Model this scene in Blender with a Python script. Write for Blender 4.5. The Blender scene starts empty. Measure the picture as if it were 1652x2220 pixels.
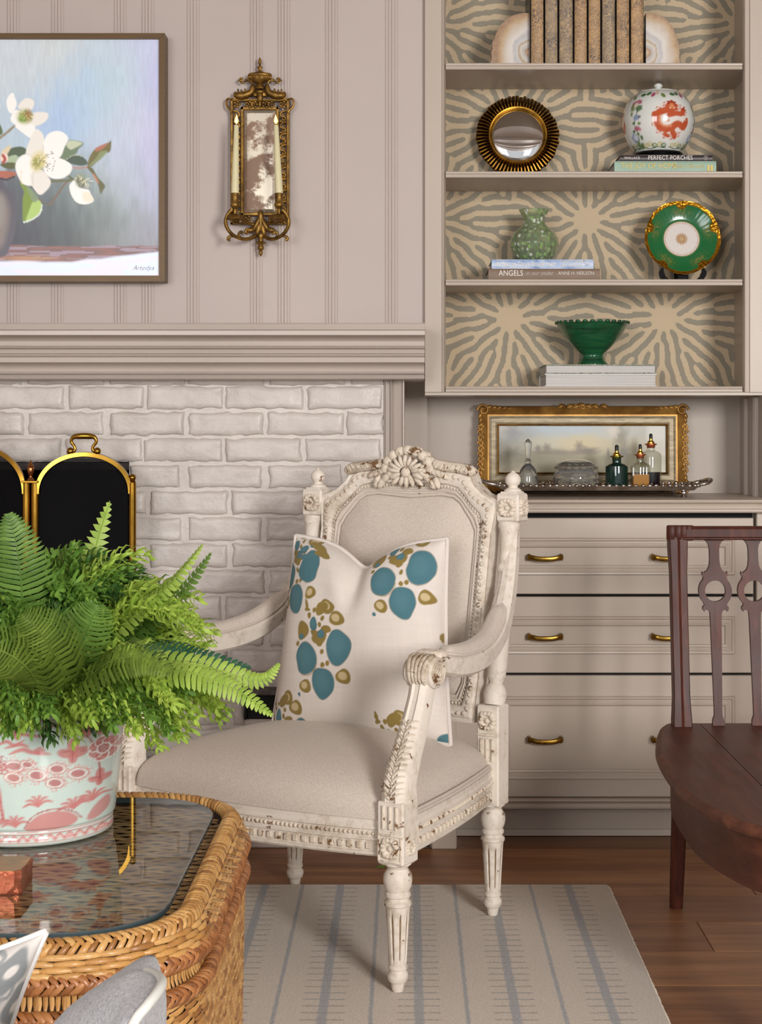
import bpy, math, random
import numpy as np
from mathutils import Vector, Matrix, Euler

R = math.radians
random.seed(7)
rng = np.random.default_rng(7)
sc = bpy.context.scene
COL = sc.collection

# ------------------------------------------------------------------ camera
FPX, PPX, PPY, EYE = 3500.0, 880.0, 930.0, 1.05      # focal length in pixels, principal point, eye height (m)
cam_d = bpy.data.cameras.new('camera')
cam_d.sensor_fit = 'AUTO'
cam_d.sensor_width = 36.0
cam_d.lens = FPX / 2220.0 * 36.0
cam_d.shift_x = (826.0 - PPX) / 2220.0
cam_d.shift_y = (PPY - 1110.0) / 2220.0
cam_d.clip_start = 0.05
cam = bpy.data.objects.new('camera', cam_d)
cam.location = (0, 0, EYE)
cam.rotation_euler = (R(90), 0, 0)
COL.objects.link(cam)
sc.camera = cam

# ------------------------------------------------------------------ world, lights, exposure
sc.view_settings.view_transform = 'Standard'
sc.view_settings.look = 'None'
sc.view_settings.gamma = 1.0
sc.view_settings.use_curve_mapping = False
sc.view_settings.exposure = 0.28
sc.cycles.use_denoising = True
sc.cycles.max_bounces = 7
sc.cycles.diffuse_bounces = 3
sc.cycles.glossy_bounces = 3
sc.cycles.use_adaptive_sampling = True
sc.cycles.adaptive_threshold = 0.035
sc.cycles.adaptive_min_samples = 16
sc.cycles.transparent_max_bounces = 8
sc.cycles.sample_clamp_indirect = 6.0
w = bpy.data.worlds.new('daylight')
w.use_nodes = True
w.node_tree.nodes['Background'].inputs[0].default_value = (0.93, 0.96, 1.0, 1)
w.node_tree.nodes['Background'].inputs[1].default_value = 0.56
sc.world = w

def area(name, loc, target, sx, sy, power, col):
    d = bpy.data.lights.new(name, 'AREA')
    d.shape = 'RECTANGLE'; d.size = sx; d.size_y = sy
    d.energy = power; d.color = col
    o = bpy.data.objects.new(name, d)
    o.location = loc
    o.rotation_euler = (Vector(target) - Vector(loc)).to_track_quat('-Z', 'Y').to_euler()
    COL.objects.link(o)
    return o
# tall windows in the wall behind the photographer: one to the right, one further left
area('window_daylight', (2.2, -2.3, 2.0), (-0.1, 3.9, 0.9), 1.1, 1.7, 235, (1.0, 0.975, 0.95))
area('window_daylight', (-2.0, -2.8, 1.8), (-0.5, 4.0, 1.1), 2.0, 1.9, 108, (0.97, 0.98, 1.0))

# ------------------------------------------------------------------ helpers
def at(px, py, Y):
    """the point at depth Y (m) that the photograph shows at px, py"""
    return Vector(((px - PPX) * Y / FPX, Y, EYE - (py - PPY) * Y / FPX))
def zz(py, Y): return EYE - (py - PPY) * Y / FPX
def xx(px, Y): return (px - PPX) * Y / FPX
def lin(c):
    c = np.asarray(c, float) / 255.0
    return np.where(c <= 0.04045, c / 12.92, ((c + 0.055) / 1.055) ** 2.4)
def rgba(c): return (*[float(x) for x in lin(c)], 1.0)

class MB:
    def __init__(s): s.v = []; s.f = []
    def add(s, vs, fs, M=None):
        o = len(s.v)
        if M is not None: vs = [M @ Vector(p) for p in vs]
        s.v.extend([tuple(p) for p in vs])
        s.f.extend([tuple(i + o for i in q) for q in fs])
        return s
    def box(s, c, d, b=0.0, M=None):
        x, y, z = [k / 2 for k in d]
        b = min(b, .49 * 2 * min(x, y, z))
        if b <= 0:
            vs = [(c[0] + i * x, c[1] + j * y, c[2] + k * z) for i in (-1, 1) for j in (-1, 1) for k in (-1, 1)]
            fs = [(0, 1, 3, 2), (4, 6, 7, 5), (0, 4, 5, 1), (2, 3, 7, 6), (0, 2, 6, 4), (1, 5, 7, 3)]
            return s.add(vs, fs, M)
        vs = []; idx = {}
        for i in (-1, 1):
            for j in (-1, 1):
                for k in (-1, 1):
                    for a in range(3):
                        p = [i * (x - b), j * (y - b), k * (z - b)]
                        p[a] = (i, j, k)[a] * (x, y, z)[a]
                        idx[(i, j, k, a)] = len(vs)
                        vs.append((c[0] + p[0], c[1] + p[1], c[2] + p[2]))
        fs = []
        for a in range(3):
            o1, o2 = [q for q in range(3) if q != a]
            for sg in (-1, 1):
                q = []
                for (m, n) in ((-1, -1), (1, -1), (1, 1), (-1, 1)):
                    key = [0, 0, 0]; key[a] = sg; key[o1] = m; key[o2] = n
                    q.append(idx[(*key, a)])
                fs.append(tuple(q))
        for a in range(3):          # edge chamfers along axis a
            o1, o2 = [q for q in range(3) if q != a]
            for m in (-1, 1):
                for n in (-1, 1):
                    q = []
                    for (e, ax) in ((-1, o1), (1, o1), (1, o2), (-1, o2)):
                        key = [0, 0, 0]; key[a] = e; key[o1] = m; key[o2] = n
                        q.append(idx[(*key, ax)])
                    fs.append(tuple(q))
        for i in (-1, 1):
            for j in (-1, 1):
                for k in (-1, 1):
                    fs.append(tuple(idx[(i, j, k, a)] for a in range(3)))
        return s.add(vs, fs, M)
    def lathe(s, prof, n=24, M=None, rmod=None, caps=True, a0=0.0, a1=None):
        full = a1 is None
        vs = []; fs = []
        span = 2 * math.pi if full else (a1 - a0)
        m = n if full else n + 1
        for i, (r, z) in enumerate(prof):
            for k in range(m):
                t = a0 + span * k / n
                rr = r * (rmod(t, i, z) if rmod else 1.0)
                vs.append((rr * math.cos(t), rr * math.sin(t), z))
        for i in range(len(prof) - 1):
            for k in range(n):
                k2 = (k + 1) % m if full else k + 1
                fs.append((i * m + k, i * m + k2, (i + 1) * m + k2, (i + 1) * m + k))
        if caps and full:
            if prof[0][0] > 1e-6: fs.append(tuple(range(m))[::-1])
            if prof[-1][0] > 1e-6: fs.append(tuple((len(prof) - 1) * m + k for k in range(m)))
        return s.add(vs, fs, M)
    def tube(s, path, r, n=8, closed=False, M=None, flat=1.0, up=None, caps=True, twist=0.0):
        P = [Vector(p) for p in path]; L = len(P)
        rs = r if isinstance(r, (list, tuple, np.ndarray)) else [r] * L
        T = []
        for i in range(L):
            a = P[(i - 1) % L] if (closed or i) else P[i]
            b = P[(i + 1) % L] if (closed or i < L - 1) else P[i]
            d = (b - a)
            T.append(d.normalized() if d.length > 1e-9 else Vector((0, 0, 1)))
        if up is None:
            up = Vector((0, 0, 1)) if abs(T[0].z) < .9 else Vector((1, 0, 0))
        N = Vector(up); vs = []; fs = []
        for i in range(L):
            N = N - T[i] * N.dot(T[i])
            N = N.normalized() if N.length > 1e-6 else T[i].orthogonal().normalized()
            B = T[i].cross(N)
            for k in range(n):
                t = 2 * math.pi * k / n + twist * i
                vs.append(P[i] + N * (math.cos(t) * rs[i] * flat) + B * (math.sin(t) * rs[i]))
        rows = L if closed else L - 1
        for i in range(rows):
            j = (i + 1) % L
            for k in range(n):
                k2 = (k + 1) % n
                fs.append((i * n + k, i * n + k2, j * n + k2, j * n + k))
        if not closed and caps:
            fs.append(tuple(range(n))[::-1]); fs.append(tuple((L - 1) * n + k for k in range(n)))
        return s.add(vs, fs, M)
    def sweep(s, path, prof, up=(0, 0, 1), closed=False, M=None, scale=None):
        """prof: closed polygon (side, up) carried along path with a fixed up vector"""
        P = [Vector(p) for p in path]; L = len(P); n = len(prof); up = Vector(up)
        vs = []; fs = []
        for i in range(L):
            a = P[(i - 1) % L] if (closed or i) else P[i]
            b = P[(i + 1) % L] if (closed or i < L - 1) else P[i]
            T = (b - a).normalized()
            S = T.cross(up).normalized(); U = S.cross(T).normalized()
            k_ = scale[i] if scale is not None else 1.0
            for (x, y) in prof: vs.append(P[i] + S * x * k_ + U * y * k_)
        rows = L if closed else L - 1
        for i in range(rows):
            j = (i + 1) % L
            for k in range(n):
                k2 = (k + 1) % n
                fs.append((i * n + k, i * n + k2, j * n + k2, j * n + k))
        if not closed:
            fs.append(tuple(range(n))[::-1]); fs.append(tuple((L - 1) * n + k for k in range(n)))
        return s.add(vs, fs, M)
    def prism(s, poly, t0, t1, axis='y', M=None):
        n = len(poly)
        if axis == 'y': f = lambda p, t: (p[0], t, p[1])
        elif axis == 'z': f = lambda p, t: (p[0], p[1], t)
        else: f = lambda p, t: (t, p[0], p[1])
        vs = [f(p, t0) for p in poly] + [f(p, t1) for p in poly]
        fs = [tuple(range(n)), tuple(range(n, 2 * n))[::-1]] + [(i, i + n, (i + 1) % n + n, (i + 1) % n) for i in range(n)]
        return s.add(vs, fs, M)
    def ell(s, c, r, n=8, m=5, M=None, rot=None):
        vs = []; fs = []
        Rm = rot.to_matrix() if rot is not None else Matrix.Identity(3)
        c = Vector(c)
        for i in range(m + 1):
            ph = math.pi * i / m
            for k in range(n):
                t = 2 * math.pi * k / n
                vs.append(c + Rm @ Vector((r[0] * math.sin(ph) * math.cos(t), r[1] * math.sin(ph) * math.sin(t), r[2] * math.cos(ph))))
        for i in range(m):
            for k in range(n):
                k2 = (k + 1) % n
                if i == 0: fs.append((k, (i + 1) * n + k, (i + 1) * n + k2))
                elif i == m - 1: fs.append((i * n + k, (i + 1) * n + k, i * n + k2))
                else: fs.append((i * n + k, (i + 1) * n + k, (i + 1) * n + k2, i * n + k2))
        return s.add(vs, fs, M)
    def grid(s, A, wu=False, wv=False, M=None):
        A = np.asarray(A); n, m = A.shape[:2]
        vs = [tuple(p) for p in A.reshape(-1, 3)]
        fs = []
        for i in range(n if wu else n - 1):
            i2 = (i + 1) % n
            for j in range(m if wv else m - 1):
                j2 = (j + 1) % m
                fs.append((i * m + j, i2 * m + j, i2 * m + j2, i * m + j2))
        return s.add(vs, fs, M)
    def mesh(s, name, smooth=40):
        me = bpy.data.meshes.new(name)
        me.from_pydata(s.v, [], s.f)
        finish(me, smooth)
        return me
    def build(s, name, mat, parent=None, smooth=40, recalc=True):
        me = s.mesh(name, smooth)
        if recalc: fix_normals(me)
        return link(name, me, mat, parent)

def finish(me, smooth):
    if smooth:
        me.polygons.foreach_set('use_smooth', [True] * len(me.polygons))
        if smooth < 179: me.set_sharp_from_angle(angle=R(smooth))
    me.update()
import bmesh
def fix_normals(me):
    bm = bmesh.new(); bm.from_mesh(me)
    bmesh.ops.recalc_face_normals(bm, faces=bm.faces)
    bm.to_mesh(me); bm.free()
def link(name, me, mat, parent=None):
    o = bpy.data.objects.new(name, me)
    if mat is not None and not me.materials: me.materials.append(mat)
    COL.objects.link(o)
    if parent is not None: o.parent = parent
    return o
def fastgrid(name, A, mat, parent=None, wu=False, wv=False, colors=None, scalar=None, smooth=180):
    """dense vertex grid with optional vertex colours / scalar; A is (n, m, 3)"""
    A = np.asarray(A, np.float32); n, m = A.shape[:2]
    I, J = np.meshgrid(np.arange(n if wu else n - 1), np.arange(m if wv else m - 1), indexing='ij')
    I2 = (I + 1) % n; J2 = (J + 1) % m
    F = np.stack([I * m + J, I2 * m + J, I2 * m + J2, I * m + J2], -1).reshape(-1, 4).astype(np.int32)
    me = bpy.data.meshes.new(name)
    me.vertices.add(n * m); me.vertices.foreach_set('co', A.reshape(-1))
    me.loops.add(F.size); me.loops.foreach_set('vertex_index', F.reshape(-1))
    me.polygons.add(len(F)); me.polygons.foreach_set('loop_start', np.arange(0, F.size, 4, dtype=np.int32))
    me.update(calc_edges=True)
    me.validate()
    if smooth: me.polygons.foreach_set('use_smooth', np.ones(len(F), bool))
    if colors is not None:
        a = me.color_attributes.new('Col', 'FLOAT_COLOR', 'POINT')
        c = np.ones((n * m, 4), np.float32); c[:, :3] = np.asarray(colors).reshape(-1, 3)
        a.data.foreach_set('color', c.reshape(-1))
    if scalar is not None:
        a = me.attributes.new('val', 'FLOAT', 'POINT')
        a.data.foreach_set('value', np.asarray(scalar, np.float32).reshape(-1))
    me.update()
    return link(name, me, mat, parent)

def thing(name, label, cat, loc=(0, 0, 0), rz=0.0, group=None, rot=None):
    o = bpy.data.objects.new(name, None)
    o.empty_display_size = .02
    COL.objects.link(o)
    o.location = loc
    o.rotation_euler = rot if rot is not None else (0, 0, rz)
    o['label'] = label; o['category'] = cat
    if group: o['group'] = group
    return o
def tag(o, label, cat, group=None):
    o['label'] = label; o['category'] = cat
    if group: o['group'] = group
    return o
def struct(o, label=None, cat=None):
    o['kind'] = 'structure'
    if label: o['label'] = label
    if cat: o['category'] = cat
    return o
def lab(o, label): o['label'] = label; return o
def holder(name, loc=(0, 0, 0)):
    o = bpy.data.objects.new(name, None); o.empty_display_size = .02; o.location = loc; COL.objects.link(o); return o

def spline(pts, n=24, closed=False):
    """Catmull-Rom through pts -> n samples (Vectors)"""
    P = [Vector(p) for p in pts]; L = len(P); out = []
    segs = L if closed else L - 1
    for q in range(n):
        t = q / n * segs if closed else q / (n - 1) * segs
        i = min(int(t), segs - 1); f = t - i
        g = (lambda k: P[k % L]) if closed else (lambda k: P[max(0, min(L - 1, k))])
        a, b, c, d = g(i - 1), g(i), g(i + 1), g(i + 2)
        out.append(.5 * ((2 * b) + (c - a) * f + (2 * a - 5 * b + 4 * c - d) * f * f + (3 * b - a - 3 * c + d) * f ** 3))
    return out
def lerp(a, b, t): return a + (b - a) * t
def interp(prof, n):
    """smooth lathe profile through control points"""
    return [(max(0.0, p.x), p.y) for p in spline([(r, z, 0) for r, z in prof], n)]

# ---- vertex painting of prints: works on arrays of pattern coordinates
class Paint:
    def __init__(s, X, Y, bg):
        s.X = X; s.Y = Y
        s.C = np.empty(X.shape + (3,)); s.C[:] = lin(bg)
    def put(s, mask, col, a=1.0):
        m = np.clip(mask, 0, 1)[..., None] * a
        s.C = s.C * (1 - m) + lin(col) * m
    def ell(s, cx, cy, rx, ry, col, ang=0, soft=.12, a=1.0, wob=0.0, k=5):
        c_, s_ = math.cos(R(ang)), math.sin(R(ang))
        dx = s.X - cx; dy = s.Y - cy
        u = (dx * c_ + dy * s_) / rx; v = (-dx * s_ + dy * c_) / ry
        d = np.hypot(u, v)
        if wob: d = d * (1 + wob * np.sin(k * np.arctan2(v, u) + cx))
        s.put((1 - d) / soft + .5, col, a)
    def ring(s, cx, cy, rx, ry, w, col, ang=0, a=1.0, soft=.06):
        c_, s_ = math.cos(R(ang)), math.sin(R(ang))
        dx = s.X - cx; dy = s.Y - cy
        d = np.hypot((dx * c_ + dy * s_) / rx, (-dx * s_ + dy * c_) / ry)
        s.put((w - np.abs(d - 1)) / soft + .5, col, a)
    def stroke(s, pts, w, col, a=1.0, soft=None, taper=False, n=None):
        P = spline([(p[0], p[1], 0) for p in pts], n or max(2, 6 * (len(pts) - 1))) if len(pts) > 2 else [Vector((*p, 0)) for p in pts]
        D = np.full(s.X.shape, 1e9)
        for i in range(len(P) - 1):
            ax, ay = P[i].x, P[i].y; bx, by = P[i + 1].x, P[i + 1].y
            l2 = (bx - ax) ** 2 + (by - ay) ** 2 + 1e-9
            t = np.clip(((s.X - ax) * (bx - ax) + (s.Y - ay) * (by - ay)) / l2, 0, 1)
            d = np.hypot(s.X - ax - t * (bx - ax), s.Y - ay - t * (by - ay))
            if taper:
                f = (i + t) / (len(P) - 1)
                d = d + w * (1 - np.sin(np.pi * np.clip(f, .04, .96)) ** .6) * .9
            D = np.minimum(D, d)
        sf = soft or max(1e-6, w * .35)
        s.put((w - D) / sf + .5, col, a)
    def poly(s, pts, col, a=1.0, soft=2.0, smooth=0):
        if smooth: pts = [(p.x, p.y) for p in spline([(q[0], q[1], 0) for q in pts], smooth * len(pts), closed=True)]
        inside = np.zeros(s.X.shape, bool); D = np.full(s.X.shape, 1e9); n = len(pts)
        for i in range(n):
            ax, ay = pts[i]; bx, by = pts[(i + 1) % n]
            if ay != by:
                c = ((ay > s.Y) != (by > s.Y)) & (s.X < (bx - ax) * (s.Y - ay) / (by - ay) + ax)
                inside ^= c
            l2 = (bx - ax) ** 2 + (by - ay) ** 2 + 1e-9
            t = np.clip(((s.X - ax) * (bx - ax) + (s.Y - ay) * (by - ay)) / l2, 0, 1)
            D = np.minimum(D, np.hypot(s.X - ax - t * (bx - ax), s.Y - ay - t * (by - ay)))
        s.put(np.where(inside, D, -D) / soft + .5, col, a)
def vnoise(X, Y, seed=0):
    """smooth value noise on arrays"""
    r = np.random.default_rng(seed).random((64, 64))
    xi = np.floor(X).astype(int); yi = np.floor(Y).astype(int)
    fx = X - xi; fy = Y - yi
    fx = fx * fx * (3 - 2 * fx); fy = fy * fy * (3 - 2 * fy)
    g = lambda a, b: r[a % 64, b % 64]
    return (g(xi, yi) * (1 - fx) + g(xi + 1, yi) * fx) * (1 - fy) + (g(xi, yi + 1) * (1 - fx) + g(xi + 1, yi + 1) * fx) * fy

# ---- materials
def new_mat(name):
    m = bpy.data.materials.new(name); m.use_nodes = True
    nt = m.node_tree
    return m, nt, nt.nodes['Principled BSDF']
def nd(nt, typ, **kw):
    n = nt.nodes.new(typ)
    for k, v in kw.items():
        if k.startswith('i_'):
            key = k[2:]
            n.inputs[int(key) if key.isdigit() else key.replace('_', ' ')].default_value = v
        else: setattr(n, k, v)
    return n
def ramp(nt, stops, interp='LINEAR'):
    n = nt.nodes.new('ShaderNodeValToRGB'); n.color_ramp.interpolation = interp
    e = n.color_ramp.elements
    while len(e) < len(stops): e.new(.5)
    for k, (p, c) in enumerate(stops): e[k].position = p; e[k].color = c if len(c) == 4 else rgba(c)
    return n
def coords(nt, scale=(1, 1, 1), kind='Object', rot=(0, 0, 0)):
    tc = nd(nt, 'ShaderNodeTexCoord'); mp = nd(nt, 'ShaderNodeMapping')
    mp.inputs['Scale'].default_value = scale; mp.inputs['Rotation'].default_value = rot
    nt.links.new(tc.outputs[kind], mp.inputs['Vector'])
    return mp.outputs['Vector']
def noise(nt, vec, scale, detail=4, rough=.55, dist=0.0):
    n = nd(nt, 'ShaderNodeTexNoise'); n.inputs['Scale'].default_value = scale
    n.inputs['Detail'].default_value = detail; n.inputs['Roughness'].default_value = rough; n.inputs['Distortion'].default_value = dist
    nt.links.new(vec, n.inputs['Vector']); return n.outputs['Fac']
def bump(nt, bs, h, strength, dist=.002):
    b = nd(nt, 'ShaderNodeBump'); b.inputs['Strength'].default_value = strength; b.inputs['Distance'].default_value = dist
    nt.links.new(h, b.inputs['Height'])
    prev = bs.inputs['Normal'].links[0].from_socket if bs.inputs['Normal'].links else None
    if prev is not None: nt.links.new(prev, b.inputs['Normal'])
    nt.links.new(b.outputs[0], bs.inputs['Normal'])
def math_(nt, op, a, b=None):
    n = nd(nt, 'ShaderNodeMath', operation=op)
    for i, q in enumerate((a, b)):
        if q is None: continue
        if isinstance(q, (int, float)): n.inputs[i].default_value = q
        else: nt.links.new(q, n.inputs[i])
    return n.outputs[0]
def mixc(nt, fac, a, b):
    n = nd(nt, 'ShaderNodeMix', data_type='RGBA')
    for i, q in ((0, fac), (6, a), (7, b)):
        if isinstance(q, (int, float)): n.inputs[i].default_value = q
        elif isinstance(q, tuple): n.inputs[i].default_value = q if len(q) == 4 else rgba(q)
        else: nt.links.new(q, n.inputs[i])
    return n.outputs[2]
def M(name, col, rough=.5, metal=0.0, var=0.0, vs=6.0, col2=None, bmp=0.0, bs=80.0, bd=.001, stretch=(1, 1, 1), spec=.5, coat=0.0, sheen=0.0, rvar=0.0):
    m, nt, b = new_mat(name)
    b.inputs['Roughness'].default_value = rough; b.inputs['Metallic'].default_value = metal
    b.inputs['Specular IOR Level'].default_value = spec
    b.inputs['Coat Weight'].default_value = coat; b.inputs['Sheen Weight'].default_value = sheen
    vec = coords(nt, stretch)
    c1 = rgba(col)
    if col2 is None: col2 = tuple(max(0, min(255, k * (1 - var))) for k in col)
    if var or col2 != tuple(col):
        f = noise(nt, vec, vs, 5)
        r = ramp(nt, [(.35, rgba(col2)), (.65, c1)]); nt.links.new(f, r.inputs[0])
        nt.links.new(r.outputs[0], b.inputs['Base Color'])
        if rvar:
            nt.links.new(math_(nt, 'ADD', math_(nt, 'MULTIPLY', f, rvar), rough - rvar / 2), b.inputs['Roughness'])
    else: b.inputs['Base Color'].default_value = c1
    if bmp: bump(nt, b, noise(nt, vec, bs, 4), bmp, bd)
    return m
def Mprint(name, rough=.35, coat=0.0, emit=0.0, bmp=0.0, bs=300, metal=0.0, sheen=0.0, spec=.5):
    m, nt, b = new_mat(name)
    a = nd(nt, 'ShaderNodeVertexColor', layer_name='Col')
    nt.links.new(a.outputs['Color'], b.inputs['Base Color'])
    b.inputs['Roughness'].default_value = rough; b.inputs['Coat Weight'].default_value = coat
    b.inputs['Metallic'].default_value = metal; b.inputs['Sheen Weight'].default_value = sheen
    b.inputs['Specular IOR Level'].default_value = spec
    if emit:
        nt.links.new(a.outputs['Color'], b.inputs['Emission Color']); b.inputs['Emission Strength'].default_value = emit
    if bmp: bump(nt, b, noise(nt, coords(nt), bs, 3), bmp, .001)
    return m
def Mglass(name, col=(255, 255, 255), rough=.02, ior=1.46):
    m, nt, b = new_mat(name)
    b.inputs['Base Color'].default_value = rgba(col); b.inputs['Transmission Weight'].default_value = 1.0
    b.inputs['Roughness'].default_value = rough; b.inputs['IOR'].default_value = ior
    return m
def Mlinen(name, c1, c2, s=420.0, bmp=.35, flecks=0.0):
    """plain woven cloth: crossed threads, slub variation"""
    m, nt, b = new_mat(name)
    b.inputs['Roughness'].default_value = .9; b.inputs['Sheen Weight'].default_value = .15; b.inputs['Specular IOR Level'].default_value = .2
    vec = coords(nt)
    f1 = noise(nt, coords(nt, (s, s * .25, s * .25)), 1.0, 2); f2 = noise(nt, coords(nt, (s * .25, s, s)), 1.0, 2)
    f = math_(nt, 'MULTIPLY', math_(nt, 'ADD', f1, f2), .5)
    r = ramp(nt, [(.38, rgba(c2)), (.6, rgba(c1))]); nt.links.new(f, r.inputs[0])
    big = noise(nt, vec, 9, 3)
    dark = mixc(nt, 1.0, r.outputs[0], r.outputs[0])
    out = mixc(nt, math_(nt, 'MULTIPLY', big, .22), r.outputs[0], c2)
    nt.links.new(out, b.inputs['Base Color'])
    bump(nt, b, f, bmp, .0012)
    return m
def Mthin(name, tint, ior=1.5, rough=.01):
    """flat pane: straight-through light with Fresnel reflection"""
    m, nt, b = new_mat(name); nt.nodes.remove(b)
    t = nd(nt, 'ShaderNodeBsdfTransparent'); t.inputs[0].default_value = rgba(tint)
    g = nd(nt, 'ShaderNodeBsdfGlossy'); g.inputs['Roughness'].default_value = rough
    lw = nd(nt, 'ShaderNodeLayerWeight'); lw.inputs['Blend'].default_value = .5
    f5 = math_(nt, 'ADD', math_(nt, 'MULTIPLY', math_(nt, 'POWER', lw.outputs['Facing'], 5.0), .94), .06)
    mx = nd(nt, 'ShaderNodeMixShader'); nt.links.new(f5, mx.inputs[0]); nt.links.new(t.outputs[0], mx.inputs[1]); nt.links.new(g.outputs[0], mx.inputs[2])
    nt.links.new(mx.outputs[0], nt.nodes['Material Output'].inputs[0])
    return m
# ================================================================== materials of the room
PAINT = (202, 189, 179)
def Mpaint(name, col, rough=.38, bmp=.06):
    m, nt, b = new_mat(name)
    vec = coords(nt)
    f = noise(nt, vec, 2.2, 3)
    r = ramp(nt, [(.3, rgba(tuple(k * .965 for k in col))), (.7, rgba(col))]); nt.links.new(f, r.inputs[0])
    nt.links.new(r.outputs[0], b.inputs['Base Color'])
    b.inputs['Roughness'].default_value = rough; b.inputs['Specular IOR Level'].default_value = .4
    bump(nt, b, noise(nt, vec, 240, 3), bmp, .0008)
    return m
m_wall = Mpaint('wall_paint', (198, 184, 176), .5)
m_trim = Mpaint('trim_paint', PAINT, .33, .04)
m_cab = Mpaint('dimmed_cabinet_paint', (194, 180, 165), .36, .04)  # same greige as the walls, darkened to paint in the light falloff
m_niche = Mpaint('niche_paint', (188, 175, 163), .45)
m_ceil = Mpaint('ceiling_paint', (225, 218, 212), .6)
def Mbrick():
    m, nt, b = new_mat('painted_brick')
    vec = coords(nt)
    f = noise(nt, vec, 14, 5)
    r = ramp(nt, [(.3, (200, 190, 182)), (.65, (214, 205, 197))]); nt.links.new(f, r.inputs[0])
    nt.links.new(r.outputs[0], b.inputs['Base Color'])
    b.inputs['Roughness'].default_value = .34
    bump(nt, b, noise(nt, vec, 38, 6, .6), .5, .006)
    bump(nt, b, noise(nt, vec, 160, 3), .3, .0015)
    return m
m_brick = Mbrick()
m_black = M('soot_and_shade_black', (14, 13, 14), .8, bmp=.3, bs=60)  # firebox soot, and the shade coloured in between the drawers
def Mwoodfloor():
    m, nt, b = new_mat('oak_floor')
    oi = nd(nt, 'ShaderNodeObjectInfo')
    tc = nd(nt, 'ShaderNodeTexCoord')
    add = nd(nt, 'ShaderNodeVectorMath', operation='ADD')
    sc_ = nd(nt, 'ShaderNodeVectorMath', operation='SCALE'); sc_.inputs[0].default_value = (37, 11, 5)
    nt.links.new(oi.outputs['Random'], sc_.inputs['Scale'])
    nt.links.new(tc.outputs['Object'], add.inputs[0]); nt.links.new(sc_.outputs[0], add.inputs[1])
    mp = nd(nt, 'ShaderNodeMapping'); mp.inputs['Scale'].default_value = (1.3, 16, 16); nt.links.new(add.outputs[0], mp.inputs['Vector'])
    mp2 = nd(nt, 'ShaderNodeMapping'); mp2.inputs['Scale'].default_value = (6, 190, 190); nt.links.new(add.outputs[0], mp2.inputs['Vector'])
    g = noise(nt, mp.outputs[0], 1.0, 6, .6, .6); fine = noise(nt, mp2.outputs[0], 1.0, 3)
    f = math_(nt, 'ADD', math_(nt, 'MULTIPLY', g, .75), math_(nt, 'MULTIPLY', fine, .25))
    r = ramp(nt, [(.3, (116, 79, 54)), (.5, (164, 117, 80)), (.72, (196, 148, 104))]); nt.links.new(f, r.inputs[0])
    tone = ramp(nt, [(0, (205, 190, 180)), (1, (255, 250, 245))]); nt.links.new(oi.outputs['Random'], tone.inputs[0])
    mul = nd(nt, 'ShaderNodeMix', data_type='RGBA', blend_type='MULTIPLY'); mul.inputs[0].default_value = 1
    nt.links.new(r.outputs[0], mul.inputs[6]); nt.links.new(tone.outputs[0], mul.inputs[7])
    nt.links.new(mul.outputs[2], b.inputs['Base Color'])
    b.inputs['Roughness'].default_value = .42
    bump(nt, b, fine, .15, .001)
    return m
m_floor = Mwoodfloor()

# ================================================================== floor
fl = struct(MB().box((0, 1.0, -.03), (6.4, 8.0, .03)).build('floor', M('subfloor', (52, 36, 26), .7), smooth=0), 'brown oak plank floor')
W = .1975
row = 0; y = 4.626
while y > 1.3:
    x = -2.4 + random.uniform(-1.2, 0)
    if row == 3: x = -1.97
    while x < 2.4:
        L = random.uniform(1.1, 1.9)
        x0, x1 = max(x, -2.6), min(x + L, 2.6)
        if x1 - x0 > .05:
            b = MB().box((0, 0, 0), (x1 - x0 - .0015, W - .0015, .015), .0012)
            o = b.build('plank', m_floor, fl, smooth=0)
            o.location = ((x0 + x1) / 2, y - W / 2, -.0075)
        x += L
    y -= W; row += 1

# ================================================================== ceiling and side walls (seen in mirrors and glass only)
ce = struct(MB().box((0, 1.1, 2.63), (5.4, 7.2, .06)).build('ceiling', m_ceil, smooth=0), 'white ceiling with painted beams')
for k in range(5):
    MB().box((0, -2.0 + k * 1.1, 2.55), (5.4, .16, .1), .006).build('beam', m_ceil, ce, smooth=0)
struct(MB().box((-2.66, 1.1, 1.3), (.12, 7.2, 2.6)).build('wall_left', m_wall, smooth=0))
struct(MB().box((2.66, 2.9, 1.3), (.12, 3.6, 2.6)).build('wall_right', m_wall, smooth=0))

# ================================================================== panelled wall over the mantel
YW = 4.22
wb = struct(MB().box((-1.28, YW + .05, 1.9), (2.66, .06, 1.45)).build('wall_chimney', m_wall, smooth=0), 'beaded board wall above the mantel')
starts = [835, 705, 602, 542, 405, 307, 247, 111, 15]
for k in range(7): starts.append(starts[-1] - [60, 136, 97][k % 3])
starts = starts[::-1]
ends = starts[1:] + [922]
BWp = 27
def board(px0, px1):
    """one board: beads on its left edge, then the flat field"""
    x0, x1 = xx(px0, YW), xx(px1, YW); bw = xx(px0 + BWp, YW) - x0
    s = bw / 27.0
    pr = [(0, .0016)]
    for c, wd, h in ((3.5, 2.4, .0), (10, 3.6, -.0015), (17, 3.6, -.0015), (23.5, 2.4, .0)):
        for t in (-1, -.6, 0, .6, 1): pr.append((s * (c + wd * t), .0016 + (h - .0016) * math.sqrt(max(0, 1 - t * t))))
    pr += [(s * 26.6, .0016), (s * 27.4, 0), (x1 - x0 - .0004, 0)]
    poly = [(x0 + p, YW + q) for p, q in pr] + [(x1 - .0004, YW + .02), (x0, YW + .02)]
    MB().prism(poly, 1.18, 2.6, 'z').build('wall_board', m_wall, wb, smooth=25)
for a, b_ in zip(starts, ends): board(a, b_)

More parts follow.
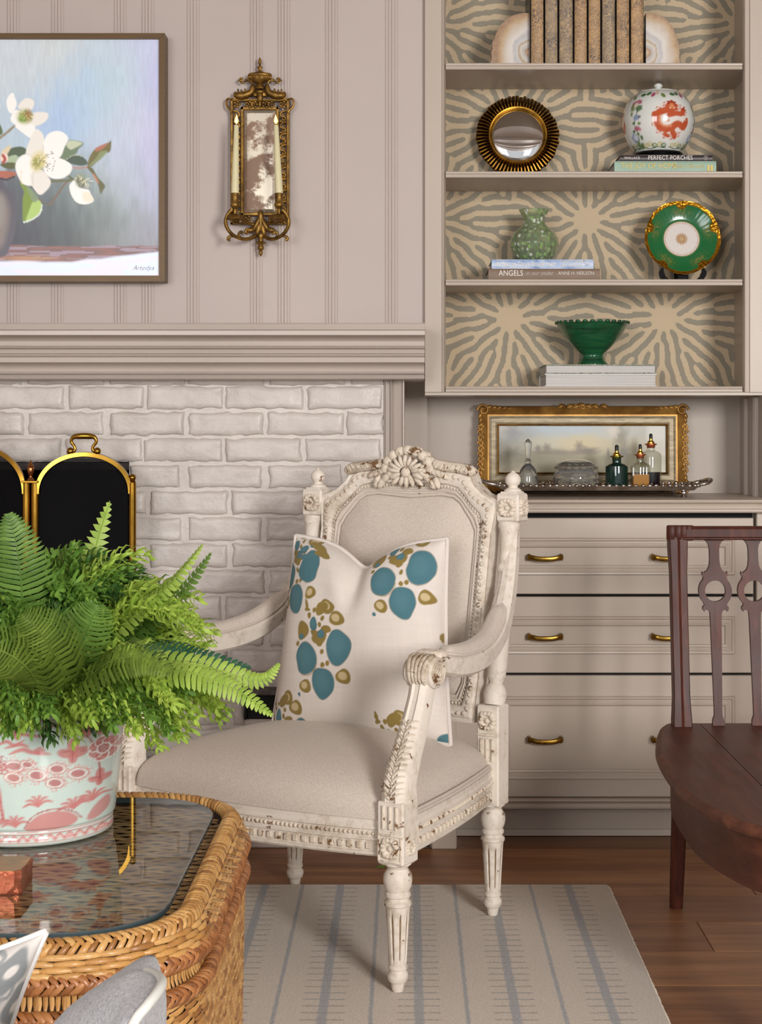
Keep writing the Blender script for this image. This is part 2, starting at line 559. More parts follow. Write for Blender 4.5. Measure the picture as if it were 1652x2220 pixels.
# ================================================================== mantel
mprof = [(700, 3.985), (703, 3.98), (706, 3.981), (711, 3.984), (714.5, 3.986), (715, 3.99), (716, 3.984), (717, 3.982), (726, 3.982), (727.5, 3.985),
         (728.5, 4.012), (733, 4.03), (740, 4.04), (747, 4.042), (749.5, 4.04), (750, 4.03), (752, 4.026), (754.5, 4.029), (755.5, 4.036), (758, 4.041), (766, 4.046), (767.5, 4.05),
         (768.5, 4.044), (770.5, 4.042), (772.5, 4.045), (774, 4.052), (775, 4.05), (776, 4.049), (785.5, 4.051), (787, 4.06), (791, 4.078), (798, 4.09), (804, 4.094), (806.5, 4.09),
         (807.5, 4.082), (809.5, 4.079), (811.5, 4.083), (812.5, 4.092), (821, 4.1), (822.5, 4.104)]
XM1 = xx(921, 4.0)
poly = [(Yq, zz(p, Yq)) for p, Yq in mprof] + [(4.24, zz(822.5, 4.104)), (4.24, zz(700, 3.985))]
mt = MB().prism(poly, -2.6, XM1, 'x').build('trim_1', m_trim, smooth=28)
struct(mt, 'painted mantel shelf with stacked mouldings over the brick')

# ================================================================== painted brick fireplace
YB = 4.165
ZT = zz(822, 4.12)
x_r = xx(832, YB); x_open = xx(279, YB); z_open = zz(1001, YB)
bw_ = MB()
bw_.box(((-2.6 + x_r) / 2, YB + .07, (ZT + z_open) / 2), (x_r + 2.6, .12, ZT - z_open))
bw_.box(((x_open + x_r) / 2, YB + .07, z_open / 2), (x_r - x_open, .12, z_open))
fire = struct(bw_.build('wall_fireplace', m_brick, smooth=0), 'white painted brick chimney wall')
def brick(x0, x1, z0, z1):
    nx = max(4, int((x1 - x0) / .016)); nz = 5
    us = [0, .0, .02] + [k / nx for k in range(1, nx)] + [.98, 1, 1]
    u = np.array([0, .012, .035] + list(np.linspace(.07, .93, nx)) + [.965, .988, 1]); v = np.array([0, .04, .12] + list(np.linspace(.25, .75, nz - 2)) + [.88, .96, 1])
    U, V = np.meshgrid(u, v, indexing='ij')
    jx = .006; jit = lambda: random.uniform(-1, 1)
    X = lerp(x0, x1, U); Z = lerp(z0, z1, V)
    sx, sz = random.uniform(0, 50), random.uniform(0, 50)
    n1 = vnoise(X * 38 + sx + 60, Z * 38 + sz, 3) - .5; n2 = vnoise(X * 90 + sx + 60, Z * 90 + sz, 4) - .5
    e = np.minimum(np.minimum(U, 1 - U) * (x1 - x0), np.minimum(V, 1 - V) * (z1 - z0)) / .009
    e = np.clip(e, 0, 1); prof = np.sqrt(np.clip(1 - (1 - e) ** 2, 0, 1))
    Yd = YB + .0105 - prof * .0105 - n1 * .0065 * prof - n2 * .004 * prof + jit() * .0012
    edge = 1 - e
    X = X + (vnoise(Z * 70 + sx, X * 20 + 30, 5) - .5) * .009 * edge; Z = Z + (vnoise(X * 60 + sz + 60, Z * 20, 6) - .5) * .009 * edge
    return fastgrid('brick', np.stack([X, Yd, Z], -1).transpose(1, 0, 2), m_brick, fire)
rows = [(812, 834)] + [(836.5 + 57.2 * k, 836.5 + 57.2 * k + 50) for k in range(20)]
P_ = 174.0
vent = (530, 606, 1491, 1560)
for r_, (ya, yb) in enumerate(rows):
    z1, z0 = zz(ya, YB), zz(yb, YB)
    if z1 < .02: break
    z0 = max(z0, .003)
    off = 663 if r_ % 2 == 1 else 577
    j = off + P_ * 2 + random.uniform(-5, 5)
    while j > -420:
        a, b2 = j - P_ + 5 + random.uniform(-3, 3), j - 5 + random.uniform(-3, 3)
        j -= P_ + random.uniform(-3, 3)
        b2 = min(b2, 831.5)
        if b2 - a < 24 or a > 830: continue
        if ya > 1000:
            if b2 < 300: continue
            a = max(a, 281)
            if b2 - a < 20: continue
        segs = [(a, b2)]
        if yb > vent[2] and ya < vent[3]:
            segs = []
            if a < vent[0] - 20: segs.append((a, min(b2, vent[0] - 2)))
            if b2 > vent[1] + 20: segs.append((max(a, vent[1] + 2), b2))
        for (s0, s1) in segs: brick(xx(s0, YB), xx(s1, YB), z0, z1)
# warm-air vent set low in the brick, right of the firebox
vt = holder('wall_vent', (xx(568, YB), YB, zz(1525, YB))); struct(vt, 'small black vent opening in the painted brick')
hw, hz = (vent[1] - vent[0]) / 2 * YB / FPX, 34.5 * YB / FPX
MB().box((0, .008, 0), (2 * hw, .01, 2 * hz), .001).build('vent_back', m_black, vt, smooth=0)
MB().box((0, -.004, hz - .009), (2 * hw, .02, .018), .002).build('vent_lintel', M('sooty_iron', (112, 104, 100), .7, var=.3, vs=60), vt, smooth=0)
for s_ in (-1, 1): MB().box((s_ * (hw - .003), 0, -.009), (.006, .016, 2 * hz - .018), .001).build('vent_jamb', m_black, vt, smooth=0)
# firebox
fb = MB()
xo, xl, zt_ = x_open, -1.42, z_open
fb.box((xo + .02, YB + .32, zt_ / 2), (.04, .56, zt_)); fb.box((xl - .02, YB + .32, zt_ / 2), (.04, .56, zt_))
fb.box(((xo + xl) / 2, YB + .62, zt_ / 2), (xo - xl, .04, zt_)); fb.box(((xo + xl) / 2, YB + .32, zt_ + .02), (xo - xl, .56, .04))
fb.box(((xo + xl) / 2, YB + .3, .012), (xo - xl, .62, .024))
fbo = struct(fb.build('wall_firebox', m_black, smooth=0), 'sooty black firebox behind the brass screen')
MB().box(((xo + xl) / 2, YB + .012, zt_ - .012), (xo - xl, .05, .02), .002).build('lintel_iron', M('lintel_iron', (58, 50, 48), .7, var=.4, vs=40, bmp=.4), fbo, smooth=0)
struct(MB().box(((xl - 2.6) / 2, YB + .06, zt_ / 2), (2.6 + xl, .12, zt_)).build('wall_jamb', m_brick, smooth=0), 'painted brick left of the firebox')
# white plinth under the brick, right of the fireplace
struct(MB().box(((x_open + .07) / 2, YB - .06, .02), (.07 - x_open, .12, .04), .003).build('baseboard_fireplace', m_trim, smooth=0))

# casing beside the brick, filler board, niche walls
def vprofile(name, pts, z0, z1, back, label=None):
    """vertical moulding: pts = [(px, Y)...] left to right"""
    poly = [(xx(p, Yq), Yq) for p, Yq in pts]
    poly = poly + [(poly[-1][0], back), (poly[0][0], back)]
    return struct(MB().prism(poly, z0, z1, 'z').build(name, m_trim, smooth=28), label)
vprofile('trim_2', [(832.5, 4.17), (836, 4.165), (837, 4.158), (838.5, 4.158), (839.5, 4.172), (846, 4.172), (847, 4.158), (849, 4.156), (850.5, 4.168), (852, 4.178), (858, 4.172), (872, 4.16), (873.5, 4.15), (876, 4.15), (877.5, 4.165)],
         0.0, ZT + .01, 4.46, 'moulded casing at the edge of the painted brick')
XN0, XN1, YN = xx(921, 4.5), .931, 4.5
ZC = .8716
struct(MB().box((xx(899, 4.45), 4.47, 1.0), (xx(923, 4.45) - xx(870, 4.45), .06, 2.0)).build('wall_filler', m_niche, smooth=0), 'narrow filler board between casing and niche')
struct(MB().box(((XN0 + XN1) / 2 + .02, YN + .03, 1.0), (XN1 - XN0 + .1, .06, .5)).build('wall_niche', m_niche, smooth=0), 'plain painted wall of the niche below the bookcase')
nr = MB().box((XN1 + .012, 4.355, 1.0), (.024, .305, .285))
nro = struct(nr.build('wall_niche_side', m_niche, smooth=0))
for yq in (4.4, 4.29, 4.27):
    MB().box((XN1 - .004, yq, 1.0), (.012, .014, .27), .003).build('bead', m_trim, nro, smooth=30)
struct(MB().box((1.775, 4.265, 1.3), (1.65, .1, 2.6)).build('wall_back', m_wall, smooth=0))

# ================================================================== base cabinet with drawers
YD = 4.115
bc = thing('base_cabinet', 'built-in painted base cabinet with three wide drawers and brass pulls', 'cabinet', (.55, YD, 0))
def loc(o, p): return (p[0] - o.location.x, p[1] - o.location.y, p[2] - o.location.z)
xa, xb = xx(1042, YD), xx(1634, YD)
XL = .126; XR = .965
bx_ = MB()
bx_.box(loc(bc, ((XL + XR) / 2, 4.33, .47)), (XR - XL, .36, .78))
bx_.box(loc(bc, ((XL + xa) / 2 - .001, YD + .02, .47)), (xa - XL - .003, .05, .78), .002)
bx_.box(loc(bc, ((XR + xb) / 2 + .004, YD + .02, .47)), (XR - xb - .005, .05, .78), .002)
bx_.build('carcass', m_cab, bc, smooth=0)
MB().box(loc(bc, ((xa + xb) / 2, YD + .05, .47)), (xb - xa + .004, .04, .78)).build('drawer_gap_shade', m_black, bc, smooth=0)  # black panel behind the fronts: shade in the gaps, given by colour
# pilaster at its left end
MB().box(loc(bc, ((xx(935, 4.03) + xx(990, 4.03)) / 2, 4.09, .43)), (xx(990, 4.03) - xx(935, 4.03), .12, .86), .003).build('pilaster', m_cab, bc, smooth=0)
MB().box(loc(bc, ((xx(877, 4.04) + xx(934, 4.04)) / 2, 4.10, .43)), (xx(934, 4.04) - xx(877, 4.04), .11, .86), .003).build('pilaster', m_cab, bc, smooth=0)
m_brass = M('antique_brass', (158, 122, 52), .27, 1.0, var=.25, vs=30, rvar=.15)
def drawer(ya, yb, ma, mb_, hy):
    z1, z0 = zz(ya, YD), zz(yb, YD)
    d = MB()
    d.box(loc(bc, ((xa + xb) / 2, YD + .011, (z0 + z1) / 2)), (xb - xa, .022, z1 - z0), .002)
    dr = d.build('drawer', m_cab, bc, smooth=0)
    # raised picture-frame moulding
    X0, X1 = xx(1085, YD), xx(1592, YD); Z1, Z0 = zz(ma, YD), zz(mb_, YD)
    w_ = 21 * YD / FPX
    prof = [(0, 0), (.0, -.003), (.1, -.006), (.25, -.007), (.34, -.0045), (.42, -.0045), (.5, -.006), (.62, -.0055), (.75, -.009), (.93, -.010), (1.0, -.006), (1.0, 0)]
    mm = MB()
    n = len(prof); vs = []; fs = []
    for (cx, cz) in ((0, 0), (1, 0), (1, 1), (0, 1)):
        for (t, yo) in prof:
            q = (1 - t) * w_
            x = (X0 + q) if cx == 0 else (X1 - q); z = (Z0 + q) if cz == 0 else (Z1 - q)
            vs.append(loc(bc, (x, YD + yo, z)))
    for i in range(4):
        j = (i + 1) % 4
        for k in range(n - 1): fs.append((i * n + k, j * n + k, j * n + k + 1, i * n + k + 1))
    mm.add(vs, fs); mm.build('moulding', m_cab, dr, smooth=20)
    for cx in (1181, 1448):
        hb = MB(); c = at(cx, hy, YD); wd = .0405
        path = [(-wd, .0, 0), (-wd, -.016, 0), (-wd + .006, -.024, -.0005), (-.02, -.027, -.0035), (0, -.028, -.0042), (.02, -.027, -.0035), (wd - .006, -.024, -.0005), (wd, -.016, 0), (wd, 0, 0)]
        path = [loc(bc, (c.x + p[0], c.y + p[1], c.z + p[2])) for p in spline(path, 25)]
        hb.tube(path, .0058, 8, up=(0, 0, 1), flat=1.15)
        for s_ in (-1, 1):
            hb.box(loc(bc, (c.x + s_ * wd, c.y - .012, c.z)), (.009, .024, .0165), .003)
        hb.build('handle', m_brass, dr)
drawer(1123, 1288, 1166, 1246, 1207)
drawer(1294, 1459, 1336, 1417, 1378.5)
drawer(1464.5, 1728, 1509, 1688, 1601)
# base mouldings
def xprofile(parent, name, pts, x0, x1, back, mat=None):
    poly = [(Yq - parent.location.y, zz(p, Yq) - parent.location.z) for p, Yq in pts]
    poly = poly + [(back - parent.location.y, poly[-1][1]), (back - parent.location.y, poly[0][1])]
    return MB().prism(poly, x0 - parent.location.x, x1 - parent.location.x, 'x').build(name, mat or m_cab, parent, smooth=28)
xprofile(bc, 'base_moulding', [(1730, 4.11), (1733, 4.092), (1737, 4.087), (1741, 4.092), (1742, 4.099), (1746, 4.097), (1750, 4.094), (1753.5, 4.096), (1755, 4.105)], xx(992, 4.1), XR, 4.2)
xprofile(bc, 'toe_board', [(1755, 4.172), (1797, 4.172), (1798, 4.163), (1811.8, 4.161)], xx(992, 4.1), XR, 4.25)
ct = xprofile(bc, 'countertop', [(1083, 4.084), (1084, 4.078), (1088, 4.076), (1091.5, 4.08), (1093, 4.088), (1098, 4.09), (1103, 4.088), (1105, 4.081), (1109, 4.08), (1112, 4.084)], xx(877, 4.1), XR, 4.52)

# ================================================================== bookcase
YU, YK = 4.2, 4.45
bk = thing('bookcase', 'built-in painted bookcase lined with zebra-burst wallpaper', 'bookcase', (.5, YU, zz(850, YU)))
zb0 = bk.location.z; ZTOP = 2.5
def bkbox(name, x0, x1, y0, y1, z0, z1, mat=m_cab, bev=.002):
    return MB().box(loc(bk, ((x0 + x1) / 2, (y0 + y1) / 2, (z0 + z1) / 2)), (x1 - x0, y1 - y0, z1 - z0), bev).build(name, mat, bk, smooth=0)
def bkv(name, pts, back):
    poly = [(xx(p, Yq) - bk.location.x, Yq - bk.location.y) for p, Yq in pts]
    poly = poly + [(poly[-1][0], back - bk.location.y), (poly[0][0], back - bk.location.y)]
    return MB().prism(poly, 0, ZTOP - zb0, 'z').build(name, m_cab, bk, smooth=25)
bkv('stile', [(921, 4.202), (921.5, 4.2), (957, 4.2), (957.6, 4.203), (958.6, 4.203), (959.3, 4.199), (961.5, 4.2), (963, 4.204), (966, 4.212), (966.3, 4.22)], 4.225)
bkv('stile', [(1610, 4.22), (1610.3, 4.212), (1613, 4.204), (1615, 4.2), (1617, 4.199), (1624, 4.2), (1625, 4.203), (1626, 4.2), (1672, 4.2), (1672.5, 4.202)], 4.225)
XI0, XI1 = .097, .905
bkbox('side_panel', xx(921.5, 4.2), XI0, 4.225, 4.46, zb0, ZTOP); bkbox('side_panel', XI1, XI1 + .05, 4.225, 4.46, zb0, ZTOP)
shelf_z = {}
for nm, (ya, yb) in {'S1': (136, 150), 'S2': (371, 384.5), 'S3': (605, 618.5), 'S4': (837.5, 850)}.items():
    z1, z0 = zz(ya, YU), zz(yb, YU); shelf_z[nm] = z1
    h = z1 - z0
    pts = [(-.002, 0), (-.0045, -.12 * h), (-.004, -.35 * h), (-.001, -.48 * h), (-.001, -.52 * h), (-.004, -.6 * h), (-.0045, -.9 * h), (-.003, -h)]
    x0, x1 = (XI0, XI1) if nm != 'S4' else (XI0, XI1)
    fx0, fx1 = xx(966.2, YU), xx(1610, YU)
    poly = [(.006 + a, z1 + b - zb0) for a, b in pts] + [(.026, z0 - zb0), (.026, z1 - zb0)]
    s_ = MB().prism(poly, fx0 - .5, fx1 - .5, 'x'); s_.box(loc(bk, ((x0 + x1) / 2, (YU + .026 + YK) / 2, (z0 + z1) / 2)), (x1 - x0, YK - YU - .026, h))
    s_.build('shelf' if nm != 'S4' else 'bottom_board', m_cab, bk, smooth=25)
MB().box(loc(bk, (.5, 4.33, zb0 - .004)), (.9, .24, .008)).build('bottom_panel', m_cab, bk, smooth=0)

# wallpaper: stripes that burst from a half-drop lattice of centres and merge into a labyrinth
def zebra():
    st = 3.0
    px = np.arange(930, 1640, st); py = np.arange(-190, 860, st)
    X, Y = np.meshgrid(px, py, indexing='ij'); n, m = X.shape
    cs = []
    for k, yy in enumerate(np.arange(690 - 212 * 5, 690 + 212 * 2, 212)):
        sh = 0 if (round((690 - yy) / 212) % 2 == 0) else 167.5
        for j in range(-3, 4): cs.append((1105 + sh + 335 * j, yy))
    best = np.full(X.shape, 1e9); TH = np.zeros(X.shape)
    for cx, cy in cs:
        d = np.hypot(X - cx, Y - cy); k = d < best
        best[k] = d[k]; TH[k] = np.arctan2(Y - cy, X - cx)[k]
    r_ = np.random.default_rng(5)
    u = r_.standard_normal(X.shape)
    pad = (n * 1, m * 1)
    kx = np.fft.fftfreq(n, st)[:, None]; ky = np.fft.fftfreq(m, st)[None, :]
    kk = np.hypot(kx, ky); ka = np.arctan2(ky, kx)
    lam = 23.0
    ring = np.exp(-((kk - 1 / lam) / (.26 / lam)) ** 2)
    K = 12; filt = []
    for a in range(K):
        t = math.pi * a / K
        da = np.arccos(np.clip(np.abs(np.cos(ka - t)), 0, 1))
        filt.append(ring * np.exp(-(da / .42) ** 2))
    wts = []
    for a in range(K):
        t = math.pi * a / K + math.pi / 2
        da = np.arccos(np.clip(np.abs(np.cos(TH - t)), 0, 1))
        wts.append(np.exp(-(da / .22) ** 2))
    sw = sum(wts)
    near = np.clip((34 - best) / 12, 0, 1)
    for it in range(34):
        Fu = np.fft.fft2(u)
        o = sum(np.real(np.fft.ifft2(Fu * filt[a])) * wts[a] for a in range(K)) / sw
        iso = np.real(np.fft.ifft2(Fu * ring))
        o = o / o.std() + .6 * iso / iso.std()
        u = np.tanh(2.2 * (o + .12)) * (1 - near) + near * 1.0
        u = u + (.03 if it < 28 else 0) * r_.standard_normal(X.shape)
    k5 = u
    for _ in range(1): k5 = (k5 + np.roll(k5, 1, 0) + np.roll(k5, -1, 0) + np.roll(k5, 1, 1) + np.roll(k5, -1, 1)) / 5
    return X, Y, np.clip(k5 - .10, -1, 1)
Xw, Yw, Uw = zebra()
def Mwallpaper():
    m, nt, b = new_mat('zebra_wallpaper')
    a = nd(nt, 'ShaderNodeAttribute', attribute_name='val')
    wob = noise(nt, coords(nt), 120, 2)
    v = math_(nt, 'ADD', a.outputs['Fac'], math_(nt, 'MULTIPLY', math_(nt, 'SUBTRACT', wob, .5), 1.5))
    r = ramp(nt, [(.44, (150, 142, 126)), (.56, (208, 186, 155))])
    nt.links.new(math_(nt, 'ADD', math_(nt, 'MULTIPLY', v, .5), .5), r.inputs[0])
    g = noise(nt, coords(nt, (700, 700, 14)), 1.0, 2)
    out = mixc(nt, math_(nt, 'MULTIPLY', g, .25), r.outputs[0], (170, 156, 128))
    nt.links.new(out, b.inputs['Base Color'])
    b.inputs['Roughness'].default_value = .75; b.inputs['Specular IOR Level'].default_value = .3
    return m
A = np.stack([(Xw - PPX) * YK / FPX - bk.location.x, np.full(Xw.shape, YK - bk.location.y), EYE - (Yw - PPY) * YK / FPX - bk.location.z], -1)
ix = (A[:, 0, 0] + bk.location.x > XI0 - .004) & (A[:, 0, 0] + bk.location.x < XI1 + .006); iz = A[0, :, 2] > .0
A = A[ix][:, iz]; Uw = Uw[ix][:, iz]
fastgrid('wallpaper', A, Mwallpaper(), bk, scalar=Uw)
# ================================================================== lettering
def text(body, size, loc_, mat, parent, rot=(90, 0, 0), sx=1.0, shear=0.0, off=0.0, align='LEFT', name='lettering'):
    cu = bpy.data.curves.new(name, 'FONT'); cu.body = body; cu.size = size; cu.shear = shear; cu.offset = off
    cu.align_x = align; cu.align_y = 'CENTER'; cu.extrude = .0001; cu.resolution_u = 3
    tmp = bpy.data.objects.new('tmp', cu); COL.objects.link(tmp)
    dg = bpy.context.evaluated_depsgraph_get()
    me = bpy.data.meshes.new_from_object(tmp.evaluated_get(dg))
    bpy.data.objects.remove(tmp); bpy.data.curves.remove(cu)
    me.materials.clear()
    o = link(name, me, mat, parent)
    o.location = loc_; o.rotation_euler = [R(a) for a in rot]; o.scale = (sx, 1, 1)
    return o
m_gold = M('gilt', (196, 146, 52), .3, 1.0, var=.3, vs=40, rvar=.2)
m_oldgold = M('old_gilt_bronze', (164, 126, 62), .46, .85, col2=(104, 78, 38), vs=55, rvar=.2, bmp=.2, bs=220)
m_goldframe = M('gilded_wood', (196, 148, 74), .42, .5, col2=(140, 98, 46), vs=22, rvar=.2, bmp=.2, bs=150)
m_blackwood = M('black_lacquer', (16, 15, 16), .3)
m_ebony = M('ebonised_wood', (14, 13, 14), .65, spec=.15)
m_white = M('white_ink', (238, 232, 224), .6)
m_paper = M('page_edges', (222, 218, 214), .8, var=.2, vs=3, stretch=(1, 1, 420), bmp=.4, bs=3)

# ================================================================== picture screen with the flower painting
YP = 4.165
tv = thing('framed_art_screen', 'large framed picture of white hellebores in a vase, above the mantel', 'picture', at(-121, 341, YP))
px0, px1, py0, py1 = -598, 345.5, 86, 598
pxs = np.concatenate([np.arange(px0, -10, 9.0), np.arange(-10, px1 + .1, 2.05)]); pxs[-1] = px1
pys = np.linspace(py0, py1, 250)
Xa, Ya = np.meshgrid(pxs, pys, indexing='ij')
pt = Paint(Xa, Ya, (190, 198, 205))
cps = [(-400, 120, (170, 180, 190)), (-200, 130, (188, 196, 200)), (20, 110, (196, 203, 210)), (130, 100, (200, 205, 205)), (250, 110, (186, 200, 212)), (335, 100, (192, 194, 222)), (60, 170, (192, 202, 208)),
       (170, 180, (172, 194, 216)), (260, 190, (182, 204, 210)), (335, 200, (184, 182, 220)), (130, 260, (164, 188, 220)), (230, 260, (176, 196, 212)), (290, 270, (196, 200, 212)), (335, 300, (190, 186, 222)),
       (30, 270, (178, 194, 206)), (250, 340, (186, 196, 214)), (290, 380, (176, 182, 196)), (335, 380, (182, 180, 214)), (200, 400, (150, 166, 166)), (260, 430, (160, 174, 172)), (335, 450, (176, 178, 206)),
       (120, 420, (112, 122, 124)), (180, 460, (98, 108, 108)), (60, 470, (82, 84, 92)), (120, 490, (84, 92, 92)), (60, 520, (62, 62, 70)), (150, 520, (66, 68, 72)), (220, 490, (128, 138, 136)), (270, 500, (140, 146, 146)),
       (335, 500, (158, 162, 172)), (200, 525, (86, 84, 86)), (335, 522, (130, 122, 128)), (-100, 430, (120, 126, 130)), (-300, 300, (150, 165, 180)), (-500, 400, (140, 140, 150)), (-300, 500, (110, 105, 108))]
acc = np.zeros(Xa.shape + (3,)); wt = np.zeros(Xa.shape)
xn = Xa + 26 * (vnoise(Xa / 18 + 90, Ya / 34, 11) - .5); yn = Ya + 40 * (vnoise(Xa / 9 + 90, Ya / 40, 12) - .5)
for cx, cy, c in cps:
    g = np.exp(-((xn - cx) ** 2 + (yn - cy) ** 2) / (2 * 42 ** 2)) + 1e-7
    acc += g[..., None] * lin(c); wt += g
pt.C = acc / wt[..., None]
pt.C *= (1 + .12 * (vnoise(Xa / 3 + 90, Ya / 22, 13) - .5))[..., None]
# table top
tb = 531 + 5 * (vnoise(Xa / 30 + 90, Ya * 0, 14) - .5)
pt.put((Ya - tb) / 3, (122, 92, 90)); n_ = vnoise(Xa / 40 + 90, Ya / 2.2, 15)
pt.put((Ya - tb) / 3 * (n_ > .6), (176, 160, 178), .55); pt.put((Ya - tb) / 3 * (n_ < .3), (150, 98, 84), .6)
bt = 562 + 8 * (vnoise(Xa / 50 + 90, Ya * 0, 16) - .5) - np.clip((Xa - 220) / 125, 0, 1) * 18 + np.clip(-Xa, 0, 500) * .01
pt.put((Ya - bt) / 5, (222, 232, 248)); pt.put((Ya - bt) / 5 * np.clip((vnoise(Xa / 60 + 90, Ya / 7, 17) - .5) * 4, 0, 1), (232, 226, 236), .8)
pt.put(np.exp(-((Xa - 60) / 60) ** 2 - ((Ya - 560) / 5) ** 2), (196, 150, 110), .7)
Z = lambda L: [(a / 4.589, 180 + b / 4.589) for a, b in L]
def zp(L, c, a=1.0, soft=2.2, sm=4): pt.poly(Z(L), c, a, soft, sm)
def zs(L, w_, c, a=1.0): pt.stroke(Z(L), w_ / 4.589, c, a)
# vase
zp([(-420, 980), (-380, 930), (-200, 915), (0, 925), (38, 960), (50, 1020), (140, 1120), (168, 1290), (150, 1480), (100, 1620), (50, 1720), (-150, 1745), (-320, 1700), (-420, 1500), (-470, 1300), (-440, 1100)], (88, 84, 92))
zp([(-380, 1100), (-200, 1050), (0, 1080), (70, 1180), (90, 1320), (60, 1500), (0, 1640), (-200, 1660), (-330, 1500)], (140, 126, 118), .8, 14)
zp([(-200, 1150), (0, 1120), (40, 1250), (10, 1420), (-150, 1450)], (150, 148, 140), .55, 12)
zp([(-300, 900), (-100, 880), (60, 875), (150, 890), (155, 915), (90, 945), (-200, 950)], (172, 98, 76)); zs([(-250, 955), (0, 950), (60, 962), (140, 930)], 9, (58, 48, 54))
# stems, leaves
zs([(490, 1215), (560, 1125), (640, 1010), (690, 965)], 10, (120, 98, 80)); zs([(480, 975), (600, 975), (740, 960)], 12, (104, 104, 72)); zs([(140, 430), (60, 500), (-20, 560)], 12, (142, 128, 104))
zs([(700, 842), (800, 845), (880, 838)], 7, (186, 120, 96)); zs([(380, 1140), (440, 1195), (490, 1215)], 7, (104, 96, 80)); zs([(665, 915), (740, 965)], 9, (92, 96, 60))
zp([(70, 700), (110, 650), (200, 632), (262, 660), (240, 715), (150, 740), (70, 740)], (72, 88, 62)); zp([(80, 740), (150, 715), (178, 740), (150, 795), (80, 790)], (164, 180, 146)); zp([(0, 810), (80, 790), (170, 800), (150, 850), (60, 850)], (86, 88, 46))
zp([(10, 690), (60, 640), (110, 620), (90, 680), (50, 720)], (214, 196, 164)); pt.ell(9, 342, 9, 11, (226, 200, 186)); zs([(30, 720), (50, 760), (30, 790)], 14, (168, 72, 58)); zp([(-30, 400), (0, 410), (28, 490), (0, 520), (-40, 520)], (84, 100, 60))
zp([(590, 748), (640, 640), (680, 580), (720, 565), (832, 598), (780, 660), (760, 700), (660, 755)], (104, 122, 92)); zp([(660, 620), (700, 570), (820, 598), (750, 645), (700, 662)], (192, 198, 168), .95)
zp([(640, 765), (720, 722), (800, 722), (850, 760), (872, 802), (820, 822), (740, 812), (680, 790)], (66, 82, 66)); zs([(650, 765), (740, 715), (830, 735)], 5, (170, 176, 150), .8)
zp([(868, 835), (890, 740), (940, 660), (1000, 625), (1082, 590), (1106, 574), (1096, 680), (1040, 700), (980, 770), (910, 830)], (108, 98, 46)); zp([(940, 660), (1000, 622), (1080, 595), (1040, 640), (970, 680)], (176, 108, 86), .9); zp([(880, 830), (960, 740), (1000, 680), (1070, 680), (1000, 760)], (132, 144, 96), .85)
zp([(868, 842), (920, 850), (975, 940), (1045, 1020), (1020, 1075), (1000, 1106), (975, 1010), (930, 920)], (98, 94, 54)); zp([(920, 900), (950, 920), (985, 990), (960, 985)], (186, 128, 96), .8)
zp([(193, 985), (240, 1015), (300, 1050), (335, 1120), (330, 1210), (290, 1310), (235, 1392), (224, 1280), (226, 1150), (238, 1080)], (120, 142, 44)); zp([(300, 1240), (330, 1180), (380, 1160), (418, 1215), (395, 1290), (330, 1350), (255, 1385)], (170, 198, 108)); zs([(238, 1385), (330, 1352), (400, 1290), (418, 1215)], 7, (224, 230, 226), .9)
zp([(260, 1030), (330, 1070), (385, 1150), (340, 1190), (300, 1130)], (128, 146, 110), .8)
# flowers
W1, W2, W3 = (240, 236, 230), (228, 222, 212), (214, 206, 192)
zp([(65, 185), (90, 125), (130, 98), (150, 150), (165, 215), (120, 302), (80, 270)], W1); zp([(180, 240), (215, 180), (270, 150), (335, 175), (335, 225), (310, 265), (240, 280)], W2); zp([(290, 330), (350, 292), (420, 288), (482, 308), (450, 385), (340, 432), (270, 400)], W2)
zp([(108, 340), (150, 270), (220, 290), (260, 360), (230, 420), (160, 415), (115, 385)], W1); zp([(150, 425), (240, 400), (330, 415), (352, 460), (335, 515), (300, 546), (220, 490)], W1); pt.ell(53, 253, 15, 15, (174, 176, 96), soft=.9); pt.ell(61, 250, 8, 12, (150, 112, 60), soft=.9); pt.ell(48, 258, 8, 7, (120, 150, 60), soft=.9)
zp([(258, 705), (290, 580), (350, 465), (405, 480), (438, 545), (430, 640), (400, 720), (320, 770)], W2); zp([(425, 640), (450, 550), (490, 500), (570, 476), (640, 500), (678, 552), (640, 640), (610, 720), (560, 755), (430, 780)], W1)
zp([(440, 790), (520, 752), (600, 750), (690, 795), (718, 842), (690, 905), (610, 950), (510, 945), (440, 880)], W1); zp([(152, 835), (175, 765), (240, 712), (320, 745), (350, 860), (330, 1000), (290, 1022), (225, 1000), (180, 930)], W1); zp([(300, 900), (400, 860), (470, 920), (505, 985), (480, 1050), (400, 1114), (335, 1050), (305, 985)], W2)
zs([(260, 700), (320, 740), (370, 790)], 5, W3, .8); zs([(430, 620), (425, 700), (420, 770)], 6, W3, .8); zs([(330, 880), (325, 960), (330, 1030)], 6, W3, .8); zs([(215, 870), (205, 950), (225, 1000)], 8, (232, 214, 190), .7)
pt.ell(83, 350, 15, 21, (214, 200, 132), soft=.8, ang=20); pt.ell(79, 352, 9, 12, (150, 150, 70), soft=.9, ang=20)
for k in range(46):
    a = random.uniform(0, 6.28); r0, r1 = random.uniform(0, 20), random.uniform(50, 125)
    c = (400, 775); p1 = (c[0] + r1 * .75 * math.cos(a), c[1] + r1 * math.sin(a)); zs([(c[0] + r0 * math.cos(a), c[1] + r0 * math.sin(a)), p1], 2.2, random.choice([(200, 186, 120), (120, 116, 66), (232, 224, 186)]), .8)
for k in range(26):
    a = random.uniform(-.9, .9); r_ = random.uniform(70, 150); q = Z([(400 + r_ * math.cos(a), 780 + r_ * math.sin(a))])[0]; pt.ell(q[0], q[1], 1.1, 1.1, (74, 74, 84), soft=.8)
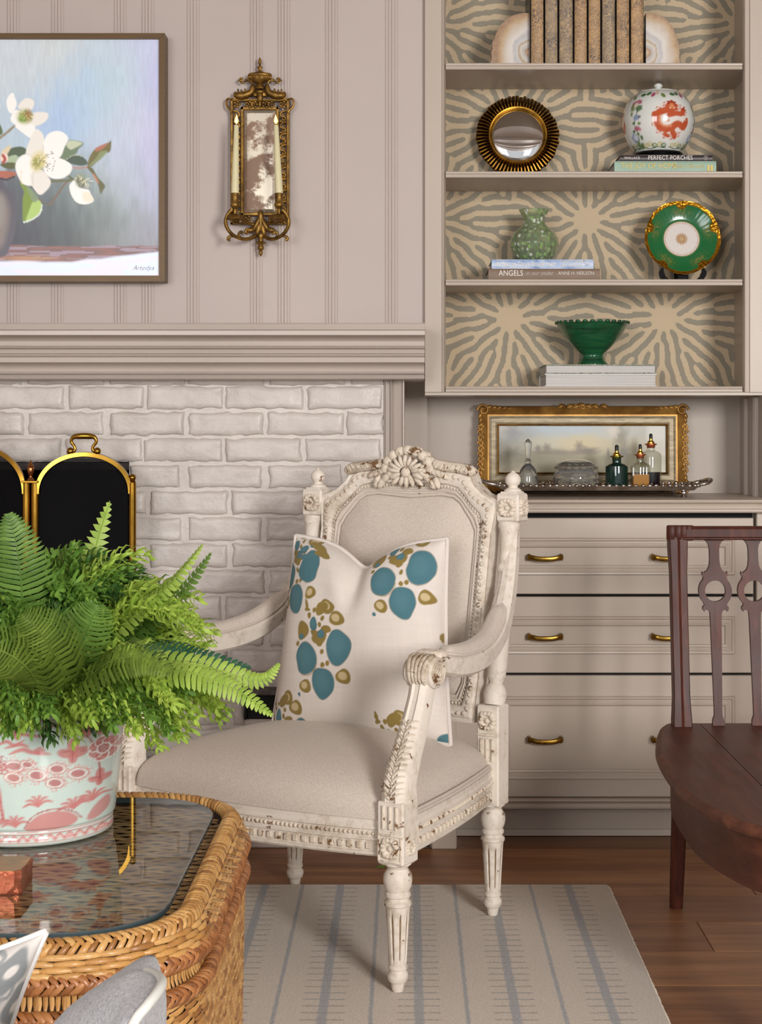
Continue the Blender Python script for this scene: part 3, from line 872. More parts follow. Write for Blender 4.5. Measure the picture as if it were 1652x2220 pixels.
for k in range(24):
    a = random.uniform(0, 6.28); zs([(262, 325), (262 + 75 * math.cos(a), 325 + 62 * math.sin(a))], 2, random.choice([(222, 206, 130), (120, 110, 60), (96, 120, 50)]), .75)
zp([(690, 1030), (715, 985), (745, 968), (790, 1040), (880, 1062), (905, 1110), (932, 1172), (860, 1206), (770, 1192), (712, 1120)], W1); zp([(820, 1100), (890, 1090), (928, 1170), (840, 1180)], (238, 220, 196), .8); pt.ell(175, 391, 11, 14, (134, 144, 112), soft=.9)
for k in range(30):
    a = random.uniform(-2.6, .9); zs([(815, 985), (815 + random.uniform(60, 120) * math.cos(a), 985 + random.uniform(50, 110) * math.sin(a))], 2, random.choice([(214, 206, 170), (150, 150, 120), (232, 226, 200)]), .75)
for k in range(14): q = Z([(800 + random.uniform(-30, 40), 985 + random.uniform(-40, 60))])[0]; pt.ell(q[0], q[1], 1.2, 2.0, (88, 70, 52), soft=.8)
for cx, cy in ((-60, 230), (-140, 320), (-230, 250)):
    for k in range(5): pt.ell(cx + 30 * math.cos(k * 1.26), cy + 30 * math.sin(k * 1.26), 30, 20, W1 if k % 2 else W2, ang=math.degrees(k * 1.26))
    pt.ell(cx, cy, 12, 12, (190, 180, 110), soft=.8)
Ls = tv.location
A = np.stack([(Xa - PPX) * YP / FPX - Ls.x, np.full(Xa.shape, .0), EYE - (Ya - PPY) * YP / FPX - Ls.z], -1)
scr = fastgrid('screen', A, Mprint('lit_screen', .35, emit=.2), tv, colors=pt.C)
m_ink = M('ink', (70, 70, 84), .6)
q = at(287, 581, YP); text('Artedya', 15 * YP / FPX, (q.x - Ls.x, -.0012, q.z - Ls.z), m_ink, scr, sx=.95, shear=.45, off=-.0004, name='signature')
m_tvf = M('bronze_brown_frame', (104, 78, 44), .42, .25, var=.12, vs=3, stretch=(3, 3, 60))
fw = 12.5 * YP / FPX
X0, X1, Z0, Z1 = [k for k in (xx(px0, YP) - Ls.x, xx(px1, YP) - Ls.x, zz(py1, YP) - Ls.z, zz(py0, YP) - Ls.z)]
for nm, pl in (('top', [(X0 - fw, Z1 + fw), (X1 + fw, Z1 + fw), (X1, Z1), (X0, Z1)]), ('bot', [(X0 - fw, Z0 - fw), (X1 + fw, Z0 - fw), (X1, Z0), (X0, Z0)]),
               ('l', [(X0 - fw, Z0 - fw), (X0 - fw, Z1 + fw), (X0, Z1), (X0, Z0)]), ('r', [(X1 + fw, Z0 - fw), (X1 + fw, Z1 + fw), (X1, Z1), (X1, Z0)])):
    cx_, cz_ = sum(p[0] for p in pl) / 4, sum(p[1] for p in pl) / 4
    pl = [(cx_ + (p[0] - cx_) * .9993, cz_ + (p[1] - cz_) * .9993) for p in pl]
    MB().prism(pl, -.009, .05).build('frame_rail', m_tvf, tv, smooth=0)
MB().box(((X0 + X1) / 2, .027, (Z0 + Z1) / 2), (X1 - X0, .046, Z1 - Z0)).build('back_panel', m_blackwood, tv, smooth=0)

# ================================================================== brass mirror sconce
YS = 4.2; ks = YS / FPX
sx0, sy0 = 564.0, 340.0
so = thing('mirror_sconce', 'antique brass wall sconce with a foxed mirror and two candle arms', 'sconce', at(sx0, sy0, YS))
def sp(px, py, d=0.0): return Vector(((px - sx0) * ks, -d, (sy0 - py) * ks))
def spl(pts, n, d=0.0): return spline([sp(p[0], p[1], p[2] if len(p) > 2 else d) for p in pts], n)
def mirx(pts): return [(2 * sx0 - p[0], *p[1:]) for p in pts]
fr = MB()
for (a, b, c, d_) in ((500, 506, 215, 487), (621.5, 627.5, 215, 487), (522, 529, 232, 468), (598.5, 605.5, 232, 468), (500, 627.5, 215, 220), (522, 605, 232, 239), (522, 605, 461, 468), (500, 627.5, 482, 487)):
    c0 = (sp(a, c) + sp(b, d_)) / 2; fr.box(c0, ((b - a) * ks, .012, (d_ - c) * ks), .0015)
frame = fr.build('back_plate', m_oldgold, so, smooth=30)
orn = MB()
for s_ in (0, 1):
    f = (lambda L: L) if s_ == 0 else mirx
    for k in range(9):
        y0 = 250 + k * 24.5
        orn.tube(spl(f([(507, y0 - 9), (516, y0 - 7), (520, y0), (514, y0 + 4), (510, y0), (513, y0 - 3)]), 12, .003), [.0034] * 8 + [.0028, .0026, .0024, .002], 6)
        orn.tube(spl(f([(521, y0 + 14), (512, y0 + 12), (508, y0 + 7), (513, y0 + 4)]), 9, .003), .0028, 6)
        orn.ell(sp(*f([(514, y0 + 10)])[0], .006), (.004, .004, .004), 6, 4)
    for (cx, cy) in ((514, 227), (540, 227), (552, 227), (514, 477), (538, 476)):
        cx2 = f([(cx, cy)])[0][0]
        for a in range(5): orn.ell(sp(cx2 + 6 * math.cos(a * 1.257), cy + 6 * math.sin(a * 1.257), .006), (.0045, .003, .0045), 6, 4)
        orn.ell(sp(cx2, cy, .009), (.003, .003, .003), 6, 4)
    # ears
    orn.tube(spl(f([(503, 216), (494, 215), (491, 224), (494, 234), (501, 240), (503, 245), (499, 246)]), 16, .004), [.003] * 10 + [.0035] * 4 + [.004, .003], 7)
    # dolphins
    orn.tube(spl(f([(548, 184), (548, 192), (545, 201), (534, 207), (520, 209), (511, 206), (513, 201)]), 20, .008), [.0035, .005, .006, .007, .0075, .008, .0085, .009, .0095, .01, .0105, .011, .011, .0105, .009, .0075, .006, .005, .004, .003], 9)
    orn.tube(spl(f([(548, 186), (545, 178), (538, 175), (531, 177)]), 8, .008), [.0036, .003, .003, .003, .0032, .004, .004, .002], 7)
    for (dx, dy) in ((524, 172), (526, 180), (521, 176)): orn.ell(sp(*f([(dx, dy)])[0], .008), (.006, .003, .0035), 6, 4)
    for (dx, dy) in ((524, 200), (532, 198), (517, 199)): orn.ell(sp(*f([(dx, dy)])[0], .01), (.003, .003, .006), 6, 4)
    orn.tube(spl(f([(546, 206), (530, 213), (506, 214)]), 8, .004), .004, 6)
orn.ell(sp(564, 212, .008), (.009, .006, .016), 8, 6); orn.ell(sp(564, 200, .008), (.012, .006, .006), 8, 5); orn.ell(sp(564, 226, .009), (.005, .005, .012), 8, 5)
orn.box(sp(564, 203), (30 * ks, .01, 14 * ks), .002)
orn.build('ornament', m_oldgold, so, smooth=50)
ur = MB(); urn = [(.1, 125), (3.2, 131), (3.6, 138), (2.2, 144), (6.5, 147), (6, 148.5), (3, 151), (4, 155), (11, 158.5), (24, 161), (26, 163), (26, 166), (24, 167), (24, 171), (21, 176), (12, 181), (5.5, 183.5), (8, 186), (11, 189), (12, 194)]
ur.lathe([(r_ * ks, (sy0 - y) * ks) for r_, y in urn], 20, Matrix.Translation((0, -.008, 0)) @ Matrix.Diagonal((1, .55, 1, 1)))
for k in range(7): ur.ell((math.sin((k - 3) * .45) * 24.5 * ks, -.008 - math.cos((k - 3) * .45) * 13.5 * ks, (sy0 - 170) * ks), (.0035, .003, .004), 6, 4)
ur.build('urn_finial', m_oldgold, so, smooth=50)
# mirror plate with bevel
def Mfoxed():
    m, nt, b = new_mat('foxed_mirror')
    vec = coords(nt, (1, 1, 1))
    f = noise(nt, vec, 13, 8, .68); g = noise(nt, vec, 70, 4, .7)
    v = math_(nt, 'ADD', math_(nt, 'MULTIPLY', f, .8), math_(nt, 'MULTIPLY', g, .2))
    r = ramp(nt, [(.47, (186, 176, 158)), (.53, (140, 112, 92))]); nt.links.new(v, r.inputs[0])
    r2 = ramp(nt, [(.47, (0, 0, 0, 1)), (.53, (1, 1, 1, 1))]); nt.links.new(v, r2.inputs[0])
    nt.links.new(r.outputs[0], b.inputs['Base Color'])
    nt.links.new(math_(nt, 'SUBTRACT', .75, math_(nt, 'MULTIPLY', r2.outputs[0], .6)), b.inputs['Metallic'])
    nt.links.new(math_(nt, 'ADD', math_(nt, 'MULTIPLY', r2.outputs[0], .25), .3), b.inputs['Roughness'])
    return m
ml = MB()
o_ = [sp(529, 239, .001), sp(598, 239, .001), sp(598, 461, .001), sp(529, 461, .001)]; i_ = [sp(536, 246, .0045), sp(591, 246, .0045), sp(591, 454, .0045), sp(536, 454, .0045)]
ml.add(o_ + i_, [(0, 1, 5, 4), (1, 2, 6, 5), (2, 3, 7, 6), (3, 0, 4, 7), (4, 5, 6, 7), (3, 2, 1, 0)])
ml.build('mirror', Mfoxed(), so, smooth=0)
# lower acanthus, pendant
lo = MB()
for k, (dx, dy, ang, l) in enumerate([(0, 483, 0, 20), (-8, 486, 28, 20), (8, 486, -28, 20), (-14, 496, 55, 17), (14, 496, -55, 17), (-5, 497, 12, 16), (5, 497, -12, 16), (-22, 500, 75, 11), (22, 500, -75, 11), (0, 470, 0, 14)]):
    lo.ell(sp(566 + dx, dy, .013 if abs(dx) < 9 else .01), (.0075, .006, l * ks), 8, 6, rot=Euler((0, R(ang), 0)))
lo.lathe([(r_ * ks, (sy0 - y) * ks) for r_, y in [(7, 508), (9, 512), (6, 518), (5, 524), (12, 527), (11, 529), (5, 531), (6, 535), (8, 539), (6, 542), (3, 545), (5, 549), (3, 553), (.1, 558)]], 12, Matrix.Translation((2 * ks, -.01, 0)))
lo.build('acanthus_drop', m_oldgold, so, smooth=60)
CD = .085                                    # candle cups stand this far off the plate
cups = []
for s_, bx, tx in ((0, 509.5, 512.5), (1, 605, 598.5)):
    f = (lambda L: L) if s_ == 0 else mirx
    ar = MB()
    ar.tube(spl(f([(556, 512, .012), (545, 520, .03), (530, 523, .05), (512, 517, .07), (500, 503, .08), (497, 488, .085), (502, 474, .085), (510, 465, .085)]), 26), [.006, .006] + [.0048] * 20 + [.005, .0055, .006, .006], 8)
    for L, rr in (([(528, 523, .052), (522, 514, .054), (527, 508, .055), (531, 512, .055)], .0035), ([(514, 518, .066), (503, 520, .068), (500, 525, .068), (505, 527, .068)], .0035), ([(545, 500, .012), (536, 498, .014), (534, 506, .015), (538, 508, .015)], .0035), ([(560, 490, .01), (540, 486, .02), (520, 478, .06), (511, 470, .08)], .004)):
        ar.tube(spl(f(L), 12), [rr] * 10 + [rr * 1.3, rr * 1.2], 7)
    c = sp(bx, 440, CD)
    kk = (YS - CD) / FPX
    def wz(y): return zz(y, YS - CD) - so.location.z
    cxx = xx(bx, YS - CD) - so.location.x
    T_ = Matrix.Translation((cxx, -CD, 0))
    ar.lathe([(r_ * kk, wz(y)) for r_, y in [(9.2, 419), (9.8, 419.5), (9.6, 423), (9, 424), (9, 440), (10, 441), (10.5, 445), (9, 449), (5, 452), (3.4, 455), (5, 458), (3.6, 461), (4, 466), (7, 468)]], 18, T_)
    petals = lambda t, i, z: 1 + (.18 * math.cos(6 * t) if i in (1, 2) else 0)
    ar.lathe([(5 * kk, wz(464)), (15 * kk, wz(466)), (20 * kk, wz(476)), (14 * kk, wz(470)), (4 * kk, wz(470))], 36, T_, rmod=petals, caps=False)
    ar.build('candle_arm', m_oldgold, so, smooth=60)
    # candle: a thing of its own
    side = 'left' if s_ == 0 else 'right'
    base = at(bx, 421, YS - CD); top = at(tx, 271, YS - CD)
    cd_ = thing('taper_candle', f'ivory taper candle with glowing tip, {side} arm of the brass sconce', 'candle', base, group='candles in the brass sconce')
    d = top - base
    ax = Vector((0, 0, 1)).rotation_difference(d).to_matrix().to_4x4(); Lc = d.length
    wm = bpy.data.materials.get('ivory_wax') or M('ivory_wax', (232, 222, 178), .5, var=.04, vs=10)
    MB().lathe([(8.6 * kk, .001), (8.4 * kk, Lc * .1), (5.2 * kk, Lc * .985), (3.5 * kk, Lc)], 18, ax).build('wax', wm, cd_)
    MB().lathe([(.9 * kk, Lc - .001), (.9 * kk, Lc + 3 * kk)], 6, ax).build('wick', m_blackwood, cd_)
    fm = bpy.data.materials.get('warm_flame')
    if fm is None:
        fm, nt, b = new_mat('warm_flame'); b.inputs['Base Color'].default_value = rgba((255, 225, 190)); b.inputs['Emission Color'].default_value = rgba((255, 176, 100)); b.inputs['Emission Strength'].default_value = 2.2
    MB().lathe(interp([(.5 * kk, Lc + 2 * kk), (4.2 * kk, Lc + 7 * kk), (4 * kk, Lc + 11 * kk), (1.8 * kk, Lc + 18 * kk), (.05 * kk, Lc + 23 * kk)], 14), 12, ax).build('flame', fm, cd_)

# ================================================================== books, agate, mirror: upper shelves
def bcol(name, c, rough=.55): return M(name, c, rough, var=.05, vs=20)
def Mmarble(name, base, vein):
    m, nt, b = new_mat(name)
    oi = nd(nt, 'ShaderNodeObjectInfo'); tc = nd(nt, 'ShaderNodeTexCoord')
    add = nd(nt, 'ShaderNodeVectorMath', operation='ADD'); s2 = nd(nt, 'ShaderNodeVectorMath', operation='SCALE'); s2.inputs[0].default_value = (9, 3, 17)
    nt.links.new(oi.outputs['Random'], s2.inputs['Scale']); nt.links.new(tc.outputs['Object'], add.inputs[0]); nt.links.new(s2.outputs[0], add.inputs[1])
    n1 = noise(nt, add.outputs[0], 150, 4, .6, 1.2); big = noise(nt, add.outputs[0], 18, 3)
    v = math_(nt, 'ABSOLUTE', math_(nt, 'SUBTRACT', n1, .5))
    r = ramp(nt, [(.0, (1, 1, 1, 1)), (.075, (0, 0, 0, 1))]); nt.links.new(v, r.inputs[0])
    fac = math_(nt, 'MULTIPLY', r.outputs[0], math_(nt, 'ADD', math_(nt, 'MULTIPLY', big, 1.9), -.15))
    bb = ramp(nt, [(.35, base), (.65, tuple(min(255, k * 1.18) for k in base))]); nt.links.new(noise(nt, add.outputs[0], 30, 4), bb.inputs[0])
    nt.links.new(mixc(nt, fac, bb.outputs[0], vein), b.inputs['Base Color']); b.inputs['Roughness'].default_value = .45
    return m
mm1 = Mmarble('marbled_paper_tan', (172, 138, 96), (44, 42, 56)); mm2 = Mmarble('marbled_paper_blue', (158, 134, 100), (36, 52, 74))
edges = [1149.5, 1180, 1210.5, 1243.5, 1274, 1303.5, 1335, 1366, 1396.5]
ords = ['first', 'second', 'third', 'fourth', 'fifth', 'sixth', 'seventh', 'last']
zs1 = shelf_z['S1']; YF = 4.24
for i in range(8):
    x0, x1 = xx(edges[i], YF) + .0003, xx(edges[i + 1], YF) - .0003; h = .236 + random.uniform(-.004, .004)
    bk_ = thing('marbled_book', f'{ords[i]} marbled-spine book in the row, counted from the left agate bookend', 'book', ((x0 + x1) / 2, YF, zs1), group='marbled books between agate bookends')
    w2 = (x1 - x0) / 2; g = 4.2 * YF / FPX
    MB().box((-w2 + .0015, .095, h / 2), (.003, .17, h), .0008).box((w2 - .0015, .095, h / 2), (.003, .17, h), .0008).build('cover', m_blackwood, bk_, smooth=0)
    MB().box((0, .098, h / 2 - .002), (2 * w2 - .0065, .16, h - .008)).build('pages', m_paper, bk_, smooth=0)
    n = 9; pl = []
    for k in range(n):
        t = -1 + 2 * k / (n - 1); pl.append(((w2 - g * .5) * t, .0 - .004 * math.sqrt(max(0, 1 - t * t * .98))))
    pl += [(w2 - g * .5, .012), (-w2 + g * .5, .012)]
    MB().prism(pl, .0005, h, 'z').build('spine', mm2 if i in (1, 2, 5) else mm1, bk_, smooth=30)

def Magate(flip):
    m, nt, b = new_mat('agate_slice')
    tc = nd(nt, 'ShaderNodeTexCoord'); mp = nd(nt, 'ShaderNodeMapping'); mp.inputs['Scale'].default_value = (10.5, 0, 8.6); mp.inputs['Location'].default_value = (0, 0, -.34)
    nt.links.new(tc.outputs['Object'], mp.inputs['Vector'])
    dn = nd(nt, 'ShaderNodeTexNoise'); dn.inputs['Scale'].default_value = 2.6; dn.inputs['Detail'].default_value = 4; nt.links.new(mp.outputs[0], dn.inputs['Vector'])
    ln = nd(nt, 'ShaderNodeVectorMath', operation='LENGTH'); nt.links.new(mp.outputs[0], ln.inputs[0])
    d = math_(nt, 'ADD', ln.outputs['Value'], math_(nt, 'MULTIPLY', math_(nt, 'SUBTRACT', dn.outputs['Fac'], .5), .3))
    r = ramp(nt, [(0, (214, 196, 168)), (.1, (172, 130, 88)), (.16, (186, 182, 180)), (.24, (214, 206, 196)), (.3, (178, 150, 112)), (.34, (206, 204, 204)), (.44, (190, 188, 190)), (.52, (226, 220, 214)), (.7, (206, 192, 176)), (.82, (190, 156, 112)), (.95, (150, 108, 68))]); nt.links.new(d, r.inputs[0])
    rad = noise(nt, coords(nt), 130, 4)
    nt.links.new(mixc(nt, math_(nt, 'MULTIPLY', rad, .35), r.outputs[0], (238, 228, 214)), b.inputs['Base Color'])
    b.inputs['Roughness'].default_value = .22; b.inputs['Subsurface Weight'].default_value = .12; b.inputs['Subsurface Radius'].default_value = (.01, .008, .005)
    return m
YA = 4.285
for side, cx, s_ in (('left', 1149, -1), ('right', 1397, 1)):
    W_, H_ = (84 if s_ < 0 else 73) * YA / FPX, 120 * YA / FPX
    ag = MB(); pl = [(0, 0), (0, H_)]
    for k in range(1, 22):
        t = math.pi / 2 * (1 - k / 21 * 1.12); rr = 1 + .018 * math.sin(k * 2.3) + .01 * math.sin(5.1 * k)
        pl.append((s_ * W_ * math.cos(t) ** .75 * rr if t > 0 else s_ * W_ * (1 + .04 * t) * rr, max(0, H_ * (.16 + .84 * math.sin(t)) * (1 if t > 0 else 1) if t > 0 else H_ * .16 * (1 + t / .19))))
    pl[-1] = (pl[-1][0], 0)
    ag.prism(pl, -.018, .018)
    o = ag.build('agate_bookend', Magate(s_), smooth=30)
    o.location = (xx(cx, YA) + s_ * .0015, YA, zs1)
    tag(o, f'cut agate slice bookend holding the {side} end of the marbled books', 'bookend', 'agate bookends')

# sunburst convex mirror
zs2 = shelf_z['S2']
YMi = 4.385; rO = 91.5 * YMi / FPX; rI = 63 * YMi / FPX
cz = zz(292.5, YMi)
sm = thing('sunburst_mirror', 'round convex mirror in a gilt sunburst frame, leaning on the wallpaper', 'mirror', (xx(1123, YMi), YMi, zs2), rot=(R(-7), 0, 0))
hz_ = cz - zs2
ray = MB(); n_r = 66
a_ = math.pi / n_r * .93
prf = [(rI * .97, -.004), (rI + (rO - rI) * .4, -.012), (rO * .985, -.007), (rO, 0)]
vs = []; fs = []
for (rr, dd) in prf:
    wq = rr * math.tan(a_); vs += [(-wq, .004, rr), (-wq * .35, dd, rr), (wq * .35, dd, rr), (wq, .004, rr)]
for i in range(len(prf) - 1):
    for k in range(3): fs.append((i * 4 + k, i * 4 + k + 1, i * 4 + k + 5, i * 4 + k + 4))
ray.add(vs, fs + [(0, 4, 8, 12, 15, 11, 7, 3)[::-1], (12, 13, 14, 15), (0, 3, 2, 1)])
rme = ray.mesh('ray', 30); fix_normals(rme)
m_ray = M('dark_gilt', (150, 108, 42), .36, 1.0, col2=(84, 56, 22), vs=45, rvar=.2)
rme.materials.append(m_ray)
for k in range(n_r):
    o = link('ray', rme, None, sm); o.location = (0, 0, hz_); o.rotation_euler = (0, 2 * math.pi * k / n_r, 0); s_ = random.uniform(.965, 1.005); o.scale = (1, random.uniform(.8, 1.2), s_)
TX = Matrix.Translation((0, 0, hz_)) @ Matrix.Rotation(R(90), 4, 'X')
MB().lathe([(rI * 1.02, .0), (rI * 1.05, .01), (rI * 1.0, .0155), (rI * .96, .015), (rI * .935, .009), (rI * .93, .002)], 64, TX, caps=False).build('inner_ring', m_gold, sm, smooth=60)
m_mir = M('mirror_glass', (236, 234, 232), .015, 1.0)
MB().lathe([(rI * .95 * math.sin(t), .0035 + .016 * (math.cos(t * .95) - math.cos(math.pi / 2 * .95))) for t in np.linspace(math.pi / 2, .0001, 20)], 64, TX, caps=False).build('convex_glass', m_mir, sm, smooth=180)
MB().lathe([(rI, -.002), (rI, .004)], 48, TX).build('backing', m_blackwood, sm)

# flat stacked books
def flat_book(name, label, x0, x1, yf, dep, z0, h, cover, spine_front=True, group=None, edge=.0025, pages=m_paper):
    bo = thing(name, label, 'book', ((x0 + x1) / 2, yf, z0), group=group)
    w2 = (x1 - x0) / 2
    c = MB()
    c.box((0, dep / 2, edge / 2), (2 * w2, dep, edge), .0006); c.box((0, dep / 2, h - edge / 2), (2 * w2, dep, edge), .0006)
    ys = .0018 if spine_front else dep - .0018
    n = 7; pl = [((0 if spine_front else dep) + (1 if spine_front else -1) * (.0008 + .0022 * (2 * abs(k / (n - 1) - .5)) ** 3), edge * .3 + (h - .6 * edge) * k / (n - 1)) for k in range(n)]
    pl += [((.006 if spine_front else dep - .006), h - edge * .3), ((.006 if spine_front else dep - .006), edge * .3)]
    c.prism(pl, -w2, w2, 'x')
    co = c.build('cover', cover, bo, smooth=30)
    MB().box((0, dep / 2 + (.002 if spine_front else -.002), h / 2), (2 * w2 - .007, dep - .01, h - 2 * edge - .0004)).build('pages', pages, bo, smooth=0)
    return bo, co, w2
YBk = 4.262
g1z = zs2; g1h = zz(349.5, YBk) - zs2
bo, co, w2 = flat_book('green_book', 'pale sage green book with gold lettering, under the dark porch book', xx(1332, YBk), xx(1553, YBk), YBk, .165, g1z, g1h, bcol('sage_cover', (164, 192, 172)))
m_yel = M('gold_foil', (206, 180, 96), .5, .2)
kpx = YBk / FPX
def tx(bo, s, px, py, size, mat, **kw):
    p = at(px, py, bo.location.y); return text(s, size * bo.location.y / FPX, (p.x - bo.location.x, -.0006, p.z - bo.location.z), mat, bo, **kw)
tx(bo, 'THE JOY OF HOME', 1346, 360, 17.5, m_yel, sx=.82); tx(bo, 'Ashley Gilbreath', 1457, 360, 13, m_yel, sx=.78, shear=.35, off=-.0002)
e_ = MB()
for dx in (0, 7): e_.box((xx(1536 + dx, YBk) - bo.location.x, -.0004, g1h * .5), (4.6 * kpx, .0006, 13 * kpx))
e_.build('emblem', m_yel, bo, smooth=0)
YBd = 4.268; d0 = g1z + g1h; dh = zz(335.5, YBd) - d0
bo2, co, w2 = flat_book('dark_book', 'dark brown book lettered PERFECT PORCHES beneath the lidded jar', xx(1344, YBd), xx(1545, YBd), YBd, .155, d0, dh, bcol('dark_brown_cover', (52, 38, 38), .4))
tx(bo2, 'WALLACE', 1353, 342.5, 7.5, m_white, sx=1.0); tx(bo2, 'PERFECT PORCHES', 1404.5, 342.5, 13, m_white, sx=.88)
em = MB(); p_ = at(1530, 342.5, YBd)
for k in range(14): a = 2 * math.pi * k / 14; em.box((p_.x - bo2.location.x + 4.5 * kpx * math.cos(a), -.0004, p_.z - bo2.location.z + 4.5 * kpx * math.sin(a)), (1.5 * kpx, .0005, 1.5 * kpx))
em.box((p_.x - bo2.location.x, -.0004, p_.z - bo2.location.z), (4 * kpx, .0005, 5 * kpx)); em.build('emblem', M('grey_ink', (150, 140, 136), .6), bo2, smooth=0)

# lidded porcelain jar
YJ = 4.345; kj = YJ / FPX; zj = d0 + dh
jr = thing('ginger_jar', 'round lidded white porcelain jar painted with red dragons and flowers', 'jar', (xx(1427, YJ), YJ, zj))
MB().lathe([(30 * kj, 0), (53 * kj, 0), (54 * kj, 3 * kj), (50 * kj, 5 * kj), (49 * kj, 7 * kj), (53 * kj, 9.5 * kj), (51 * kj, 13 * kj), (42 * kj, 13 * kj)], 40).build('stand', m_blackwood, jr, smooth=50)
prof = interp([(44, 10), (50, 13), (63, 27), (73, 45), (78, 66), (77.5, 82), (72, 100), (63, 113), (52, 122), (40, 128), (26, 131.5), (12, 133.5)], 110)
# scale vertically so that the knob reaches y 180
hj = (zz(180, YJ) - zj) / kj
vs_ = (hj - 15) / 133.5
prof = [(r_, z_ * vs_) for r_, z_ in prof]
NT = 300
TH, II = np.meshgrid(np.linspace(0, 2 * math.pi, NT, endpoint=False), np.arange(len(prof)), indexing='ij')
RR = np.array([p[0] for p in prof])[II] * kj; ZZ = np.array([p[1] for p in prof])[II] * kj
# pattern coordinates: pixels on the photo of the front face; theta=-90deg faces the camera
ang = (TH + math.pi / 2 + math.pi) % (2 * math.pi) - math.pi
def jar_paint():
    """repeat medallion every 120 degrees"""
    per = R(118)
    a = (ang - R(12) + per / 2) % per - per / 2
    Xp = 72 * a; Yp = (ZZ / kj - 64 * vs_)                       # px-like units; centre of medallion at 0,0
    p = Paint(Xp, Yp, (226, 228, 222))
    RED, RD2 = (194, 88, 52), (166, 58, 36)
    p.ell(0, 0, 41, 41, (232, 224, 216), soft=.05)
    for k in range(13):
        t = 2 * math.pi * k / 13
        for (da, dr) in ((-.1, 34), (.1, 34), (0, 39), (-.07, 30)):
            p.ell(dr * math.cos(t + da), dr * math.sin(t + da), 3.2, 1.6, RED, ang=math.degrees(t) + 90, soft=.5, a=.8)
    p.stroke([(-4, 22), (-26, 14), (-29, -2), (-20, -17), (-2, -18), (14, -8), (28, -13), (34, -6)], 7, RED, soft=1.5)
    p.stroke([(-4, 10), (10, 14), (22, 14), (28, 22)], 5.5, RED, soft=1.5); p.stroke([(-26, 14), (-34, 13)], 5, RED); p.stroke([(2, -20), (12, -34)], 5.5, RED, soft=1.5); p.stroke([(-8, -22), (-12, -30), (-4, -33)], 3.5, RED)
    p.ell(2, 28, 13, 11, RED, wob=.14, k=7); p.ell(2, 36, 10, 6, RD2, wob=.2, k=6); p.ell(2, 30, 5, 6, (222, 140, 92), soft=.8)
    p.stroke([(-22, 8), (-23, -4), (-14, -13), (0, -13)], 2.5, (226, 150, 106), a=.7); p.stroke([(26, 24), (33, 30)], 1.6, RD2); p.stroke([(26, 24), (35, 23)], 1.6, RD2); p.stroke([(32, -8), (38, -4), (37, 4)], 3, RED)
    for (x_, y_) in ((-2, 25), (7, 25)): p.ell(x_, y_, 1.6, 1.4, (240, 230, 220))
    p.ell(-10, -3, 8, 6.5, (236, 228, 220)); 
    for q in (-14, -10, -6): p.stroke([(q, -5), (q + 1, 0)], 1, RED)
    return p
p = jar_paint()
p.X = ((ang - R(12)) / R(118) * 2 + 40.5) % 1 * 2 - 1
# garlands between the medallions
per = R(118); a = (ang - R(12) + per) % per - per / 2
p.X = 72 * a; p.Y = ZZ / kj - 64 * vs_
G1, G2, PK, BL, YL = (70, 110, 62), (112, 132, 64), (176, 84, 112), (140, 156, 192), (206, 192, 120)
p.stroke([(-2, 44), (4, 20), (-4, -4), (3, -26), (-3, -46)], .9, G1)
for (x_, y_, rx, ry, c, an) in [(-6, 40, 8, 5, PK, 20), (6, 42, 7, 5, PK, -20), (-9, 31, 6, 8, G2, 0), (7, 28, 8, 7, G1, 0), (-1, 36, 6, 5, (226, 206, 186), 0), (-10, 17, 3, 5, G2, 0), (2, 8, 7, 6, BL, 0), (9, 9, 4, 3, (110, 116, 130), 0), (-5, -3, 4, 3, G1, 0), (8, -5, 4, 3.5, G2, 0),
                               (2, -15, 7, 5, PK, 0), (8, -18, 4, 3, (206, 120, 136), 0), (-7, -20, 4, 3.5, G1, 0), (2, -26, 4, 3, G2, 0), (9, -34, 3.5, 5, G1, 0), (-10, -34, 9, 10, BL, 0), (-4, -48, 5, 9, G2, 30), (5, -50, 5, 6, G1, -20)]:
    p.ell(x_, y_, rx, ry, c, ang=an, soft=.5, a=.92, wob=.1, k=5)
for cx in (-2, 2): p.ell(cx - 8, -33, 4, 5, (206, 214, 228), soft=.7)
p.X = 60 * ((ang + 7) % R(59)); p.Y = ZZ / kj
for (x_, y_, c) in ((12, 20, YL), (22, 22, YL), (32, 19, G2), (44, 21, YL), (52, 19, G1)): p.ring(x_, y_ * vs_, 5, 3.5, .22, c); p.ell(x_, y_ * vs_, 3, 2, c, a=.5)
p.stroke([(4, 19), (20, 16), (36, 18), (58, 17)], .7, G1)
for k, (x_, y_, c) in enumerate(((8, 115, G1), (20, 117, G1), (30, 114, PK), (38, 118, (222, 190, 176)), (50, 112, G2))): p.ell(x_, y_ * vs_, 6, 4, c, ang=30 * k, soft=.4)
A = np.stack([RR * np.cos(TH), RR * np.sin(TH), ZZ], -1)
m_porc = Mprint('painted_porcelain', .12, coat=.4)
fastgrid('body', A, m_porc, jr, wu=True, colors=p.C)
mpw = M('porcelain_white', (226, 228, 222), .12, coat=.4)
z9 = 133 * vs_ * kj
MB().lathe([(.0135, z9 - .001), (.007, z9 + .002), (.006, z9 + 3 * kj), (9 * kj, z9 + 6.5 * kj), (9.6 * kj, z9 + 9.5 * kj), (7.5 * kj, z9 + 13 * kj), (3 * kj, z9 + 15.2 * kj), (.0001, z9 + 15.6 * kj)], 24).build('lid_knob', mpw, jr, smooth=80)
MB().lathe([(41 * kj, 127.2 * vs_ * kj), (41.8 * kj, 128.2 * vs_ * kj), (40 * kj, 129 * vs_ * kj)], 48, caps=False).build('lid_rim', mpw, jr, smooth=80)

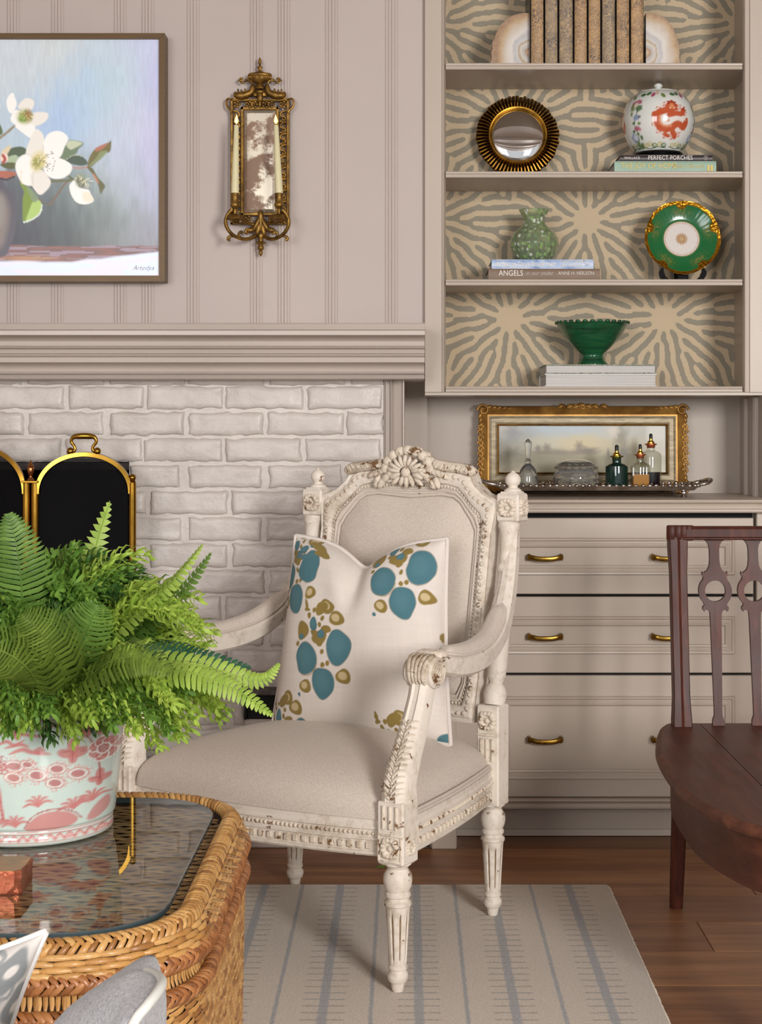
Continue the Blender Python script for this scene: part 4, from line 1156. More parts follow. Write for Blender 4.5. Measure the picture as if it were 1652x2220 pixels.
# ------------------------------------------------------------------ shelf 3
zs3 = shelf_z['S3']; Yc = 4.25
h1 = zz(582.5, Yc) - zs3
b3, co, w2 = flat_book('brown_book', 'taupe book lettered ANGELS in our midst, under the blue book', xx(1059, Yc), xx(1301, Yc), Yc, .17, zs3, h1, bcol('taupe_cover', (136, 112, 92)))
tx(b3, 'ANGELS', 1081, 592.5, 17, m_white, sx=.86, off=.0001); tx(b3, 'in our midst', 1139, 592.5, 12.5, m_white, sx=.95, shear=.4, off=-.0003); tx(b3, 'ANNE H. NEILSON', 1210, 592.5, 10.5, m_white, sx=.9, off=-.0001)
Yd_ = 4.256; h2 = zz(562.5, Yd_) - zs3 - h1
m_blue, nt_, b_ = new_mat('blue_landscape_cover')
r_ = ramp(nt_, [(.3, (112, 140, 190)), (.48, (176, 196, 226)), (.62, (206, 216, 232)), (.75, (96, 128, 190))]); nt_.links.new(noise(nt_, coords(nt_, (14, 5, 40)), 1.0, 4, .5, 1.5), r_.inputs[0]); nt_.links.new(r_.outputs[0], b_.inputs['Base Color']); b_.inputs['Roughness'].default_value = .4
b4, co, w2 = flat_book('blue_book', 'pale blue book lettered A Year at Clove Brook Farm under the glass vase', xx(1066, Yd_), xx(1287, Yd_), Yd_, .16, zs3 + h1, h2, m_blue)
tx(b4, 'A Year at Clove Brook Farm', 1075, 572.5, 13.5, m_white, sx=.83, off=.0001); tx(b4, 'CHRISTOPHER', 1213, 568, 8.5, m_white, sx=1.02); tx(b4, 'SPITZMILLER', 1216, 576, 8.5, m_white, sx=.98)
tx(b4, '#', 1271, 572, 10, m_white, name='emblem')

# speckled glass vase
Yv = 4.335; kv = Yv / FPX; zv = zs3 + h1 + h2
def Mspeck():
    m, nt, b = new_mat('speckled_green_glass')
    v = nd(nt, 'ShaderNodeTexVoronoi'); v.inputs['Scale'].default_value = 95; v.inputs['Randomness'].default_value = 1
    nt.links.new(coords(nt, (1, 1, .75)), v.inputs['Vector'])
    sep = nd(nt, 'ShaderNodeSeparateColor'); nt.links.new(v.outputs['Color'], sep.inputs[0])
    r = ramp(nt, [(0, (110, 146, 84)), (.25, (150, 184, 106)), (.5, (176, 198, 150)), (.7, (226, 232, 220)), (.88, (126, 156, 106))], 'CONSTANT'); nt.links.new(sep.outputs[0], r.inputs[0])
    blob = ramp(nt, [(.28, (1, 1, 1, 1)), (.5, (0, 0, 0, 1))]); nt.links.new(math_(nt, 'MULTIPLY', v.outputs['Distance'], 1.0), blob.inputs[0])
    nt.links.new(mixc(nt, blob.outputs[0], (214, 226, 196), r.outputs[0]), b.inputs['Base Color'])
    tr = math_(nt, 'SUBTRACT', .85, math_(nt, 'MULTIPLY', blob.outputs[0], .6)); nt.links.new(tr, b.inputs['Transmission Weight'])
    b.inputs['Roughness'].default_value = .05; b.inputs['IOR'].default_value = 1.3
    return m
hv = zz(455, Yv) - zv
op = [(18, 0), (32, 2), (44, 14), (51, 30), (52, 42), (47, 56), (36, 68), (26, 77), (22, 84), (23, 92), (29, 102), (33, 109)]
op = interp([(r_ * kv, z_ / 109 * hv) for r_, z_ in op], 44)
ip = [(max(.001, r_ - .0025), z_ + (.003 if k == 0 else 0)) for k, (r_, z_) in enumerate(op)][::-1]
rb = lambda t, i, z: 1 + .018 * math.cos(14 * t + 30 * z)
o = MB().lathe(op + ip, 84, rmod=rb, caps=False).build('glass_vase', Mspeck(), smooth=80)
o.location = (xx(1158, Yv), Yv, zv); tag(o, 'green and white speckled glass vase with a flared neck', 'vase')

# porcelain plate on a stand
Yp_ = 4.36; kp = Yp_ / FPX
pz = zz(519, Yp_)
stand = thing('plate_stand', 'black wooden easel holding the green plate', 'stand', (xx(1476, Yp_), Yp_, zs3))
for s_ in (-1, 1):
    q = [(s_ * 27, 3), (s_ * 47, 3), (s_ * 44, 12), (s_ * 45, 22), (s_ * 50, 30), (s_ * 51, 38), (s_ * 46, 46), (s_ * 42, 47), (s_ * 41, 38), (s_ * 37, 28), (s_ * 30, 22), (s_ * 12, 20), (s_ * 10, 13), (s_ * 24, 12)]
    off0 = (zs3 - zz(604, Yp_)) / kp
    MB().prism([(a * kp, max(.0005, (b + off0) * kp - 0)) for a, b in q], -.034, -.024).build('front_arm', m_ebony, stand, smooth=0)
    MB().box((s_ * 34 * kp, -.0, .006), (.01, .062, .012), .002).build('foot_rail', m_ebony, stand, smooth=0)
MB().prism([(-.012, .001), (.012, .001), (.009, .11), (-.009, .11)], .036, .044, M=Matrix.Translation((0, 0, 0))).build('back_leg', m_ebony, stand, smooth=0)
MB().box((0, -.029, .012), (.03, .008, .024), .002).build('cross_bar', m_ebony, stand, smooth=0)
NTp, NRp = 260, 70
TH, RRn = np.meshgrid(np.linspace(0, 2 * math.pi, NTp, endpoint=False), np.linspace(.0, 1, NRp), indexing='ij')
shell_a = [90, 18, 162, -126, -54]
out = 1 + 0 * TH
near = np.full(TH.shape, 9.0)
for s in shell_a:
    d = np.abs((TH - R(s) + math.pi) % (2 * math.pi) - math.pi); near = np.minimum(near, d)
lob = near / R(36)
out = .955 + .05 * np.sin(np.clip(lob, 0, 1) * math.pi * .62) + .022 * np.exp(-(near / R(9)) ** 2)
rad = 82 * kp * RRn * (1 - RRn ** 4 + RRn ** 4 * out)
dep = -.017 * np.clip((RRn - .52) / .48, 0, 1) ** 1.3
flut = .00012 * np.cos(TH * 40) * np.clip((RRn - .55) / .2, 0, 1) * np.clip((.95 - RRn) / .1, 0, 1)
X = RRn; 
pp = Paint(TH, RRn, (30, 104, 56))
pp.put((.46 - RRn) / .012 + .5, (226, 218, 212)); pp.put((.012 - np.abs(RRn - .465)) / .006 + .5, (188, 160, 118))
dots = (np.cos(TH * 72) > .1) & (np.abs(RRn - .43) < .012); pp.put(dots.astype(float), (184, 116, 92), .8)
fl_r = .145 + .025 * np.cos(TH * 14); pp.put((fl_r - RRn) / .02 + .5, (186, 150, 112)); pp.put(((.045 - RRn) / .02 + .5), (200, 170, 130))
tr_ = np.exp(-((near / R(16)) ** 2) - ((RRn - .72) / .1) ** 2) * (vnoise(TH * 30 + 20, RRn * 60, 22) > .5); pp.put(tr_, (150, 128, 60), .75)
goldedge = .905 - .115 * np.exp(-(near / R(8.5)) ** 4) + .02 * vnoise(TH * 20, RRn * 0, 23)
gmask = np.clip((RRn - goldedge) / .012 + .5, 0, 1); pp.put(gmask, (208, 150, 44))
relief = gmask * (.002 * vnoise(TH * 40 + 10, RRn * 40, 24) + .0025 * np.exp(-(near / R(9)) ** 2) * np.abs(np.cos((near) * 30)))
A = np.stack([rad * np.cos(TH), dep - flut - relief, rad * np.sin(TH)], -1)
mpl, nt, b = new_mat('green_gilt_porcelain')
vc = nd(nt, 'ShaderNodeVertexColor', layer_name='Col'); nt.links.new(vc.outputs[0], b.inputs['Base Color']); at_ = nd(nt, 'ShaderNodeAttribute', attribute_name='val'); nt.links.new(at_.outputs['Fac'], b.inputs['Metallic'])
b.inputs['Roughness'].default_value = .2; nt.links.new(math_(nt, 'ADD', math_(nt, 'MULTIPLY', at_.outputs['Fac'], .14), .16), b.inputs['Roughness'])
pl_ = thing('display_plate', 'green porcelain plate with white centre and scalloped gold rim', 'plate', (xx(1476, Yp_), Yp_ - .012, pz), rot=(R(-9), 0, 0))
fastgrid('plate_face', A, mpl, pl_, wu=True, colors=pp.C, scalar=gmask)
A2 = A.copy(); A2[..., 1] = dep + .004; A2[:, -1] = A[:, -1]
fastgrid('plate_back', A2[:, ::-1][:, ::3], mpw, pl_, wu=True)

# ------------------------------------------------------------------ shelf 4
zs4 = shelf_z['S4']; Ye = 4.245
mwc = M('white_cover', (226, 222, 222), .5); 
h5 = zz(810.5, Ye) - zs4
b5, co, w2 = flat_book('white_book', 'thick white book with page edges forward, lowest on the bottom shelf', xx(1181, Ye), xx(1424, Ye), Ye, .185, zs4, h5, mwc, spine_front=False, edge=.003)
h6 = zz(790, Ye) - zs4 - h5
mgc = M('grey_green_cover', (176, 180, 160), .6, var=.35, vs=160, bmp=.6, bs=160)
b6, co, w2 = flat_book('grey_book', 'grey green book with braided cover edges under the green bowl', xx(1182, Ye), xx(1423, Ye), Ye + .001, .183, zs4 + h5, h6, mgc, spine_front=False, edge=.003)
cords = MB()
for zq in (.0016, h6 - .0016):
    pth = [(-w2 + 2 * w2 * k / 120, -.0012 + .0006 * math.sin(k * 2.1), zq + .0006 * math.cos(k * 2.1)) for k in range(121)]
    cords.tube(pth, .0016, 5)
cords.build('corded_edge', M('cord', (196, 200, 178), .7, var=.5, vs=300), b6)
Yb_ = 4.335; kb = Yb_ / FPX; zb_ = zs4 + h5 + h6; hb_ = zz(702, Yb_) - zb_
bp = [(30, 0), (33, .4), (33.5, 3), (29, 9), (25, 17), (24, 22), (27, 27), (38, 36), (52, 50), (63, 62), (71, 76), (77.5, 87), (78, 88)]
bp = [(r_ * kb, z_ / 88 * hb_) for r_, z_ in bp]
ipp = [(r_ - .004, z_ + .001) for r_, z_ in bp[7:]][::-1] + [(.001, bp[7][1])]
def Mglaze():
    m, nt, b = new_mat('green_glaze')
    r = ramp(nt, [(.3, (12, 56, 34)), (.55, (24, 88, 54)), (.75, (44, 100, 52))]); nt.links.new(noise(nt, coords(nt, (6, 6, 60)), 1.5, 4), r.inputs[0]); nt.links.new(r.outputs[0], b.inputs['Base Color'])
    b.inputs['Roughness'].default_value = .14; b.inputs['Coat Weight'].default_value = .5
    bump(nt, b, noise(nt, coords(nt, (3, 3, 130)), 1.0, 2), .35, .002)
    return m
bow = thing('pedestal_bowl', 'dark green glazed pedestal bowl with a pinched rim', 'bowl', (xx(1284, Yb_), Yb_, zb_))
mgl = Mglaze()
MB().lathe(bp + ipp, 64, caps=True).build('bowl', mgl, bow, smooth=50)
rim = MB(); nr_ = 30
for k in range(nr_):
    t = 2 * math.pi * k / nr_; rim.ell((77.5 * kb * math.cos(t), 77.5 * kb * math.sin(t), hb_ + .0022), (.0052, .0075, .0042), 7, 5, rot=Euler((0, 0, t)))
rim.build('pinched_rim', mgl, bow, smooth=70)
# ================================================================== niche: framed landscape, silver tray, glass
YG = 4.462
gp = thing('framed_landscape', 'long gilt framed landscape painting leaning behind the silver tray', 'painting', (xx(1261.5, YG), YG, ZC + .0022), rot=(R(-2), 0, 0))
kg = YG / FPX
def gx(px): return (px - 1261.5) * kg
def gz(py): return zz(py, YG) - ZC
NXg, NZg = 186, 60
Xa, Ya = np.meshgrid(np.linspace(1078, 1446, NXg), np.linspace(920, 1034, NZg), indexing='ij')
pt = Paint(Xa, Ya, (176, 180, 178))
cps = [(1085, 930, (196, 190, 178)), (1120, 945, (150, 152, 150)), (1180, 930, (178, 190, 198)), (1250, 930, (182, 192, 198)), (1330, 935, (190, 190, 180)), (1420, 940, (176, 172, 158)), (1100, 970, (150, 146, 128)), (1180, 960, (196, 190, 164)),
       (1260, 962, (206, 190, 146)), (1340, 965, (190, 178, 146)), (1420, 975, (170, 160, 136)), (1110, 1000, (120, 112, 86)), (1180, 995, (140, 132, 100)), (1260, 1000, (150, 140, 104)), (1350, 1000, (132, 122, 92)), (1430, 1005, (160, 150, 120)), (1100, 1028, (190, 178, 150)), (1260, 1028, (166, 156, 120)), (1420, 1028, (196, 186, 160))]
acc = np.zeros(Xa.shape + (3,)); wt = np.zeros(Xa.shape)
for cx, cy, c in cps:
    g = np.exp(-((Xa - cx) / 42) ** 2 - ((Ya + 8 * (vnoise(Xa / 14, Ya / 6, 31) - .5) - cy) / 15) ** 2) + 1e-7; acc += g[..., None] * lin(c); wt += g
pt.C = acc / wt[..., None]
for (cx, cy, rx, ry, c) in ((1166, 975, 6, 7, (112, 92, 84)), (1185, 973, 8, 8, (118, 98, 88)), (1255, 969, 8, 9, (122, 102, 88)), (1110, 985, 14, 10, (104, 94, 70)), (1272, 979, 22, 7, (104, 88, 78)), (1215, 983, 60, 5, (128, 112, 92)), (1346, 950, 14, 26, (124, 114, 90)), (1352, 982, 10, 14, (92, 82, 62)), (1318, 985, 3, 10, (84, 76, 60)), (1110, 940, 14, 16, (140, 142, 140)), (1330, 936, 10, 12, (216, 206, 190))):
    pt.ell(cx, cy, rx, ry, c, soft=1.2, a=.8, wob=.15, k=6)
pt.put((Ya - (988 + 3 * vnoise(Xa / 20, Ya * 0, 33))) / 6, (132, 124, 92), .35)
A = np.stack([(Xa - 1261.5) * kg, np.full(Xa.shape, -.012), EYE - (Ya - PPY) * kg - ZC], -1)
fastgrid('canvas', A, Mprint('oil_painting', .4, coat=.08), gp, colors=pt.C)
def frame_ring(parent, name, x0, x1, z0, z1, prof, mat, smooth=25):
    n = len(prof); vs = []; fs = []
    for (cx, cz) in ((0, 0), (1, 0), (1, 1), (0, 1)):
        for (t, yo) in prof:
            vs.append(((x0 + t) if cx == 0 else (x1 - t), yo, (z0 + t) if cz == 0 else (z1 - t)))
    for i in range(4):
        j = (i + 1) % 4
        for k in range(n - 1): fs.append((i * n + k, j * n + k, j * n + k + 1, i * n + k + 1))
    return MB().add(vs, fs).build(name, mat, parent, smooth=smooth)
FX0, FX1, FZ0, FZ1 = gx(1038), gx(1486), .001, gz(882)
w1 = 22 * kg
frame_ring(gp, 'gilt_frame', FX0, FX1, FZ0, FZ1, [(0, .02), (0, -.012), (w1 * .12, -.026), (w1 * .3, -.030), (w1 * .55, -.024), (w1 * .85, -.016), (w1, -.016), (w1, .0)], m_goldframe)
liner = M('silvered_liner', (188, 172, 142), .5, .25, var=.22, vs=30, stretch=(1, 1, 6), bmp=.2, bs=120)
w2_ = 17 * kg
frame_ring(gp, 'silver_liner', FX0 + w1, FX1 - w1, FZ0 + w1, FZ1 - w1, [(0, 0), (0, -.018), (w2_ * .2, -.020), (w2_ * .3, -.015), (w2_ * .8, -.0165), (w2_, -.020), (w2_, 0)], liner)
w3 = w1 + w2_
frame_ring(gp, 'inner_slip', FX0 + w3, FX1 - w3, FZ0 + w3, FZ1 - w3, [(0, 0), (0, -.021), (.004, -.023), (.0055, -.018), (.0055, 0)], m_oldgold)
bd = MB()
for k in range(130): bd.ell((lerp(FX0 + w3, FX1 - w3, (k + .5) / 130), -.0225, FZ1 - w3 - .002), (.0017, .0017, .0017), 5, 4)
for s_ in (FX0 + w3 + .002, FX1 - w3 - .002):
    for k in range(38): bd.ell((s_, -.0225, lerp(FZ0 + w3, FZ1 - w3, (k + .5) / 38)), (.0017, .0017, .0017), 5, 4)
bd.build('bead_row', m_goldframe, gp, smooth=80)
og = MB()
def scroll(c, r, s1, s2, turns=1.3, w_=.0035):
    p = []
    for k in range(16):
        t = k / 15 * turns * 2 * math.pi; q = r * (1 - .75 * k / 15); p.append((c[0] + s1 * q * math.cos(t), -.028, c[1] + s2 * q * math.sin(t)))
    og.tube(p, [w_ * (1 - .3 * k / 15) for k in range(16)], 6)
for sx_, x_ in ((-1, FX0), (1, FX1)):
    for sz_, z_ in ((-1, FZ0), (1, FZ1)):
        ix, iz = x_ - sx_ * .012, z_ - sz_ * .012
        scroll((ix, iz), .017, sx_, sz_); 
        for k in range(5):
            og.ell((ix - sx_ * (.016 + .014 * k), -.027, z_ - sz_ * (.004 + .001 * k)), (.010, .005, .006 - .0007 * k), 7, 5, rot=Euler((0, R(sx_ * sz_ * 22), 0)))
            og.ell((x_ - sx_ * (.003 + .0012 * k), -.027, iz - sz_ * (.016 + .012 * k)), (.006 - .0007 * k, .005, .009), 7, 5, rot=Euler((0, R(-sx_ * sz_ * 22), 0)))
    for k in range(9):
        z_ = lerp(FZ0 + .06, FZ1 - .06, k / 8); scroll((x_ - sx_ * .004, z_), .009, sx_ * (1 if k % 2 else -1), 1, 1.1, .003)
cxm = 0
for k, dx in enumerate((-.06, -.036, -.018, 0, .018, .036, .06)):
    og.ell((dx, -.028, FZ1 - .003 + (.004 if k == 3 else 0)), (.013, .006, .006), 8, 5, rot=Euler((0, R(-25 if dx < 0 else 25), 0)))
    scroll((dx, FZ1 - .004), .009, 1 if dx < 0 else -1, 1, 1.1, .003)
og.build('carved_ornament', m_goldframe, gp, smooth=70)

# silver tray
m_silver = M('tarnished_silver', (222, 216, 210), .2, 1.0, col2=(160, 150, 142), vs=30, rvar=.15)
YT = 4.29
tr = thing('silver_tray', 'footed silver serving tray with a scrolled rim and handles', 'tray', (xx(1290, YT), YT, ZC))
kt = YT / FPX
hx, hy = 205 * kt, .105
def rrect(hx, hy, r, n=10):
    out = []
    for (sx_, sy_, a0) in ((1, 1, 0), (-1, 1, 90), (-1, -1, 180), (1, -1, 270)):
        for k in range(n + 1):
            t = R(a0 + 90 * k / n); out.append((sx_ * (hx - r) + r * math.cos(t), sy_ * (hy - r) + r * math.sin(t)))
    return out
def resample(pts, n, closed=True):
    P = [Vector((*p, 0)) if len(p) == 2 else Vector(p) for p in pts]
    if closed: P = P + [P[0]]
    d = [0.0]
    for i in range(1, len(P)): d.append(d[-1] + (P[i] - P[i - 1]).length)
    out = []; j = 0
    for k in range(n):
        s_ = d[-1] * k / (n if closed else n - 1)
        while j < len(d) - 2 and d[j + 1] < s_: j += 1
        L = d[j + 1] - d[j]; out.append(P[j].lerp(P[j + 1], (s_ - d[j]) / L if L > 1e-9 else 0))
    return out
base = resample(rrect(hx, hy, .035), 160)
tm = MB()
loops = []
for (off, z_) in ((-.012, .0215), (-.010, .0195), (0, .021), (.006, .027), (.010, .0315), (.012, .0315), (.008, .026), (0, .0185), (-.02, .017)):
    loops.append([((p.x) * (1 + off / hx), p.y * (1 + off / hy), z_) for p in base])
tm.grid(np.array(loops), wv=True)
tm.f.append(tuple(range(160))); tm.f.append(tuple(len(tm.v) - 160 + k for k in range(160))[::-1])
tm.build('tray_body', m_silver, tr, smooth=50)
rm = MB()
rp = resample(rrect(hx + .011, hy + .011, .04), 84)
for k, p in enumerate(rp): rm.ell((p.x, p.y, .0315), (.0075, .0055, .0045 + .0015 * (k % 3 == 0)), 7, 5, rot=Euler((R(20), 0, k * .9)))
rm.build('scrolled_rim', m_silver, tr, smooth=80)
for s_ in (-1, 1):
    hm = MB()
    hm.tube(spline([(s_ * (hx + .008), -.05, .031), (s_ * (hx + .035), -.052, .036), (s_ * (hx + .05), -.03, .042), (s_ * (hx + .053), 0, .044), (s_ * (hx + .05), .03, .042), (s_ * (hx + .035), .052, .036), (s_ * (hx + .008), .05, .031)], 30), [.0045 + .0018 * math.sin(k * 1.3) ** 2 for k in range(30)], 7)
    hm.build('tray_handle', m_silver, tr, smooth=80)
    for t_ in (-1, 1):
        ft = MB(); ft.lathe([(.007, 0), (.009, .002), (.005, .008), (.004, .012), (.008, .018)], 10, Matrix.Translation((s_ * (hx - .03), t_ * (hy - .02), 0))); ft.ell((s_ * (hx - .03), t_ * (hy - .02) - .004, .012), (.009, .004, .006), 8, 5)
        ft.build('tray_foot', m_silver, tr, smooth=70)
ZI = ZC + .0222
# cut-glass pieces
m_crys, nt, b = new_mat('cut_crystal'); b.inputs['Base Color'].default_value = rgba((246, 246, 244)); b.inputs['Transmission Weight'].default_value = .94; b.inputs['Roughness'].default_value = .03; b.inputs['IOR'].default_value = 1.42
Yq = 4.28; kq = Yq / FPX
bl = thing('crystal_bell', 'cut crystal hand bell standing on the tray behind the chair post', 'bell', (xx(1145, Yq), Yq, ZI))
o1 = [(23, 0), (23.5, 2), (21.5, 8), (20.5, 18), (19.5, 30), (17, 40), (11, 48), (6, 52)]
o1 = [(r_ * kq, z_ * kq) for r_, z_ in o1]; i1 = [(r_ - .0022, z_) for r_, z_ in o1[:-1]][::-1] + [(.0001, o1[-2][1])]
MB().lathe(o1 + [(.0001, 53 * kq)], 40, rmod=lambda t, i, z: 1 + .02 * math.cos(16 * t) * (i in (2, 3, 4)), caps=False).lathe(i1, 40, caps=False).build('bell_skirt', m_crys, bl, smooth=40)
hp = [(6, 52.5), (8, 56), (7, 60), (4.5, 64), (5, 70), (6.5, 82), (8, 92), (8.5, 97), (5, 103), (.1, 107)]
MB().lathe([(r_ * kq, z_ * kq) for r_, z_ in hp], 8, caps=True).build('faceted_handle', m_crys, bl, smooth=12)
cj = thing('crystal_jar', 'squat cut crystal jar with a domed lid on the tray', 'jar', (xx(1249, Yq), Yq, ZI))
cut = lambda f, a: (lambda t, i, z: 1 + a * abs(math.sin(f * t + z * 900)) - a * abs(math.sin(f * t - z * 900)))
q = interp([(38, 0), (44, 3), (49, 14), (49.5, 22), (46, 32), (40, 38), (38, 41)], 26); q = [(r_ * kq, z_ * kq) for r_, z_ in q]
MB().lathe(q, 72, rmod=cut(9, .03), caps=False).lathe([(r_ - .004, z_ + .003) for r_, z_ in q][::-1] + [(.0001, .004)], 48, caps=False).build('jar_bowl', m_crys, cj, smooth=25)
q = interp([(46, 42), (47, 44), (44, 48), (36, 55), (24, 60), (10, 62.5), (.1, 63)], 24); q = [(r_ * kq, z_ * kq) for r_, z_ in q]
MB().lathe([(.001, 43 * kq)] + q, 72, rmod=cut(9, .035), caps=False).build('jar_lid', m_crys, cj, smooth=25)
m_redcork = M('copper_collar', (178, 96, 62), .3, .6); m_brightgold = M('polished_gold', (212, 164, 64), .18, 1.0); m_rub = M('black_rubber', (20, 20, 20), .45)
m_bgl = Mthin('thin_bottle_glass', (236, 236, 230), .02)
def bottle(label, px, Y, r, hsh, hneck, htop, glassm, liqm, lfill, square=False, group='bitters bottles on the tray', rmod=None, collar=m_redcork):
    k_ = Y / FPX; t = thing('bitters_bottle', label, 'bottle', (xx(px, Y), Y, ZI), group=group)
    n = 48
    sq = (lambda th: 1 / max(abs(math.cos(th)), abs(math.sin(th))) ** .75) if square else (lambda th: 1)
    rm_ = lambda th, i, z: sq(th + .0) * (rmod(th, i, z) if rmod else 1)
    o = [(r * .93, 0), (r, 1.5), (r * 1.0, hsh * .5), (r, hsh - 6), (r * .95, hsh - 2), (r * .75, hsh + 2), (r * .45, hsh + 5)]
    o = [(a * k_, b * k_) for a, b in o]
    MB().lathe(o, n, rmod=lambda th, i, z: lerp(1, rm_(th, i, z), 1 if i < 5 else .3), caps=True).build('glass_body', glassm, t, smooth=35)
    liq = [(r * .86, 3), (r * .88, 5), (r * .88, lfill)]
    MB().lathe([(a * k_, b * k_) for a, b in liq], n, rmod=lambda th, i, z: sq(th), caps=True).build('liquid', liqm, t, smooth=35)
    MB().lathe([(a * k_, b * k_) for a, b in ((r * .42, hsh + 5), (r * .38, hneck - 8), (r * .4, hneck - 6), (r * .4, hneck))], 24).build('neck', glassm, t, smooth=50)
    MB().lathe([(a * k_, b * k_) for a, b in ((r * .36, hneck - 7), (r * .44, hneck - 1), (r * .6, hneck), (r * .6, hneck + 2), (r * .4, hneck + 3))], 24).build('collar', collar, t, smooth=40)
    MB().lathe([(a * k_, b * k_) for a, b in ((r * .36, hneck + 2), (r * .34, hneck + 6), (r * .18, hneck + 9), (r * .15, hneck + 16))], 16).build('pourer', m_brightgold, t, smooth=40)
    MB().lathe([(a * k_, b * k_) for a, b in ((r * .17, hneck + 13), (r * .17, htop - 3), (r * .1, htop))], 12).build('tip', m_rub, t, smooth=40)
    return t
m_grn = M('dark_green_glass', (10, 44, 38), .06, coat=.5); m_amb, nt, b = new_mat('amber_spirit'); b.inputs['Base Color'].default_value = rgba((222, 158, 66)); b.inputs['Transmission Weight'].default_value = .25; b.inputs['Roughness'].default_value = .05; b.inputs['IOR'].default_value = 1.35
m_prp = M('dark_bitters', (26, 18, 30), .1)
bottle('dark green bitters bottle with gold pourer, next to the crystal jar', 1337, 4.26, 24.5, 50, 68, 94, m_grn, m_grn, 30, rmod=lambda t, i, z: 1 + (.03 if i == 4 else 0), collar=M('green_gold_collar', (110, 104, 44), .3, .8))
bottle('square cut bottle of amber spirit on the tray', 1388, 4.245, 20.5, 52, 72, 96, m_bgl, m_amb, 31, square=True, rmod=lambda t, i, z: 1 + .015 * abs(math.sin(8 * t)))
bottle('tall clear ribbed bottle with dark liquid, rearmost on the tray', 1411, 4.335, 22.5, 74, 92, 116, m_bgl, m_prp, 33, rmod=lambda t, i, z: 1 + .015 * math.cos(20 * t))

# ================================================================== brass fire screen
YF_ = 4.0
fs_ = thing('fire_screen', 'folding brass fireplace screen with arched black mesh panels', 'fire screen', (xx(62, YF_), YF_, 0))
ox, oy = fs_.location.x, fs_.location.y
m_fbrass = M('polished_brass', (186, 140, 54), .16, 1.0, var=.18, vs=14, rvar=.12)
def Mmesh():
    m, nt, b = new_mat('black_wire_mesh')
    b.inputs['Base Color'].default_value = rgba((10, 9, 11)); b.inputs['Roughness'].default_value = .7; b.inputs['Specular IOR Level'].default_value = .1; b.inputs['Alpha'].default_value = .88
    bump(nt, b, noise(nt, coords(nt, (700, 1, 700)), 1, 1), .4, .001)
    return m
m_mesh = Mmesh()
def panel(x0, x1, y0, y1, apex, spring):
    """arched panel between two posts, local coords"""
    n = 40; out = []
    for k in range(n + 1):
        t = math.pi * k / n; u = .5 - .5 * math.cos(t)
        out.append((lerp(x0, x1, u), lerp(y0, y1, u), spring + (apex - spring) * math.sin(t) ** .92))
    return out
posts = [(287, 4.0), (76, 3.985), (57, 3.985), (-170, 4.05), (-189, 4.05), (-385, 4.14)]
PL = [(xx(p, Yq) - ox, Yq - oy) for p, Yq in posts]
for i, (a, b_, apx, cx) in enumerate(((1, 0, 985, 180), (3, 2, 968, -56), (5, 4, 985, -287))):
    (xa_, ya_), (xb_, yb_) = PL[a], PL[b_]
    sp_ = zz(1070, 4.0); ap = zz(apx, 4.0)
    arc = panel(xa_ + .006, xb_ - .004, ya_, yb_, ap, sp_)
    pm = MB(); pm.sweep(arc, [(-.005, -.0075), (.005, -.0075), (.0065, 0), (.004, .0075), (-.004, .0075), (-.0065, 0)], up=(0, 1, 0))
    po = pm.build('arched_frame', m_fbrass, fs_, smooth=30)
    msh = MB(); n = len(arc); vs = [(p[0], p[1] + .004, p[2]) for p in arc] + [(p[0], p[1] + .004, .06) for p in arc]
    msh.add(vs, [(k, k + 1, n + k + 1, n + k) for k in range(n - 1)]); msh.build('mesh_panel', m_mesh, fs_, smooth=0)
    MB().tube([(xa_, ya_, .06), (xb_, yb_, .06)], .007, 10).build('bottom_rail', m_fbrass, fs_)
    if i != 9:
        k0 = (ap - (ap - sp_) * .02)
        h = MB(); c = lerp(xa_, xb_, .5); yc = lerp(ya_, yb_, .5); kk = 4.0 / FPX
        h.tube(spline([(c + dx * kk, yc, ap + dz * kk) for dx, dz in ((-30, 7), (-20, 8), (-20, 17), (-27, 27), (-23, 37), (-10, 39.5), (10, 39.5), (23, 37), (27, 27), (20, 17), (20, 8), (30, 7))], 49), [.0038 + .004 * math.exp(-((k - 24) / 7) ** 2) for k in range(49)], 8)
        for s_ in (-1, 1): h.ell((c + s_ * 29 * kk, yc, ap + 7 * kk), (.0095, .0095, .0095), 12, 8)
        h.build('carry_handle', m_fbrass, po, smooth=80)
for i, (xp, yp) in enumerate(PL):
    top = zz(1047, posts[i][1])
    MB().lathe([(.0095, .0), (.0095, top), (.0065, top + .001)], 14, Matrix.Translation((xp, yp, 0))).build('post', m_fbrass, fs_)
    if i in (0, 5):
        MB().lathe([(.008, top), (.009, top + .004), (.006, top + .006)], 12, Matrix.Translation((xp, yp, 0))).ell((xp, yp, top + .013), (.0095, .0095, .0095), 12, 8).build('ball_finial', m_fbrass, fs_, smooth=60)
m_cop = M('copper_brass', (184, 122, 72), .2, 1.0)
for a, b_ in ((1, 2), (3, 4)):
    xm, ym = (PL[a][0] + PL[b_][0]) / 2, (PL[a][1] + PL[b_][1]) / 2; top = zz(1047, 3.985)
    MB().box((xm, ym, top + .003), (.042, .026, .006), .0015).build('hinge_cap', m_fbrass, fs_, smooth=0)
    kk = 3.985 / FPX
    MB().lathe([(r_ * kk, top + .006 + z_ * kk) for r_, z_ in ((8, 0), (7, 3), (4, 6), (3.5, 10), (6, 14), (7.5, 20), (8, 27), (6.5, 30), (7.5, 32), (5, 34), (3, 37), (2, 42), (.1, 45))], 16, Matrix.Translation((xm, ym, 0))).build('urn_finial', m_cop, fs_, smooth=50)

